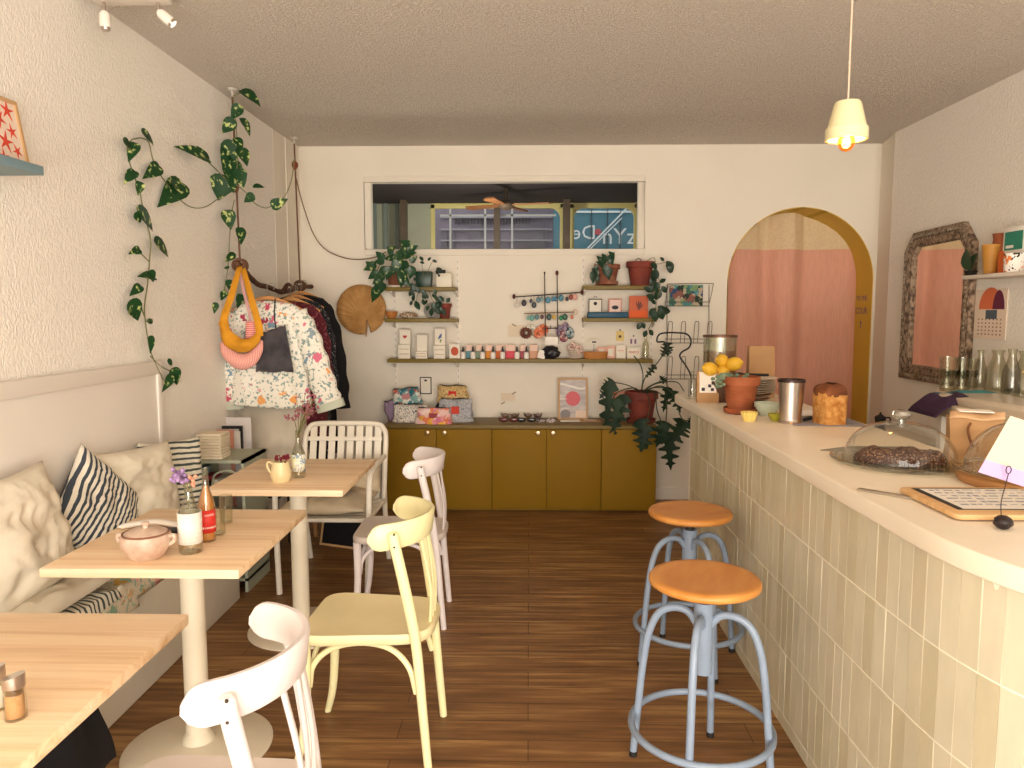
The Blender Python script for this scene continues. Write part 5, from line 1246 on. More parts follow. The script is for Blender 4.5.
# taped paper notes
m_tape = mat('dark_tape', '#86705c', rough=.6); m_note = mat('cream_note', '#E9D6BE', rough=.8)
for i, (a0, a1, b0, b1, tp) in enumerate(((501, 515, 393, 401, ((514, 393), (503, 403))), (508, 524, 325, 337, ((514, 325),)))):
    t, ww, hh = stand_card('taped_note', ('pale note fixed with two dark strips of tape above the sunglasses', 'pale note fixed with dark tape left of the scrunchies')[i], 'note', a0, a1, b0, b1, BY - .002, m_note, th=.001)
    for a, b_ in tp: 
        q = ony(a, b_, BY - .004); MB().box(-.018, .018, -.001, 0, -.004, .004, M=Matrix.Translation(q) @ Matrix.Rotation(-.5 if i == 0 else .5, 4, 'Y') ).build('tape', m_tape, t, world=True)
t, ww, hh = stand_card('bordered_print', 'small dark-bordered print on the wall above the fabric pouches', 'print', 420, 431.5, 377, 394, BY - .004, m_ink, th=.004)
MB().box(-ww / 2 + .008, ww / 2 - .008, -.006, -.004, .008, hh - .008).build('paper', m_cbox, t); MB().ball((0, -.006, hh * .8), .008, 8, 6, sc=(1.6, .1, 1)).build('motif', m_ink, t)
# ---- top right shelf: terracotta pots
m_terra3 = mat('aged_terracotta', '#7d3d2c', rough=.8, col2='#9a6a50', scale=18)
t = pot('hoya_pot', 'terracotta pot with a small leafy plant on the upper right shelf', on(606, zD + .006, 5.83), 13 * sB, 20 * sB, m_terra3, 'potted plant', saucer=True)
t['label'] = 'terracotta pot with small dark leaves, left one on the upper right shelf'; t.name = 'potted_plant'
w = MB(); leaves(w, [(604, 264, 597, 256), (606, 262, 602, 254), (609, 262, 614, 252), (609, 264, 612, 258), (602, 266, 596, 262), (598, 268, 591, 270), (597, 270, 590, 278), (594, 273, 592, 284), (606, 266, 604, 276), (603, 264, 608, 272), (610, 260, 613, 266), (600, 262, 605, 258), (608, 268, 609, 280), (596, 276, 598, 284), (612, 256, 608, 252)], PY(5.74), W=.75); w.build('foliage', m_leafd, t, world=True)
t = pot('basket_pot', 'x', on(639, zD, 5.83), 14 * sB, 23.5 * sB, m_terra2, 'potted plant'); t.name = 'potted_plant'; t['label'] = 'dark red pot with a vine trailing down the right side of the shelves'
w = MB(); RL = [(657, 270, 652, 264), (655, 268, 654, 280), (656, 276, 651, 284), (664, 262, 661, 258), (665, 262, 670, 266), (669, 264, 670, 272), (666, 260, 672, 270), (659, 284, 664, 280), (660, 286, 652, 290), (660, 288, 657, 298), (661, 286, 665, 292), (658, 282, 655, 290), (654, 292, 646, 288), (652, 294, 650, 300), (655, 300, 648, 296), (656, 308, 650, 314), (657, 306, 664, 310), (658, 308, 662, 318), (654, 310, 655, 320), (656, 305, 652, 300), (658, 310, 668, 312), (641, 323, 644, 328), (642, 322, 638, 328), (647, 330, 644, 336), (648, 330, 652, 335)]
RL = [(a, b_, c + (c - a) * .2, d_ + (d_ - b_) * .2) for a, b_, c, d_ in RL]
leaves(w, RL, PY(5.745), W=.7, kind='oval'); w.build('foliage', m_leafd, t, world=True)
w = MB(); w.tube(spline([ony(a, b_, y) for a, b_, y in ((645, 262, 5.80), (654, 258, 5.76), (656, 270, 5.74), (660, 286, 5.74), (656, 305, 5.74), (655, 316, 5.74), (648, 330, 5.74))], 6), .0025, 6); w.tube(spline([ony(a, b_, y) for a, b_, y in ((650, 262, 5.8), (658, 264, 5.76), (668, 262, 5.75), (671, 270, 5.74))], 6), .002, 6); w.build('vine', m_stem, t, world=True)
MB().tube([on(637, zD, 5.76) + Vector((.02 * math.cos(a), 0, 23.5 * sB + .02 * math.sin(a))) for a in [PI * i / 10 for i in range(11)]], .003, 6).build('wire_loop', m_black, t, world=True)
# ---- right second shelf
o = MB().box(-.155, .155, -.035, .035, 0, .045).build('blue_box', mat('petrol_blue', '#1e4f6a', rough=.5), None, loc=on(607, zE, 5.81), bevel=.008); tag(o, 'long petrol-blue box under the two small framed cards', 'box')
for i, (a0, a1, c_, k, lab) in enumerate(((588.5, 602, '#2c2a2c', 'a', 'small black-framed white card with a dark dot on the right shelf'), (608.5, 621.5, '#C9604a', 'b', 'small red-framed pink card with a dark oval on the right shelf'))):
    t, ww, hh = stand_card('framed_card', lab, 'card', a0, a1, 299, 312, 5.86, mat('card_frame_%s' % k, c_, rough=.5), th=.008)
    MB().box(-ww / 2 + .006, ww / 2 - .006, -.010, -.008, .0, hh - .006).build('paper', m_cbox if i == 0 else mat('blush_paper', '#EFD0C4'), t)
    MB().ball((.0, -.010, hh * (.65 if i == 0 else .35)), .014 if i == 0 else .02, 12, 8, sc=(1 if i == 0 else 1.3, .1, 1 if i == 0 else .8)).build('motif', m_ink, t)
    if i == 0: MB().tube([(.012 * math.cos(a), -.004, hh + .008 + .014 * math.sin(a)) for a in [PI * j / 8 for j in range(9)]], .0018, 6).build('hanging_loop', m_black, t)
t, ww, hh = stand_card('orange_card', 'tall orange card with a dark plant drawing at the right end of the right shelf', 'card', 629, 648, 296, 318, 5.83, mat('salmon_orange', '#CF6A4A', rough=.7), th=.006, z=zE)
MB().box(-ww / 2, ww / 2, -.008, -.006, 0, hh * .33).build('bright_band', mat('bright_orange', '#E5632E', rough=.7), t)
w = MB()
for a in (-.5, 0, .45, .9): w.prism([(0, hh * .35), (.03 * math.sin(a) - .005, hh * .35 + .055 * math.cos(a)), (.045 * math.sin(a), hh * .35 + .08 * math.cos(a)), (.03 * math.sin(a) + .006, hh * .35 + .05 * math.cos(a))], -.0085, -.006, 'y')
w.build('plant_drawing', mat('plum_ink', '#4d2a2e'), t)
# ---- wire magazine rack
t = thing('wire_rack', 'dark wire wall rack with looped pockets beside the arch', 'rack', ony(690, 392, BY - .03))
m_wire = mat('dark_wire', '#5a5048', rough=.4, metal=.5)
G = lambda a, b_, y=BY - .03: ony(a, b_, y)
w = MB()
for a in (667, 709): w.tube([G(a, 285, BY - .008), G(a + (-1 if a < 700 else 1) * .0, 392, BY - .008)], .0028, 6)
w.build('frame', m_wire, t, world=True)
for i, (b0, b1) in enumerate(((284, 306), (321, 343), (356, 379))):
    w = MB()
    for bb_ in (b1 - 4, b1): w.tube([G(665, bb_, BY - .05), G(708.5, bb_, BY - .05)], .0025, 6)
    for bb_ in (b1,): w.tube([G(665, bb_, BY - .05), G(666, bb_, BY - .008)], .0025, 6); w.tube([G(708.5, bb_, BY - .05), G(709, bb_, BY - .008)], .0025, 6)
    w.build('pocket_rail', m_wire, t, world=True)
    if i == 0:
        w = MB(); w.tube(spline([G(665, b1, BY - .05), G(668, 286, BY - .03), G(671, 284, BY - .03), G(709, 283.5, BY - .03), G(713, 286, BY - .03), G(708.5, b1, BY - .05)], 3), .0025, 6); w.build('pocket_back', m_wire, t, world=True)
    else:
        for k in range(4):
            a = 667 + k * 13.2
            w = MB(); w.tube(spline([G(a, b1, BY - .05), G(a + 1.5, b0 + 3, BY - .02), G(a + 3.5, b0 + .5, BY - .02), G(a + 5.5, b0 + 3, BY - .02), G(a + 4, b1, BY - .05)], 4), .0022, 6); w.build('wire_loop', m_wire, t, world=True)
t, ww, hh = stand_card('magazine', 'green and blue illustrated magazine in the top pocket of the wire rack', 'magazine', 669, 703, 285, 306, BY - .035, patch('magazine_cover', ['#3d6a5c', '#7d9a6c', '#2e4a70', '#b8a890', '#4f8a8c', '#8c5a50', '#23382c'], scale=26), th=.006)
# bent wire ornament standing at the counter end
P = [(691, 396), (691, 377), (686, 366), (680, 357), (682, 352), (689, 347.6), (691, 341), (688, 335), (681, 333), (661, 333.5), (657, 341.5), (664, 342), (669, 346)]
o = MB().tube(spline([ony(a, b_, 4.50) for a, b_ in P], 5), .005, 8).build('bent_wire_stand', m_black, None, loc=ony(691, 396, 4.50), world=True); tag(o, 'bent black metal wire hook standing at the far end of the counter', 'hook')
# ---- objects on the cabinets
ZK = ZT
# philodendron
pP = Vector((ony(641, 420, 5.70).x, 5.70, ZK)); s_ = S(pP)
t = pot('potted_philodendron', 'dark red terracotta pot with a large lobed-leaf philodendron on the cabinet', pP, 16.5 * s_, 31 * s_, m_terra2, 'potted plant', saucer=True)
w = MB()
BL = [(610, 383, 606, 436, 5.50, .36), (624, 396, 616, 432, 5.52, .5), (646, 426, 641, 452, 5.46, .9), (640, 420, 648, 448, 5.47, .7), (610, 388, 600, 398, 5.55, 1.0), (612, 380, 604, 390, 5.55, 1.0), (618, 400, 612, 440, 5.48, .4),
      (668, 346, 662, 357, 5.60, 1.0), (667, 343, 668, 356, 5.58, .9), (655, 366, 645, 378, 5.60, .5), (668, 388, 664, 412, 5.50, .55), (672, 392, 681, 412, 5.50, .6), (665, 382, 660, 376, 5.52, 1), (664, 422, 657, 447, 5.40, .8), (684, 421, 668, 448, 5.36, .75), (668, 436, 671, 470, 5.38, .6), (688, 424, 692, 416, 5.36, .8), (686, 422, 676, 440, 5.36, .8), (664, 424, 668, 452, 5.38, .7)]
for i, (a, b_, c, d_, y, wf) in enumerate(BL):
    B = ony(a, b_, y + .02); T = ony(c, d_, y); d = T - B
    leaf_mesh(w, B, d, (.15 * math.sin(i * 2), -1, .25), d.length, d.length * wf * .8, .12, 'lobed')
w.build('foliage', mat('philodendron_leaf', '#16291a', rough=.5, col2='#22391f', scale=8, spec=.25), t, world=True)
w = MB()
c0 = ony(641, 394, 5.70)
for q in ([(630, 386), (613, 382)], [(634, 388), (618, 392), (612, 400)], [(645, 378), (658, 362), (668, 347)], [(643, 376), (640, 364), (634, 356)], [(650, 386), (664, 381), (668, 388)], [(655, 384), (676, 382), (684, 391)], [(652, 388), (664, 388), (672, 392)], [(654, 392), (657, 410), (662, 424)], [(656, 392), (666, 400), (666, 422)], [(660, 386), (674, 396), (680, 415), (685, 422)], [(646, 392), (650, 408), (645, 424)]):
    w.tube(spline([c0] + [ony(a, b_, 5.68 - .10 * (k + 1) - (.06 if b_ > 400 else 0)) for k, (a, b_) in enumerate(q)], 6), .0042, 6)
w.build('stems', mat('dark_stem', '#3f4a34', rough=.5), t, world=True)
p = Vector((ony(619, 420, 5.86).x, 5.86, ZK))
o = MB().box(-.045, .045, -.012, .012, 0, .22).build('pink_print', patch('pink_pattern', ['#E9A08C', '#C9604c', '#F2D5C6', '#EFB8A6'], scale=30), None, loc=p, bevel=.003); tag(o, 'pink patterned card standing behind the left leaves of the philodendron', 'card')
# framed print
a_ = ony(558, 418, 5.84); b_ = ony(588, 378, 5.84)
ww = b_.x - a_.x; hh = b_.z - ZK
t = thing('framed_print', 'wood-framed abstract grey print with a pink disc leaning on the back wall', 'picture', ((a_.x + b_.x) / 2, 5.83, ZK))
RM = Matrix.Rotation(math.radians(-8), 4, 'X')
w = MB(); fw = .014
for (x0, x1, z0, z1) in ((-ww / 2, ww / 2, 0, fw), (-ww / 2, ww / 2, hh - fw, hh), (-ww / 2, -ww / 2 + fw, fw, hh - fw), (ww / 2 - fw, ww / 2, fw, hh - fw)): w.box(x0, x1, -.012, .008, z0, z1, M=RM)
w.build('frame', mat('oak_frame', '#C79A66', rough=.5), t)
pr_ = MB().box(-ww / 2 + fw, ww / 2 - fw, -.002, .004, fw, hh - fw, M=RM).build('print', mat('print_ground', '#b5a8a8', rough=.5, col2='#d9cfc8', scale=9, stretch=(1, 1, 3)), t)
MB().ball((.0, -.003, hh * .50), ww * .25, 24, 14, sc=(1, .02, 1), M=RM).build('pink_disc', mat('pink_disc', '#D8606a', rough=.5), pr_)
for pts in ([(-ww * .42, hh * .86), (-.02, hh * .80), (.05, hh * .74), (ww * .42, hh * .75)], [(-ww * .44, hh * .49), (ww * .15, hh * .49)]):
    MB().tube([RM @ q for q in spline([Vector((x, -.003, z)) for x, z in pts], 5)], .008 if len(pts) == 4 else .003, 6, flat=.25, up=(0, 0, 1)).build('white_stroke', m_paper, pr_)
MB().box(.02, ww / 2 - fw, -.0035, -.002, fw, hh * .22, M=RM).build('pale_block', mat('pale_peach', '#E7CDBb'), pr_)
MB().ball((-ww * .25, -.003, hh * .12), ww * .17, 16, 8, sc=(1, .02, 1), M=RM).build('grey_disc', mat('print_grey', '#8f8684'), pr_)
# flat papers
for i, (a, b_, sx_, sy_, r_, lab) in enumerate(((570, 421, .15, .07, .05, 'white leaflet flat on the cabinet in front of the framed print'), (590, 421, .16, .08, -.1, 'kraft and white leaflet flat on the cabinet beside the philodendron'))):
    q = onz(a, b_, ZK); t = thing('leaflet', lab, 'paper', q, r_)
    MB().box(-sx_ / 2, sx_ / 2, -sy_ / 2, sy_ / 2, 0, .008).build('sheet', m_cbox if i == 0 else m_kraft, t)
    MB().box(-sx_ * .3, sx_ * .3, -sy_ * .3, sy_ * .3, .008, .009).build('printed_panel', m_cbox if i else m_ink, t) if i else None
# glasses cases / sunglasses
def shades(px, py, label, m, w2=.075, rz=0):
    q = onz(px, py, ZK); t = thing('sunglasses', label, 'sunglasses', q, rz)
    for s in (-1, 1):
        MB().ball((s * w2 * .52, 0, .024), w2 * .46, 16, 10, sc=(1, .18, .52)).build('lens', m, t)
        MB().tube(spline([(s * w2 * .98, .0, .032), (s * w2 * .98, .05, .036), (s * w2 * .9, .12, .030)], 4), .0035, 6).build('temple', m_black, t)
    MB().tube([(-.012, 0, .03), (0, -.002, .034), (.012, 0, .03)], .003, 6).build('bridge', m_black, t)
shades(508.5, 423, 'dark red sunglasses on the cabinet, leftmost pair of the front row', mat('dark_red_lens', '#5a1f1c', rough=.2))
shades(526.5, 423, 'black sunglasses on the cabinet, middle pair of the front row', mat('black_lens', '#17151a', rough=.15))
shades(545.5, 423.5, 'tortoise and grey sunglasses on the cabinet, rightmost pair of the front row', patch('tortoise', ['#2a2024', '#b8a4a4', '#3c3034', '#e0d0c8'], scale=70))
shades(510, 418.5, 'thin brown sunglasses at the back of the cabinet, left pair', mat('brown_lens', '#7a5c48', rough=.2), .07)
shades(533, 418.5, 'thin brown sunglasses at the back of the cabinet, right pair', mat('brown_lens2', '#6c5244', rough=.2), .07)
# fabric pouches
def pouch(px, py, label, m, wx, hz, dy, y, z=ZK, rz=0, ry=0, tagc=None, seed=1):
    q = Vector((ony(px, py, y).x, y, z)); t = thing('fabric_pouch', label, 'pouch', q, rz)
    def f(u, v):
        a = 2 * PI * u; th = dy * .5 * (1 - v) ** .6 + .006; ww = wx / 2 * (1 - .10 * v) 
        sxx = abs(math.cos(a)) ** .5 * (1 if math.cos(a) > 0 else -1); syy = abs(math.sin(a)) ** .8 * (1 if math.sin(a) > 0 else -1)
        nn = noise.noise(Vector((sxx * 2 + seed, syy * 1.5, v * 3))) * .018
        return ((sxx * (ww + nn)), syy * (th + nn * .8), v * hz + nn * .6 * (v > .05))
    w = MB(); w.grid(f, 44, 18, closeu=True); w.add([f(i / 44, 0) for i in range(44)], [tuple(range(44))]); w.add([f(i / 44, 1) for i in range(44)], [tuple(range(44))])
    b__ = w.build('pouch', m, t, ang=180); t.rotation_euler = (0, ry, rz)
    MB().tube([(x * wx * .43, 0, hz + .003 + .004 * math.sin(x * 5)) for x in [-1 + i * .2 for i in range(11)]], .004, 6).build('zip', m_black, t)
    if tagc: MB().box(-.030, .030, -dy * .42 - .004, -dy * .30, hz * .38, hz * .70).build('label_patch', mat('patch_' + tagc[1:], tagc, rough=.7), t)
    return t
pouch(394, 420, 'lilac quilted pouch at the far left of the cabinets', mat('lilac_fabric', '#9c86a0', rough=.9, bump=.4, bscale=40), .10, .15, .10, 5.78, rz=.2, ry=-.2, seed=3)
pouch(411, 424, 'white floral zip pouch at the bottom left of the pouch pile', floral('pouch_floral', '#EDE4DA', ['#8a3b44', '#3b4a6a', '#7f9a78', '#b98a9a'], scale=34, leaf='#3c4a4c'), .27, .13, .12, 5.70, rz=.1, seed=5)
pouch(408, 424, 'teal and cream patterned pouch standing on the floral pouch', patch('teal_quilt', ['#DCE4DC', '#2f7280', '#E8E4D8', '#7fa8a8', '#c9604c', '#F0EAE0', '#3f8090'], scale=34), .22, .13, .09, 5.80, z=ZK + .115, rz=.05, ry=-.12, tagc='#C98a8a', seed=8)
pouch(434, 425, 'pink, orange and yellow zip pouch lying at the front of the pile', patch('pink_yellow', ['#E99aa0', '#F0B53c', '#F3C9c0', '#E88058', '#F2D8d0', '#D97a98'], scale=26), .27, .115, .10, 5.60, rz=-.05, tagc='#A0404c', seed=11)
pouch(456, 424, 'large grey patterned pouch with a red label at the right of the pile', floral('grey_print', '#B9B8BC', ['#3e444c', '#6f7a86', '#e8e0e0'], scale=40, leaf='#4c525c'), .27, .17, .15, 5.72, tagc='#D0402c', seed=14)
pouch(453, 424, 'tan floral pouch with a red label on top of the grey pouch', floral('tan_print', '#D8B47c', ['#b8523c', '#8a7a3c', '#e8d8a8'], scale=24, leaf='#9a8448'), .24, .13, .08, 5.80, z=ZK + .135, tagc='#D12c24', seed=17)
pouch(440, 424, 'dark navy pouch leaning behind the tan floral pouch', mat('navy_fabric', '#1f2238', rough=.9), .12, .20, .06, 5.87, ry=.35, seed=20)
# ================================================================= LEFT SIDE: ROPES, BRANCH RAIL, CLOTHES
hk1 = onz(232, 88, CZ); hk2 = onz(294, 137, CZ)
m_rope = mat('brown_rope', '#6b4a38', rough=.8); m_hook = mat('pale_ceiling_hook', '#cfc4b8', rough=.4)
def rope(label, h, pxb, pyb, knot):
    t = thing('hanging_rope', label, 'rope', (h.x, h.y, CZ))
    MB().lathe([(.001, -.003), (.028, -.003), (.022, -.014), (.006, -.018), (.006, -.05), (.001, -.05)], n=20, close=False).build('ceiling_hook', m_hook, t)
    b_ = ony(pxb, pyb, h.y) - Vector(h)
    P = [Vector((0, 0, -.04)) + (b_ - Vector((0, 0, -.04))) * (i / 24) for i in range(25)]
    MB().tube(P, .006, 8).build('rope', m_rope, t)
    return t, b_
r1, b1 = rope('left brown rope hanging from a ceiling hook with the climbing vine', hk1, 240, 262, 0)
r2, b2 = rope('right dark rope hanging from a ceiling hook near the back corner', hk2, 300, 283, 0)
MB().ball((0.0, 0, -.20), .022, 10, 8, sc=(1, 1, 1.6), jit=.3).build('wooden_bead', mat('reddish_wood', '#7a3a28', rough=.5), r2)
MB().ball((0.0, 0, -.55), .022, 10, 8, sc=(1, 1, 1.6), jit=.3).build('wooden_bead', mat('reddish_wood', '#7a3a28', rough=.5), r1)
m_branch = mat('dark_branch', '#4d3226', rough=.75, col2='#6e4a36', scale=16, bump=.6, bscale=40)
A_ = Vector(hk1) + b1; Z_ = Vector(hk2) + b2
BRP = [A_ + Vector((-.005, -.05, -.015)), A_ + Vector((0, 0, -.02)), ony(256, 283, 4.60), ony(268, 287, 4.85), ony(283, 292, 5.15), Z_ + Vector((0, 0, -.03)), Z_ + Vector((.03, .2, -.02))]
t = thing('branch_rail', 'gnarled dark driftwood branch hung from two ropes as a clothes rail', 'clothes rail', BRP[1])
pth = spline(BRP, 10); w = MB(); w.tube(pth, [.016 + .004 * noise.noise(Vector((i * .35, 2, 1))) for i in range(len(pth))], 12); w.build('branch', m_branch, t, world=True)
w = MB(); w.tube(spline([BRP[4], BRP[4] + Vector((.05, -.05, .05)), BRP[4] + Vector((.10, -.1, .03))], 5), [.018 - .001 * i for i in range(11)], 8); w.build('side_twig', m_branch, t, world=True)
for b_ in (A_, Z_):
    w = MB()
    for k in range(4): w.tube([b_ + Vector((.034 * math.cos(a), -.03 + k * .02, -.02 + .034 * math.sin(a))) for a in [2 * PI * i / 14 for i in range(14)]], .007, 6, closed=True)
    w.build('rope_binding', m_rope, t, world=True)
# twine running from the right rope to the shelf plant
o = MB().tube(spline([ony(a, b_, y) for a, b_, y in ((296, 178, 5.58), (303, 205, 5.7), (314, 235, 5.80), (328, 251, 5.86), (350, 259, 5.88), (372, 258, 5.86), (386, 252, 5.80))], 6), .004, 6).build('dry_vine', mat('twine_brown', '#7a6248', rough=.8), None, loc=ony(328, 251, 5.86), world=True); tag(o, 'thin brown bare vine drooping from the right rope to the shelf pothos', 'vine')
# hangers
m_hang = mat('hanger_wood', '#C98F58', rough=.45)
def hanger(label, c, rz, wd=.42, group='wooden clothes hangers'):
    t = thing('clothes_hanger', label, 'hanger', c, rz, group)
    MB().tube(spline([(-wd / 2, 0, -.05), (-wd / 4, 0, .0), (0, 0, .03), (wd / 4, 0, .0), (wd / 2, 0, -.05)], 6), .013, 10, flat=.6).build('arms', m_hang, t)
    MB().tube([(0, 0, .03), (0, 0, .07)] + [(.022 - .022 * math.cos(a), 0, .085 + .022 * math.sin(a) + .01) for a in [i * PI * 1.25 / 10 for i in range(11)]], .0022, 6).build('hook', mat('hanger_steel', '#9a948c', rough=.3, metal=.9), t)
    return t
def garment(name, label, cat, m, c, rz, sw, hw, top, bot, depth=.10, sleeves=(), collar=None, seed=0, folds=.012, msl=None, neck=True):
    """cloth shell hanging from shoulders: origin at hanger centre; z down to -length"""
    t = thing(name, label, cat, c, rz)
    L = top - bot
    def f(u, v):
        a = 2 * PI * u; z = -.03 - v * L
        if v < .06: k = v / .06; ww = .07 + (sw / 2 - .07) * math.sqrt(k); dd = .035 + (depth * .4 - .035) * k; z = .012 - .07 * k ** 1.3
        else: k = (v - .06) / .94; ww = sw / 2 + (hw / 2 - sw / 2) * k; dd = depth * (.4 + .25 * math.sin(min(1, k * 2) * PI / 2)); z = -.058 - k * (L - .06)
        x = math.cos(a); y = math.sin(a); ex = abs(x) ** .8 * (1 if x > 0 else -1)
        q = noise.noise(Vector((x * 3 + seed, y * 1.5, v * 2.2))) * folds * 2 * min(1, v * 4) + folds * .7 * math.sin(a * 7 + seed + v * 2) * min(1, v * 2)
        return (ex * (ww + q * .5), y * (dd + q), z + .01 * math.sin(a * 3 + seed) * v)
    w = MB(); w.grid(f, 72, 40, closeu=True); w.build('body', m, t, ang=180, solid=.003)
    for k, (s, P, R) in enumerate(sleeves):
        pp_ = spline(P, 7); n_ = len(pp_)
        RR = [R[0] + (R[1] - R[0]) * i / (n_ - 1) + .006 * math.sin(i * 1.3 + seed) for i in range(n_)]
        w = MB(); w.tube(pp_, RR, 20, flat=.62, up=(1, 0, 0)); w.build('sleeve', m, t, ang=180)
        if msl:
            d_ = (pp_[-1] - pp_[-2]).normalized(); MB().tube([pp_[-1] - d_ * .035, pp_[-1] + d_ * .012], R[1] * 1.12, 20, flat=.62, up=(1, 0, 0)).build('cuff', msl, t)
    if collar:
        MB().tube([( .085 * math.cos(a), .05 * math.sin(a), -.005 + .012 * math.sin(a)) for a in [2 * PI * i / 28 for i in range(28)]], .015, 8, closed=True).build('collar', collar, t)
    return t
m_flor = floral('white_rose_print', '#F3EDE0', ['#C9506a', '#E8A0A4', '#F0A860', '#7f9cb0', '#D9708a', '#B03a5a', '#E9C2B8', '#8fa0a8'], scale=17, thr=.36, leaf='#8ba09a')
cJ = ony(267, 303, 4.46)
hanger('wooden hanger carrying the white floral jacket', cJ + Vector((0, .01, 0)), .06)
garment('floral_jacket', 'white jacket printed with pink roses and blue leaves hanging on the branch rail', 'jacket', m_flor, cJ, .06, .42, .50, 1.50, .885, .15,
        sleeves=((1, [(.17, -.01, -.07), (.235, -.03, -.18), (.29, -.05, -.34), (.345, -.06, -.52), (.375, -.06, -.62)], (.070, .078)), (-1, [(-.17, 0, -.07), (-.205, -.01, -.20), (-.215, -.02, -.4), (-.21, -.02, -.62)], (.055, .055))), collar=m_flor, seed=2, msl=mat('jacket_lining', '#C9CDBB', rough=.85))
# pale green lining edge + cream skirt below
garment('cream_skirt', 'plain cream linen skirt hanging below the floral jacket', 'skirt', mat('cream_linen_skirt', '#DDD0BC', rough=.9, var=.06, scale=8), ony(271, 400, 4.62), 0, .40, .46, .95, .53, .16, seed=6, folds=.016)
# grey-black camisole bag hung in front of the jacket
t = thing('velvet_bag', 'dark grey velvet bag with a thin strap hanging over the floral jacket', 'bag', ony(272, 350, 4.33))
def vb(u, v):
    a = 2 * PI * u; k = v; ww = .082 + .03 * k; return (math.cos(a) * ww * (abs(math.cos(a)) + .001) ** -.2 * 1 + .012 * k, math.sin(a) * (.02 + .02 * math.sin(k * PI)), .115 - .24 * k + (.03 * math.cos(a) * (1 - k)) + .006 * math.sin(a * 5))
w = MB(); w.grid(vb, 40, 16, closeu=True); w.add([vb(i / 40, 1) for i in range(40)], [tuple(range(40))]); w.build('pouch', mat('grey_velvet', '#4b4549', rough=.8, col2='#2e2a30', scale=14, sheen=.5), t, ang=180)
MB().tube(spline([(.03, 0, .10), (.02, 0, .2), (.028, .0, .30)], 6), .004, 6).build('strap', m_black, t)
# caps hung over the branch end
m_must = mat('mustard_cotton', '#D9941F', rough=.85, var=.12, scale=16)
m_gingh = stripes('pink_seersucker', '#E88A80', '#F4C2B4', axis=0, freq=110)
def cap_thing(label, c, mm, mb_, s=1.0, strap=None):
    t = thing('visor_cap', label, 'cap', c)
    def crown(u, v):
        a = PI + PI * u; return (.088 * s * math.cos(a) * (1 - .10 * v), -.035 * math.sin(PI * v) - .01, .075 * s * math.sin(a) * (1 - .75 * v) - .0 + .02 * s)
    w = MB(); w.grid(crown, 36, 14); w.build('crown', mm, t, solid=.004, ang=180)
    def brim(u, v):
        a = PI * 1.0 + PI * u; R = (.085 + .045 * v) * s; return (R * math.cos(a) * (1 - .03 * v), -.05 - .02 * math.sin(PI * u) * v, R * math.sin(a) * 1.02 - .0)
    w = MB(); w.grid(brim, 40, 8); w.build('brim', mb_, t, solid=.004, ang=180)
    if strap:
        for P in strap: MB().tube(spline(P, 7), .016, 10, flat=.25, up=(1, 0, 0)).build('strap', mm if mm is not m_gingh else mat('pink_tape', '#E9A493', rough=.85), t)
    return t
def cap_px(label, y, m1, outer, inner, m2=None, straps=(), wr=.0, name='visor_cap'):
    """cap seen from the front: curved cloth band between two outlines, bulging forward"""
    O = spline([ony(a, b_, y) for a, b_ in outer], 6); I = spline([ony(a, b_, y) for a, b_ in inner], 6); n_ = min(len(O), len(I))
    t = thing(name, label, 'cap', sum(O, Vector()) / len(O))
    def g(off):
        def f(u, v):
            k = u * (n_ - 1); i0 = min(n_ - 2, int(k)); fr_ = k - i0
            p = O[i0].lerp(O[i0 + 1], fr_).lerp(I[i0].lerp(I[i0 + 1], fr_), v)
            b_ = math.sin(PI * min(1, v * .9 + .05)) * .030 * math.sin(PI * (.12 + .76 * u)); p = p.copy(); p.y += -b_ + off + wr * noise.noise(p * 22); return tuple(p)
        return f
    w = MB(); w.grid(g(0), 44, 12); w.build('brim', m1, t, world=True, solid=.005, ang=180)
    for P, r0 in straps: MB().tube(spline([ony(a, b_, yy) for a, b_, yy in P], 7), r0, 10, flat=.3, up=(1, 0, 0)).build('strap', m2 or m1, t, world=True)
    return t
m_pk = mat('pink_cotton', '#E58A82', rough=.85)
tp = cap_px('pink seersucker visor cap hanging below the mustard cap', 4.27, m_gingh, [(220.5, 344), (222, 354), (228, 362), (235, 367.5), (243, 369.5), (252, 367), (259, 360), (263, 350), (263, 341)], [(226, 338), (229, 346), (233, 350), (238, 353), (244, 354), (249, 352), (253, 348), (256, 343), (257, 336)])
w = MB(); w.grid(lambda u, v: tuple(ony(246 + 11 * u - 1 * v, 321 + 30 * v, 4.262) + Vector((0, -.012 * math.sin(PI * u), 0))), 12, 10)
w.build('crown', stripes('pink_gingham', '#F0B4A8', '#DE6F6C', axis=2, freq=90), tp, world=True, solid=.004, ang=180)
MB().tube(spline([ony(a, b_, y) for a, b_, y in ((252, 330, 4.27), (249, 312, 4.29), (244, 292, 4.33), (240, 272, 4.37))], 7), .009, 10, flat=.3, up=(1, 0, 0)).build('strap', mat('lilac_tape', '#D9A6A4', rough=.85), tp, world=True)
tm_ = cap_px('mustard yellow cotton cap hanging by its straps from the branch rail', 4.21, m_must, [(220.5, 318), (220, 330), (223, 341), (231, 349), (241, 352.5), (250, 351), (257, 346), (261, 339), (260, 330)], [(227, 309), (228, 320), (231, 329), (236, 335), (242, 338.5), (247, 339), (251, 338), (255, 334), (257, 326)], wr=.02, name='cotton_cap',
    straps=(([(222, 326, 4.2), (226, 311, 4.2), (231, 297, 4.23), (235, 283, 4.28), (239, 269, 4.35), (240, 266, 4.40)], [.022] * 8 + [.020] * 8 + [.018] * 8 + [.016] * 12), ([(259.5, 336, 4.2), (258.5, 325, 4.2), (253, 305, 4.23), (249, 290, 4.28), (244, 272, 4.35), (241, 266, 4.40)], [.022] * 8 + [.020] * 8 + [.018] * 8 + [.016] * 12)))
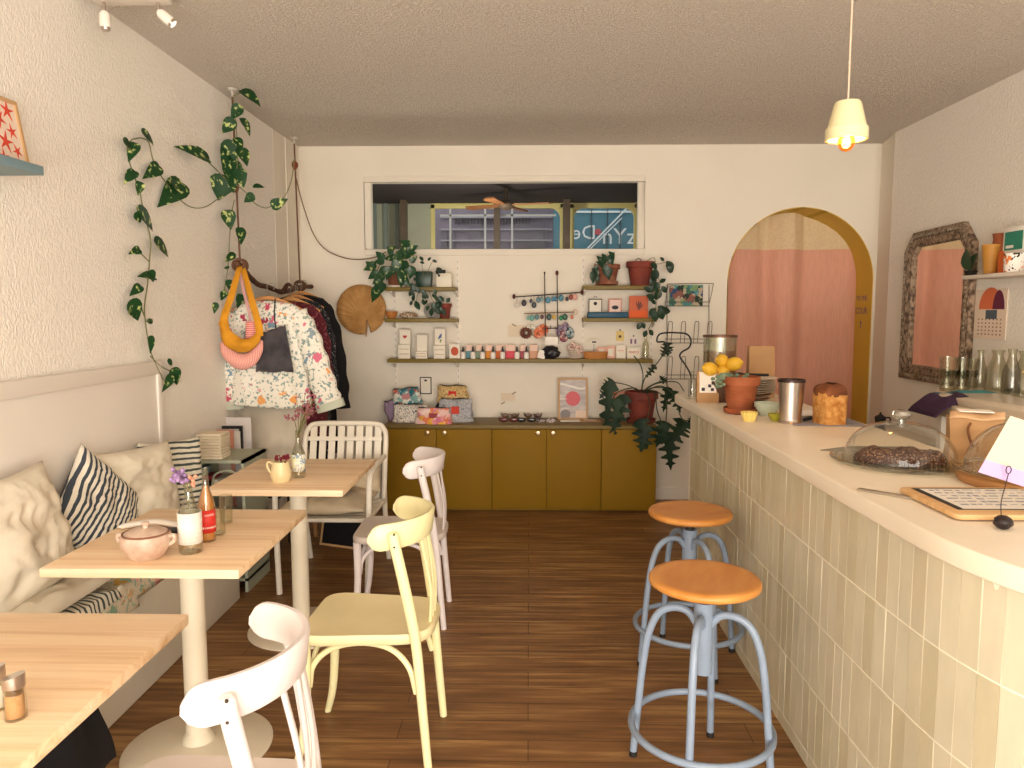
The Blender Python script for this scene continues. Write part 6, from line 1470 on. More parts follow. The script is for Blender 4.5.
m_rope_b = mat('peach_tape', '#E0A070', rough=.85)
# other garments behind
m_burg = mat('burgundy_print', '#5a1824', rough=.9, col2='#8a4a54', scale=60, ramp=(.55, .62)); m_spk = mat('black_speckled_cloth', '#1b1b22', rough=.85, col2='#9aa0a4', scale=120, ramp=(.60, .64)); m_blkc = mat('black_cloth', '#141217', rough=.9)
for i, (px, py, y, lab, nm, m_, sw, bot, sl) in enumerate(((291, 304, 4.72, 'burgundy patterned blouse behind the floral jacket', 'patterned_blouse', m_burg, .37, .70, ((1, [(.14, 0, -.07), (.19, -.02, -.22), (.21, -.03, -.48)], (.055, .055)),)),
        (296, 301, 4.98, 'black dress with tiny white speckles between the burgundy blouse and black coat', 'speckled_dress', m_spk, .38, .45, ((1, [(.14, 0, -.07), (.20, -.02, -.25), (.22, -.03, -.62)], (.055, .06)),)),
        (301, 297, 5.25, 'long black coat, last garment on the branch rail', 'black_coat', m_blkc, .40, .50, ((1, [(.15, 0, -.07), (.22, -.02, -.25), (.26, -.03, -.55), (.27, -.03, -.78)], (.06, .065)),)))):
    c = ony(px, py, y)
    hanger(('wooden hanger carrying the burgundy blouse', 'wooden hanger carrying the speckled black dress', 'wooden hanger carrying the long black coat')[i], c, .0, .36)
    garment(nm, lab, ('blouse', 'dress', 'coat')[i], m_, c, 0, sw, sw + .06, c.z, bot, .14, sleeves=sl, seed=10 + i)
# ================================================================= VINE ON THE ROPE AND WALL
t = thing('hanging_pothos', 'long variegated pothos vine trailing along the left wall and up the left rope', 'climbing plant', (hk1.x, hk1.y - .03, 1.75))
def PX(a, b_):
    if a < 215: k = max(0, min(1, (215 - a) / 30)); X = -1.70 + (-1.775 + 1.70) * k; return onx(a, b_, X)
    return ony(a, b_, 4.34)
VL = [(203, 158, 176, 144, .62), (241, 93, 259, 105), (237, 108, 228, 120), (230, 122, 219, 134), (240, 121, 249, 136, .8), (231, 146, 219, 165, 1.1), (238, 151, 246, 166, 1.1), (228, 164, 233, 193, .9), (221, 179, 216, 201, 1.3), (177, 186, 157, 206, 1.0), (155, 168, 141, 179), (132, 146, 126, 161, .9), (122, 143, 133, 152), (141, 134, 156, 147, .7), (131, 173, 122, 183), (137, 184, 136, 196), (137, 212, 156, 232, .7), (134, 214, 139, 224), (154, 243, 172, 258, .8), (136, 250, 126, 254), (150, 277, 135, 274, .9), (148, 272, 152, 283, .9), (137, 287, 128, 295), (129, 303, 138, 322, 1.0), (146, 322, 152, 318), (148, 338, 149, 354, .6), (166, 360, 171, 367, .7), (171, 370, 176, 386, .9), (168, 377, 161, 391, .7),
      (252, 187, 262, 187), (250, 196, 241, 203), (271, 206, 285, 199, .9), (225, 213, 229, 230), (237, 230, 240, 245), (230, 254, 223, 263), (226, 268, 221, 268), (226, 281, 227, 290), (222, 292, 219, 301), (213, 304, 212, 314, .8), (237, 296, 236, 309), (224, 150, 231, 164), (236, 172, 242, 188), (234, 140, 240, 152), (170, 184, 181, 196)]
w = MB()
for i, q in enumerate(VL):
    B = PX(q[0], q[1]); T = PX(q[2], q[3])
    if abs(B.x - T.x) > .2: T.x = B.x
    up = Vector((.75, -.65, .2)) + Vector((math.sin(i * 2.1) * .3, math.cos(i * 1.3) * .3, .2))
    d_ = T - B; L_ = d_.length
    # keep the real size: the image length seen across the leaf
    pix = math.hypot(q[0] - q[2], q[1] - q[3]); real = pix * S(B); d_ = ((T - B).normalized() + Vector((.25, -.15, 0))).normalized()
    leaf_mesh(w, B + Vector((.02, -.015, 0)), T - B, up, min(L_, real * 1.6), real * .84 * (q[4] if len(q) > 4 else 1.0), .15, 'heart')
w.build('foliage', mat('vine_leaf', '#1f4423', spec=.25, rough=.5, col2='#c2cb82', scale=34, ramp=(.57, .64)), t, world=True)
w = MB()
for q in ([(236, 190), (222, 196), (205, 207), (190, 207), (178, 198), (168, 186), (158, 172), (152, 158), (148, 142), (140, 138)], [(140, 138), (130, 141), (127, 152), (132, 172), (139, 190), (142, 206), (146, 222), (150, 240), (149, 262), (147, 285), (144, 308), (146, 330), (150, 350), (156, 366), (163, 380)], [(236, 185), (246, 193), (254, 203), (264, 208), (272, 206)], [(275, 204), (285, 195), (291, 180), (294, 158)], [(234, 200), (231, 215), (229, 240), (228, 262), (224, 290), (222, 300)], [(228, 182), (214, 168), (203, 158)], [(233, 96), (235, 120), (237, 150), (236, 185)], [(233, 96), (240, 93)], [(149, 262), (137, 250)], [(146, 322), (140, 305)], [(150, 356), (160, 366), (170, 371)]):
    w.tube(spline([PX(a, b_) + Vector((.004, -.004, 0)) for a, b_ in q], 5), .0028, 6)
w.build('stem', mat('vine_stem', '#6f7048', rough=.6), t, world=True)
# ================================================================= CEILING SPOT + BLUE SHELF
pS = onz(137, 4, CZ)
t = thing('ceiling_spot_bar', 'white ceiling bar with two adjustable white spotlights at the top left', 'spotlight', pS)
sl_ = onz(107, 5, CZ - .05); sr_ = onz(163, 5, CZ - .05)
MB().box(sl_.x - .03, sr_.x + .04, sl_.y - .16, sl_.y, CZ - .055, CZ - .001).build('bar', m_trim, t, world=True, bevel=.004)
for P0, d_ in ((Vector((sl_.x + .01, sl_.y - .04, CZ - .055)), Vector((.03, -.02, -1))), (Vector((sr_.x, sr_.y - .04, CZ - .055)), Vector((.75, .1, -.65)))):
    MB().cyl(P0, P0 + Vector((0, 0, -.035)), .005, n=10).build('stem', m_chrome, t, world=True)
    d_.normalize(); Q0 = P0 + Vector((0, 0, -.035))
    hd = MB().tube([Q0, Q0 + d_ * .012, Q0 + d_ * .055, Q0 + d_ * .062], [.012, .020, .021, .019], 20).build('spot_head', m_trim, t, world=True)
    MB().tube([Q0 + d_ * .0625, Q0 + d_ * .072], [.018, .016], 20).build('lens', m_chrome, hd, world=True)
MB().tube(spline([Vector((sl_.x - .03, sl_.y - .1, CZ - .02)), Vector((sl_.x - .08, sl_.y - .15, CZ - .03)), Vector((LX + .02, sl_.y - .3, CZ - .02))], 6), .004, 6).build('cable', m_trim, t, world=True)
m_bshelf = mat('dusty_blue_paint', '#7d9aa6', rough=.5)
qa = onx(44, 172, -1.64); 
t = thing('blue_shelf', 'dusty blue painted shelf on the left wall at the edge of the photo', 'shelf', (-1.72, qa.y - .3, qa.z))
MB().box(LX + .002, -1.64, qa.y - .75, qa.y, qa.z - .012, qa.z + .018).build('board', m_bshelf, t, world=True, bevel=.002)
o = thing('starfish_print', 'wood-framed print of red starfish shapes standing on the blue shelf', 'picture', (LX + .05, qa.y - .22, qa.z + .0185))
tl_ = onx(15, 104, LX + .03); 
fy1 = onx(27, 165, LX + .05).y - o.location.y; fh = tl_.z - o.location.z + .01
RMx = Matrix.Rotation(math.radians(-9), 4, 'Y')
w = MB(); y0 = fy1 - .24
for (a0, a1, z0, z1) in ((y0, fy1, 0, .012), (y0, fy1, fh - .012, fh), (y0, y0 + .012, .012, fh - .012), (fy1 - .012, fy1, .012, fh - .012)): w.box(.0, .014, a0, a1, z0, z1, M=RMx)
w.build('frame', mat('light_oak', '#D2A878', rough=.5), o)
pq = MB().box(.002, .008, y0 + .012, fy1 - .012, .012, fh - .012, M=RMx).build('print', mat('blush_print', '#F2DDCB', rough=.7), o)
m_star = mat('starfish_red', '#DE4A33', rough=.6)
for (yy_, zz_, r_, a0) in ((fy1 - .055, fh * .82, .036, .2), (fy1 - .105, fh * .66, .036, .9), (fy1 - .052, fh * .52, .028, .5), (fy1 - .095, fh * .34, .040, .1), (fy1 - .045, fh * .24, .026, .8), (fy1 - .12, fh * .10, .03, .3), (fy1 - .17, fh * .8, .035, .6), (fy1 - .18, fh * .4, .035, .2)):
    pts = []
    for k in range(10):
        a = a0 + PI * k / 5; r__ = r_ if k % 2 == 0 else r_ * .28; pts.append((yy_ + r__ * math.cos(a), zz_ + r__ * math.sin(a)))
    MB().prism(pts, .008, .0095, 'x', M=RMx).build('starfish', m_star, pq)
# ================================================================= BENCH CUSHIONS
m_crm = mat('cream_crumpled_cotton', '#E3D8C4', rough=.95, var=.06, scale=5)
m_str = stripes('navy_stripes', '#EDE6D6', '#3c4652', axis=2, freq=42, width=.55, wob=.8)
m_str2 = stripes('navy_stripes_fine', '#E9E3D2', '#44504f', axis=2, freq=38, width=.6, wob=1.2)
def wallpil(name, label, m, px, py, X, wd, h, th, rx, ryaw, roll, seed, wr=.014, group=None):
    c = onx(px, py, X); o = pillow(name, label, 'pillow', m, wd, h, th, c, (0, 0, 0), None, None, wr, seed)
    o.rotation_mode = 'XYZ'
    Mx = Matrix.Rotation(PI / 2 + ryaw, 4, 'Z') @ Matrix.Rotation(rx, 4, 'X') @ Matrix.Rotation(roll, 4, 'Y')
    o.rotation_euler = Mx.to_euler(); return o
wallpil('cream_pillow', 'large crumpled cream pillow at the left edge of the photo on the bench', m_crm, 14, 540, -1.665, .46, .42, .16, -.22, -.05, -.05, 3, .014)
wallpil('striped_pillow', 'navy and cream striped pillow tilted on its corner between two cream pillows', m_str, 99, 512, -1.665, .39, .39, .12, -.25, -.10, -.74, 7, .008)
wallpil('cream_pillow', 'crinkled cream pillow standing between the two striped pillows', m_crm, 138, 489, -1.655, .42, .36, .13, -.2, -.32, .02, 12, .012)
wallpil('striped_pillow', 'narrow striped pillow at the far end of the bench by the magazine rack', m_str2, 173, 484, -1.665, .32, .42, .11, -.14, -.55, .04, 16, .008)
def draped(name, label, cat, m, x0, x1, y0, y1, z, th, seed, drop=0, rz=0, n=36):
    cx, cy = (x0 + x1) / 2, (y0 + y1) / 2
    def f(sg):
        def g(u, v):
            x = x0 + (x1 - x0) * u; y = y0 + (y1 - y0) * v
            e = (1 - abs(2 * u - 1) ** 4) ** .5 * (1 - abs(2 * v - 1) ** 4) ** .5
            q = noise.noise(Vector((u * 3 + seed, v * 4, 0))) * .018 * e + .008 * noise.noise(Vector((u * 9 + seed, v * 11, 1))) * e
            zz = z + th / 2 + sg * th / 2 * e + (q if sg > 0 else 0)
            over = max(0, x - (-1.492))
            if drop: zz -= over * drop * 3.2; x = -1.492 + over * .35 if over > 0 else x
            p = Vector((x - cx, y - cy, 0)); p.rotate(Euler((0, 0, rz)))
            return (cx + p.x, cy + p.y, zz)
        return g
    w = MB(); w.grid(f(1), n, n); w.grid(f(-1), n, n)
    o = w.build(name, m, None, loc=(cx, cy, z), world=True, ang=180); return tag(o, label, cat)
m_flc = floral('faded_floral', '#D9CDB4', ['#8fae96', '#D9B07a', '#E0A79c', '#9db59a', '#C9a04c'], scale=16, thr=.42, leaf='#9bb09a')
draped('floral_seat_cushion', 'faded pink and green floral cushion on the bench, its corner over the edge', 'cushion', m_flc, -1.77, -1.455, 2.60, 2.93, .452, .045, 2, drop=.5)
draped('striped_seat_cushion', 'flat navy striped seat cushion on the bench next to the floral one', 'cushion', stripes('wavy_stripes', '#E9E3D2', '#44504f', axis=1, freq=40, width=.6, wob=2.5), -1.77, -1.47, 2.12, 2.62, .452, .06, 5, drop=.3)
draped('floral_seat_pad', 'small faded floral cloth between the striped cushion and the floral cushion', 'cushion', m_flc, -1.60, -1.44, 2.50, 2.72, .452, .035, 9, drop=.5)
draped('cream_throw', 'crumpled cream throw under the large cream pillow', 'throw', m_crm, -1.78, -1.50, 2.16, 2.66, .515, .07, 13)
draped('dark_coat_pile', 'black coat heaped on the bench under the nearest table', 'coat', m_blkc, -1.78, -1.40, 1.55, 2.05, .452, .12, 21, drop=.35)
w = MB()
def coatf(u, v):
    a = v; x = -1.50 + .17 * math.sin(v * 1.4) + .02 * math.sin(u * 12); y = 1.75 + u * .46 + .10 * v * (u - .3); z = .56 - v * .50
    return (x + .02 * noise.noise(Vector((u * 3, v * 3, 4))), y, z)
w.grid(coatf, 24, 24); o = w.build('hanging_coat', m_blkc, None, loc=(-1.45, 1.95, .1), world=True, solid=.012, ang=180); tag(o, 'black garment hanging off the bench front below the nearest table', 'coat')
# ================================================================= ON THE TABLES
ZTB = .75
# far table: jug and bottle
p = onz(281, 481, ZTB); s_ = S(p)
t = thing('cream_jug', 'small cream ceramic jug with dark red dried flowers on the farthest table', 'jug', p)
MB().lathe([(.001, 0), (8.5 * s_, 0), (10 * s_, .02), (10.2 * s_, .035), (8.4 * s_, .07), (8.0 * s_, 20 * s_), (7.4 * s_, 20 * s_), (7.8 * s_, .07), (9 * s_, .02), (.001, .01)], n=32, close=False).build('body', mat('cream_glaze', '#F3DFAE', rough=.3), t)
MB().tube(spline([(-.034, 0, .078), (-.055, 0, .085), (-.058, 0, .06), (-.040, 0, .03)], 6), .005, 8).build('handle', mat('cream_glaze', '#F3DFAE'), t)
w = MB(); rnd = random.Random(3)
for k in range(26): w.ball((rnd.uniform(-.028, .035), rnd.uniform(-.025, .025), .085 + rnd.uniform(0, .03)), rnd.uniform(.004, .008), 6, 5)
w.build('dried_flowers', mat('dark_red_petals', '#7a1f2e', rough=.8), t)['kind'] = 'stuff'
def vase_bottle(name, label, p, r, h, m_lab, z0l, z1l, flowers=None, fcol=None, liquid=None, lz=.0, nn=.42):
    t = thing(name, label, 'bottle', p)
    pr = [(.001, .004), (r * .92, 0), (r, .006), (r, h * .50), (r * .88, h * .57), (r * .45, h * .72), (r * .36, h * .82), (r * .36, h * .96), (r * .42, h), (r * .34, h), (r * .30, h * .82), (r * .38, h * .72), (r * .82, h * .57), (r * .93, h * .5), (r * .93, .01)]
    MB().lathe(pr, n=32, close=False).build('glass', m_tumb, t)
    if liquid: MB().lathe([(.001, .008), (r * .9, .008), (r * .9, h * .5), (r * .8, h * .56), (r * .34, h * .72), (r * .26, h * .76), (.001, h * .76)], n=28, close=False).build('liquid', mat('amber_liquid', liquid, rough=.2), t)
    if m_lab: MB().lathe([(r * 1.012, z0l * h), (r * 1.015, z1l * h)], n=32, close=False).build('label', m_lab, t, solid=.0006)
    return t
p = onz(299, 477, ZTB); s_ = S(p)
t = vase_bottle('flower_bottle', 'clear bottle with a white patterned label and pink dried flowers on the farthest table', p, 6.6 * s_, 47 * s_, patch('dotted_label', ['#F2F0E2', '#E9EAD8', '#F6F2E6', '#8fa8c0', '#F2E9B0'], scale=60), .14, .50)
MB().lathe([(6.6 * s_ * 1.02, .03), (6.6 * s_ * 1.02, .046)], n=24, close=False).build('label_band', mat('navy_band', '#34405c'), t)
w = MB(); w2 = MB(); rnd = random.Random(9); hb = 47 * s_
for k in range(16):
    a = rnd.uniform(0, 6.28); r_ = rnd.uniform(.02, .09); P = spline([(0, 0, hb * .85), (r_ * .4 * math.cos(a) + .02, r_ * .4 * math.sin(a), hb + .05), (r_ * math.cos(a) + .04, r_ * math.sin(a), hb + rnd.uniform(.06, .16))], 4)
    w2.tube(P, .0012, 5)
    for j in range(7): q = P[-1 - (j % 4)]; w.ball(q + Vector((rnd.uniform(-.012, .012), rnd.uniform(-.012, .012), rnd.uniform(-.012, .012))), rnd.uniform(.003, .007), 6, 5)
w.build('dried_flowers', mat('dusty_pink_petals', '#a0606c', rough=.85), t)['kind'] = 'stuff'; w2.build('stems', m_stem, t)
# middle table
p = onz(147, 557, ZTB); s_ = S(p)
t = thing('stoneware_pot', 'speckled cream stoneware sugar pot with lid and side handles on the middle table', 'pot', p)
m_stone = mat('pinkish_stoneware', '#DCC3B0', rough=.35, col2='#C9A894', scale=30)
MB().lathe([(.001, 0), (15 * s_, 0), (17 * s_, .006), (23.5 * s_, 13 * s_), (24.5 * s_, 19 * s_), (22.5 * s_, 24 * s_), (21 * s_, 24.5 * s_), (22 * s_, 18 * s_), (16 * s_, .012), (.001, .01)], n=48, close=False).build('body', m_stone, t)
MB().lathe([(21.3 * s_, 24 * s_), (22.3 * s_, 25 * s_), (21.5 * s_, 26 * s_)], n=48, close=False).build('rim', mat('brown_rim', '#8a5a44', rough=.4), t)
ld = MB().lathe([(20.5 * s_, 24 * s_), (20 * s_, 26 * s_), (13 * s_, 29 * s_), (3 * s_, 30 * s_), (2.6 * s_, 32 * s_), (4 * s_, 34 * s_), (3 * s_, 36 * s_), (.001, 36.3 * s_)], n=40, close=False).build('lid', m_stone, t)
for s in (-1, 1): MB().tube(spline([(s * 22.5 * s_, 0, 21 * s_), (s * 28 * s_, 0, 22.5 * s_), (s * 28 * s_, 0, 17 * s_), (s * 22.5 * s_, 0, 13 * s_)], 5), 2.0 * s_, 8).build('side_handle', m_stone, t)
p = onz(191, 552, ZTB); s_ = S(p)
m_lines = mat('white_label', '#F4ECE2')
t = vase_bottle('flower_bottle', 'clear bottle with a white ruled label and purple flowers on the middle table', p, 11.2 * s_, 74 * s_, m_wlab, .14, .56)
w = MB()
for k in range(6): w.lathe([(11.2 * s_ * 1.022, .036 + k * .014), (11.2 * s_ * 1.022, .0385 + k * .014)], n=28, close=False)
w.build('label_lines', mat('pale_blue_lines', '#c4ccd2'), t)
w = MB(); w2 = MB(); rnd = random.Random(12); hb = 74 * s_
for k in range(34): w.ball((rnd.uniform(-.05, .008), rnd.uniform(-.02, .02), hb + rnd.uniform(-.012, .03)), rnd.uniform(.004, .008), 6, 5)
w.build('purple_flowers', mat('purple_petals', '#7d5a90', rough=.8, col2='#b394bc', scale=40), t)
w = MB()
for k in range(10): w.ball((rnd.uniform(.0, .022), rnd.uniform(-.015, .015), hb + rnd.uniform(-.02, .01)), rnd.uniform(.004, .007), 6, 5)
w.build('peach_flowers', mat('peach_petals', '#D9987c', rough=.8), t)
w2.tube([(0, 0, .04), (.003, 0, hb * .5), (-.004, 0, hb)], .0018, 5); w2.tube([(.004, 0, .04), (0, .003, hb * .6), (-.02, 0, hb + .005)], .0015, 5); w2.build('stems', m_stem, t)
p = onz(203, 544, ZTB); p.y += .035; s_ = S(p)
t = vase_bottle('juice_bottle', 'amber juice bottle with a bright red label behind the flower bottle', p, 8.2 * s_, 74 * s_, mat('red_label', '#D8342c', rough=.5), .13, .44, liquid='#D98A34')
w = MB()
for z0_, z1_ in ((.36, .39), (.19, .215)): w.lathe([(8.2 * s_ * 1.025, z0_ * 74 * s_), (8.2 * s_ * 1.025, z1_ * 74 * s_)], n=28, close=False)
w.build('label_stripe', m_wlab, t)
p = onz(215, 537, ZTB); p.y += .03; s_ = S(p)
o = MB().lathe([(.001, 0), (6.5 * s_, 0), (7.4 * s_, .09), (6.9 * s_, .09), (6 * s_, .008), (.001, .006)], n=28, close=False).build('water_glass', m_tumb, None, loc=p); tag(o, 'clear drinking glass right of the juice bottle on the middle table', 'glass')
o = MB().lathe([(.001, 0), (6 * s_, 0), (6.6 * s_, .10), (6.1 * s_, .10), (5.5 * s_, .008), (.001, .006)], n=28, close=False).build('water_glass', m_tumb, None, loc=p + Vector((-.03, .14, 0))); tag(o, 'clear drinking glass behind the juice bottle on the middle table', 'glass')
q0 = onz(118, 527, ZTB + .008); q1 = onz(182, 526, ZTB + .008)
w = MB(); w.tube(spline([q0, (q0 + q1) / 2 + Vector((0, .03, .008)), q1], 8), [.006] + [.018] * 16, 12, flat=.5, up=(0, 1, 0)); o = w.build('rolled_napkin', m_paper, None, loc=(q0 + q1) / 2, world=True); tag(o, 'white rolled paper napkin lying behind the stoneware pot', 'napkin')
o = MB().box(-.035, .035, -.02, .02, 0, .012).build('black_card_case', m_black, None, loc=onz(176, 532, ZTB), rot=(0, 0, .1), bevel=.003); tag(o, 'small black case beside the rolled napkin on the middle table', 'case')
# nearest table shakers
def shaker(px, py, label, content):
    p = onz(px, py, ZTB); t = thing('glass_shaker', label, 'shaker', p)
    r = .0185; h = .078
    MB().lathe([(.001, 0), (r, 0), (r * 1.03, .004), (r, .045), (r * .93, .05), (r * .97, .055), (r * .95, h * .80), (r * .85, h * .80), (r * .85, .05), (.001, .006)], n=28, close=False).build('glass', m_tumb, t)
    MB().lathe([(.001, .005), (r * .84, .005), (r * .84, .048), (.001, .05)], n=24, close=False).build('contents', mat('contents_' + content[1:], content, rough=.9), t)
    M_ = Matrix.Translation((0, 0, h * .78))
    w = MB(); w.lathe([(r * 1.02, 0), (r * 1.04, .002), (r * 1.03, .016)], n=28, close=False, M=M_)
    n_ = 28; vs = [(r * 1.03 * math.cos(2 * PI * i / n_), r * 1.03 * math.sin(2 * PI * i / n_), h * .78 + .016 + (.010 * (1 + math.cos(2 * PI * i / n_ )) / 2)) for i in range(n_)]
    w.add(vs, [tuple(range(n_))]); vs2 = [(v[0], v[1], h * .78 + .014) for v in vs]; w.add(vs2 + vs, [(i, (i + 1) % n_, n_ + (i + 1) % n_, n_ + i) for i in range(n_)])
    w.build('metal_cap', m_chrome, t)
shaker(16, 718, 'glass shaker of ground pepper with a slanted metal cap on the nearest table', '#B98A5C')
shaker(-4, 709, 'glass salt shaker with a slanted metal cap cut by the left edge of the photo', '#EEE6DA')
# ================================================================= MAGAZINE RACK AND THINGS BEHIND THE FAR TABLE
m_rack = mat('grey_green_rack', '#A9AC96', rough=.6)
t = thing('magazine_rack', 'low grey-green open rack against the left wall holding magazines', 'rack', (-1.66, 4.02, 0))
x0, x1, y0, y1 = -1.795, -1.50, 3.86, 4.20
for z in (.06, .36, .545, .70): MB().box(x0, x1, y0, y1, z, z + .016).build('shelf', m_rack, t, world=True)
for x in (x0, x1 - .016): MB().box(x, x + .016, y0, y1, 0, .80 if x == x0 else .716).build('side_panel', m_rack, t, world=True)
MB().tube(spline([(x0 + .12, y0, .57), (x0 + .14, y0, .64), (x0 + .22, y0, .66), (x0 + .27, y0, .62), (x0 + .275, y0, .56)], 6), .006, 8).build('curved_trim', m_rack, t, world=True)
zr = .717
w = MB(); rnd = random.Random(6)
xa, xb = ony(197, 450, 3.88).x, ony(222, 450, 3.88).x; zt_ = ony(210, 434, 3.88).z
for k in range(9):
    z0 = zr + (zt_ - zr) * k / 9; dx = rnd.uniform(-.004, .004); w.box(xa + dx, xb + dx, 3.87, 3.99, z0 + .001, z0 + (zt_ - zr) / 9)
o = w.build('paper_pad_stack', mat('cream_pads', '#EBDCC2', rough=.9, var=.06, scale=20), None, loc=((xa + xb) / 2, 3.93, zr), world=True, bevel=.003); o['kind'] = 'stuff'; tag(o, 'stack of cream deckle-edged paper pads on the magazine rack', 'paper stack')
def upright(name, label, cat, px0, px1, pyt, y, m, z=zr, th=.008, ry=0, parts=None):
    a = ony(px0, pyt, y); b_ = ony(px1, pyt, y); h = a.z - z
    t = thing(name, label, cat, ((a.x + b_.x) / 2, y, z), ry); MB().box(-(b_.x - a.x) / 2, (b_.x - a.x) / 2, 0, th, 0, h).build('cover', m, t); return t, b_.x - a.x, h
upright('magazine', 'green and coral covered magazine behind the paper pads', 'magazine', 198, 228, 433, 4.02, patch('mag_green', ['#7f8f80', '#2f4c3a', '#e8634a', '#aebcae', '#8a978c'], scale=14))
upright('magazine', 'cream magazine with a dark spine left of the paper pads', 'magazine', 185, 197, 440, 4.00, mat('mag_cream', '#E6D2B6', rough=.7))
upright('magazine', 'dark brown book edge between the cream magazine and the pads', 'book', 193, 199, 439, 3.97, mat('book_brown', '#5b3a2c', rough=.7))
def leaner(name, label, cat, px0, px1, pyt, y, m, z0=0, th=.012, border=None):
    a = ony(px0, pyt, y); b_ = ony(px1, pyt, y); h = a.z - z0; t = thing(name, label, cat, ((a.x + b_.x) / 2, y, z0)); ww = b_.x - a.x
    if border:
        w = MB()
        for (x0_, x1_, q0_, q1_) in ((-ww / 2, ww / 2, 0, .016), (-ww / 2, ww / 2, h - .016, h), (-ww / 2, -ww / 2 + .016, .016, h - .016), (ww / 2 - .016, ww / 2, .016, h - .016)): w.box(x0_, x1_, -.006, th, q0_, q1_)
        w.build('frame', border, t)
    MB().box(-ww / 2 + .002, ww / 2 - .002, 0, th - .002, .002, h - .002).build('panel', m, t); return t
m_sal = mat('salmon_spine', '#DE9A82', rough=.7)
leaner('art_print', 'cream print with a salmon edge standing right of the magazine rack', 'print', 206, 233, 430, 4.24, mat('print_cream', '#EBD9C6', rough=.7), border=m_sal)
leaner('art_print', 'pale print with white sheets between the salmon edge and the black frame', 'print', 226, 240, 431, 4.27, mat('print_white', '#E6E0DA', rough=.7))
leaner('picture_frame', 'thin black picture frame standing behind the magazines', 'picture frame', 214, 242, 426, 4.32, mat('print_grey2', '#CFC8C2', rough=.6), border=m_black)
leaner('mount_board', 'large white mount board, tallest of the boards beside the magazine rack', 'board', 215, 251, 417, 4.38, mat('mount_white', '#E9E0DC', rough=.7))
# lower shelves: books
for i, (px, w_, c, z, hh_, lab) in enumerate(((196, .09, '#7fa0a0', .562, .10, 'teal paperback on the second shelf of the magazine rack'), (207, .08, '#8a2230', .562, .06, 'dark red box on the second shelf of the magazine rack'), (214, .06, '#d9d4c4', .562, .04, 'white booklet on the second shelf of the magazine rack'))):
    q = ony(px, 480, 3.92); o = MB().box(-w_ / 2, w_ / 2, 0, .12, 0, hh_).build('book', mat('book_%d' % i, c, rough=.7), None, loc=(q.x, 3.90, z), bevel=.002); tag(o, lab, 'book')
draped('patterned_cushion', 'faded leaf-patterned cushion lying on the floor-level stand beneath the far table', 'cushion', floral('leafy_cushion', '#B9AE8c', ['#8a9a6c', '#C98a5c', '#d9cfae'], scale=20, leaf='#6f7a54'), -1.785, -1.52, 4.46, 4.76, .40, .055, 31)
t = thing('low_stand', 'dark low stand under the leaf-patterned cushion behind the far table', 'stand', (-1.65, 4.61, 0))
MB().box(-1.785, -1.52, 4.46, 4.76, .36, .40).build('top', mat('dark_walnut', '#3a281f', rough=.5), t, world=True)
for x in (-1.76, -1.55):
    for y in (4.49, 4.73): MB().cyl((x, y, 0), (x, y, .36), .014, n=10).build('leg', mat('dark_walnut', '#3a281f'), t, world=True)
# navy cloth, cable on the armchair seat
draped('navy_scarf', 'folded navy blue scarf on the slatted armchair cushion', 'scarf', mat('navy_wool', '#1f2a44', rough=.95, var=.2, scale=10), -1.26, -.96, 3.93, 4.13, .515, .07, 41)
w = MB(); w.tube(spline([(-1.22, 3.86, .525), (-1.16, 3.84, .535), (-1.12, 3.87, .53), (-1.15, 3.90, .54), (-1.07, 3.86, .53), (-1.02, 3.90, .54), (-1.0, 3.84, .53)], 7), .003, 6); o = w.build('charging_cable', m_trim, None, loc=(-1.12, 3.87, .52), world=True); tag(o, 'tangled white cable in front of the navy scarf on the armchair', 'cable')
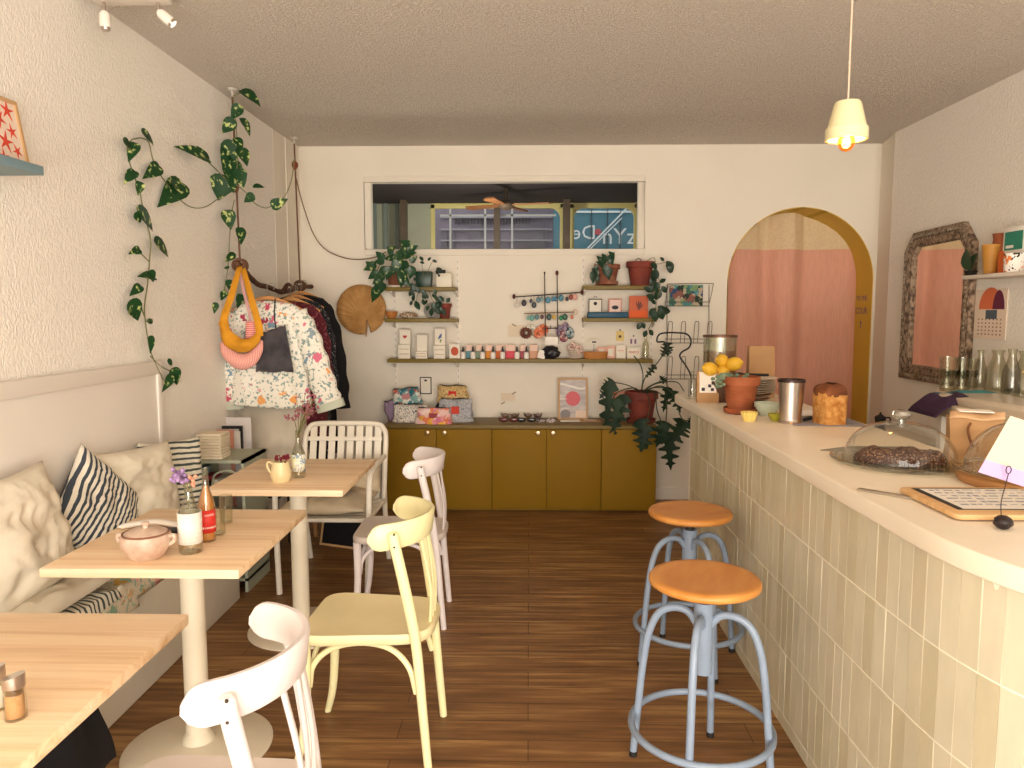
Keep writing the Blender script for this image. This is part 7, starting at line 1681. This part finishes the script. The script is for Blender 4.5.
# leaning dark picture on the floor + easel leg
RB = Matrix.Rotation(math.radians(-14), 4, 'X')
t = thing('leaning_board', 'dark board in a thin wooden frame leaning on the floor behind the armchair', 'board', (-1.17, 4.62, 0), -.35)
w = MB()
for (a0, a1, z0, z1) in ((-.19, .19, 0, .014), (-.19, .19, .49, .504), (-.19, -.176, .014, .49), (.176, .19, .014, .49)): w.box(a0, a1, 0, .016, z0, z1, M=RB)
w.build('frame', mat('light_oak', '#D2A878'), t); MB().box(-.176, .176, .004, .010, .014, .49, M=RB).build('panel', mat('black_panel', '#1a191d', rough=.5), t)
t = thing('wooden_trestle', 'slim natural wood trestle standing behind the slatted armchair', 'trestle', (-1.40, 4.60, 0))
MB().tube([(-1.40, 4.66, .55), (-1.385, 4.50, .003)], .013, 8).build('leg', mat('natural_beech', '#C48F60', rough=.5), t, world=True); MB().tube([(-1.40, 4.66, .55), (-1.42, 4.86, .003)], .013, 8).build('leg', mat('natural_beech', '#C48F60'), t, world=True)
# ================================================================= LIGHT + CAMERA
def area(name, loc, rot, sx, sy, power, col):
    d = bpy.data.lights.new(name, 'AREA'); d.shape = 'RECTANGLE'; d.size = sx; d.size_y = sy; d.energy = power; d.color = col
    o = bpy.data.objects.new(name, d); COL.objects.link(o); o.location = loc; o.rotation_euler = rot; return o
area('window_daylight', (.4, FY + .06, 1.42), (math.radians(90), 0, math.radians(9)), 3.8, 2.0, 195, (1, .95, .85))
area('ceiling_fill', (.4, FY + .05, .45), (math.radians(128), 0, 0), 3.9, .5, 155, (1, .95, .85))  # added lamp aimed upward to brighten the ceiling, stands in for ground bounce
wd = bpy.data.worlds.new('sky'); scene.world = wd; wd.use_nodes = True
bg = wd.node_tree.nodes['Background']; bg.inputs[0].default_value = (1, .97, .95, 1); bg.inputs[1].default_value = 1.3
d = bpy.data.lights.new('back_room_fill', 'POINT'); d.energy = 90; d.color = (1, .93, .8); d.shadow_soft_size = .1  # added point light that brightens the back room, no fixture belongs to it
lo = bpy.data.objects.new('back_room_fill', d); COL.objects.link(lo); lo.location = (-.6, 7.6, 2.0)
cam = bpy.data.cameras.new('camera'); co = bpy.data.objects.new('camera', cam); COL.objects.link(co)
cam.sensor_width = 36; cam.lens = F / 1024 * 36; cam.clip_start = .05
co.location = (0, 0, H); co.rotation_euler = (math.radians(90) - PITCH, 0, YAW)
scene.camera = co
vs = scene.view_settings; vs.view_transform = 'Standard'; vs.look = 'None'; vs.gamma = 1; vs.use_curve_mapping = False; vs.exposure = -0.10
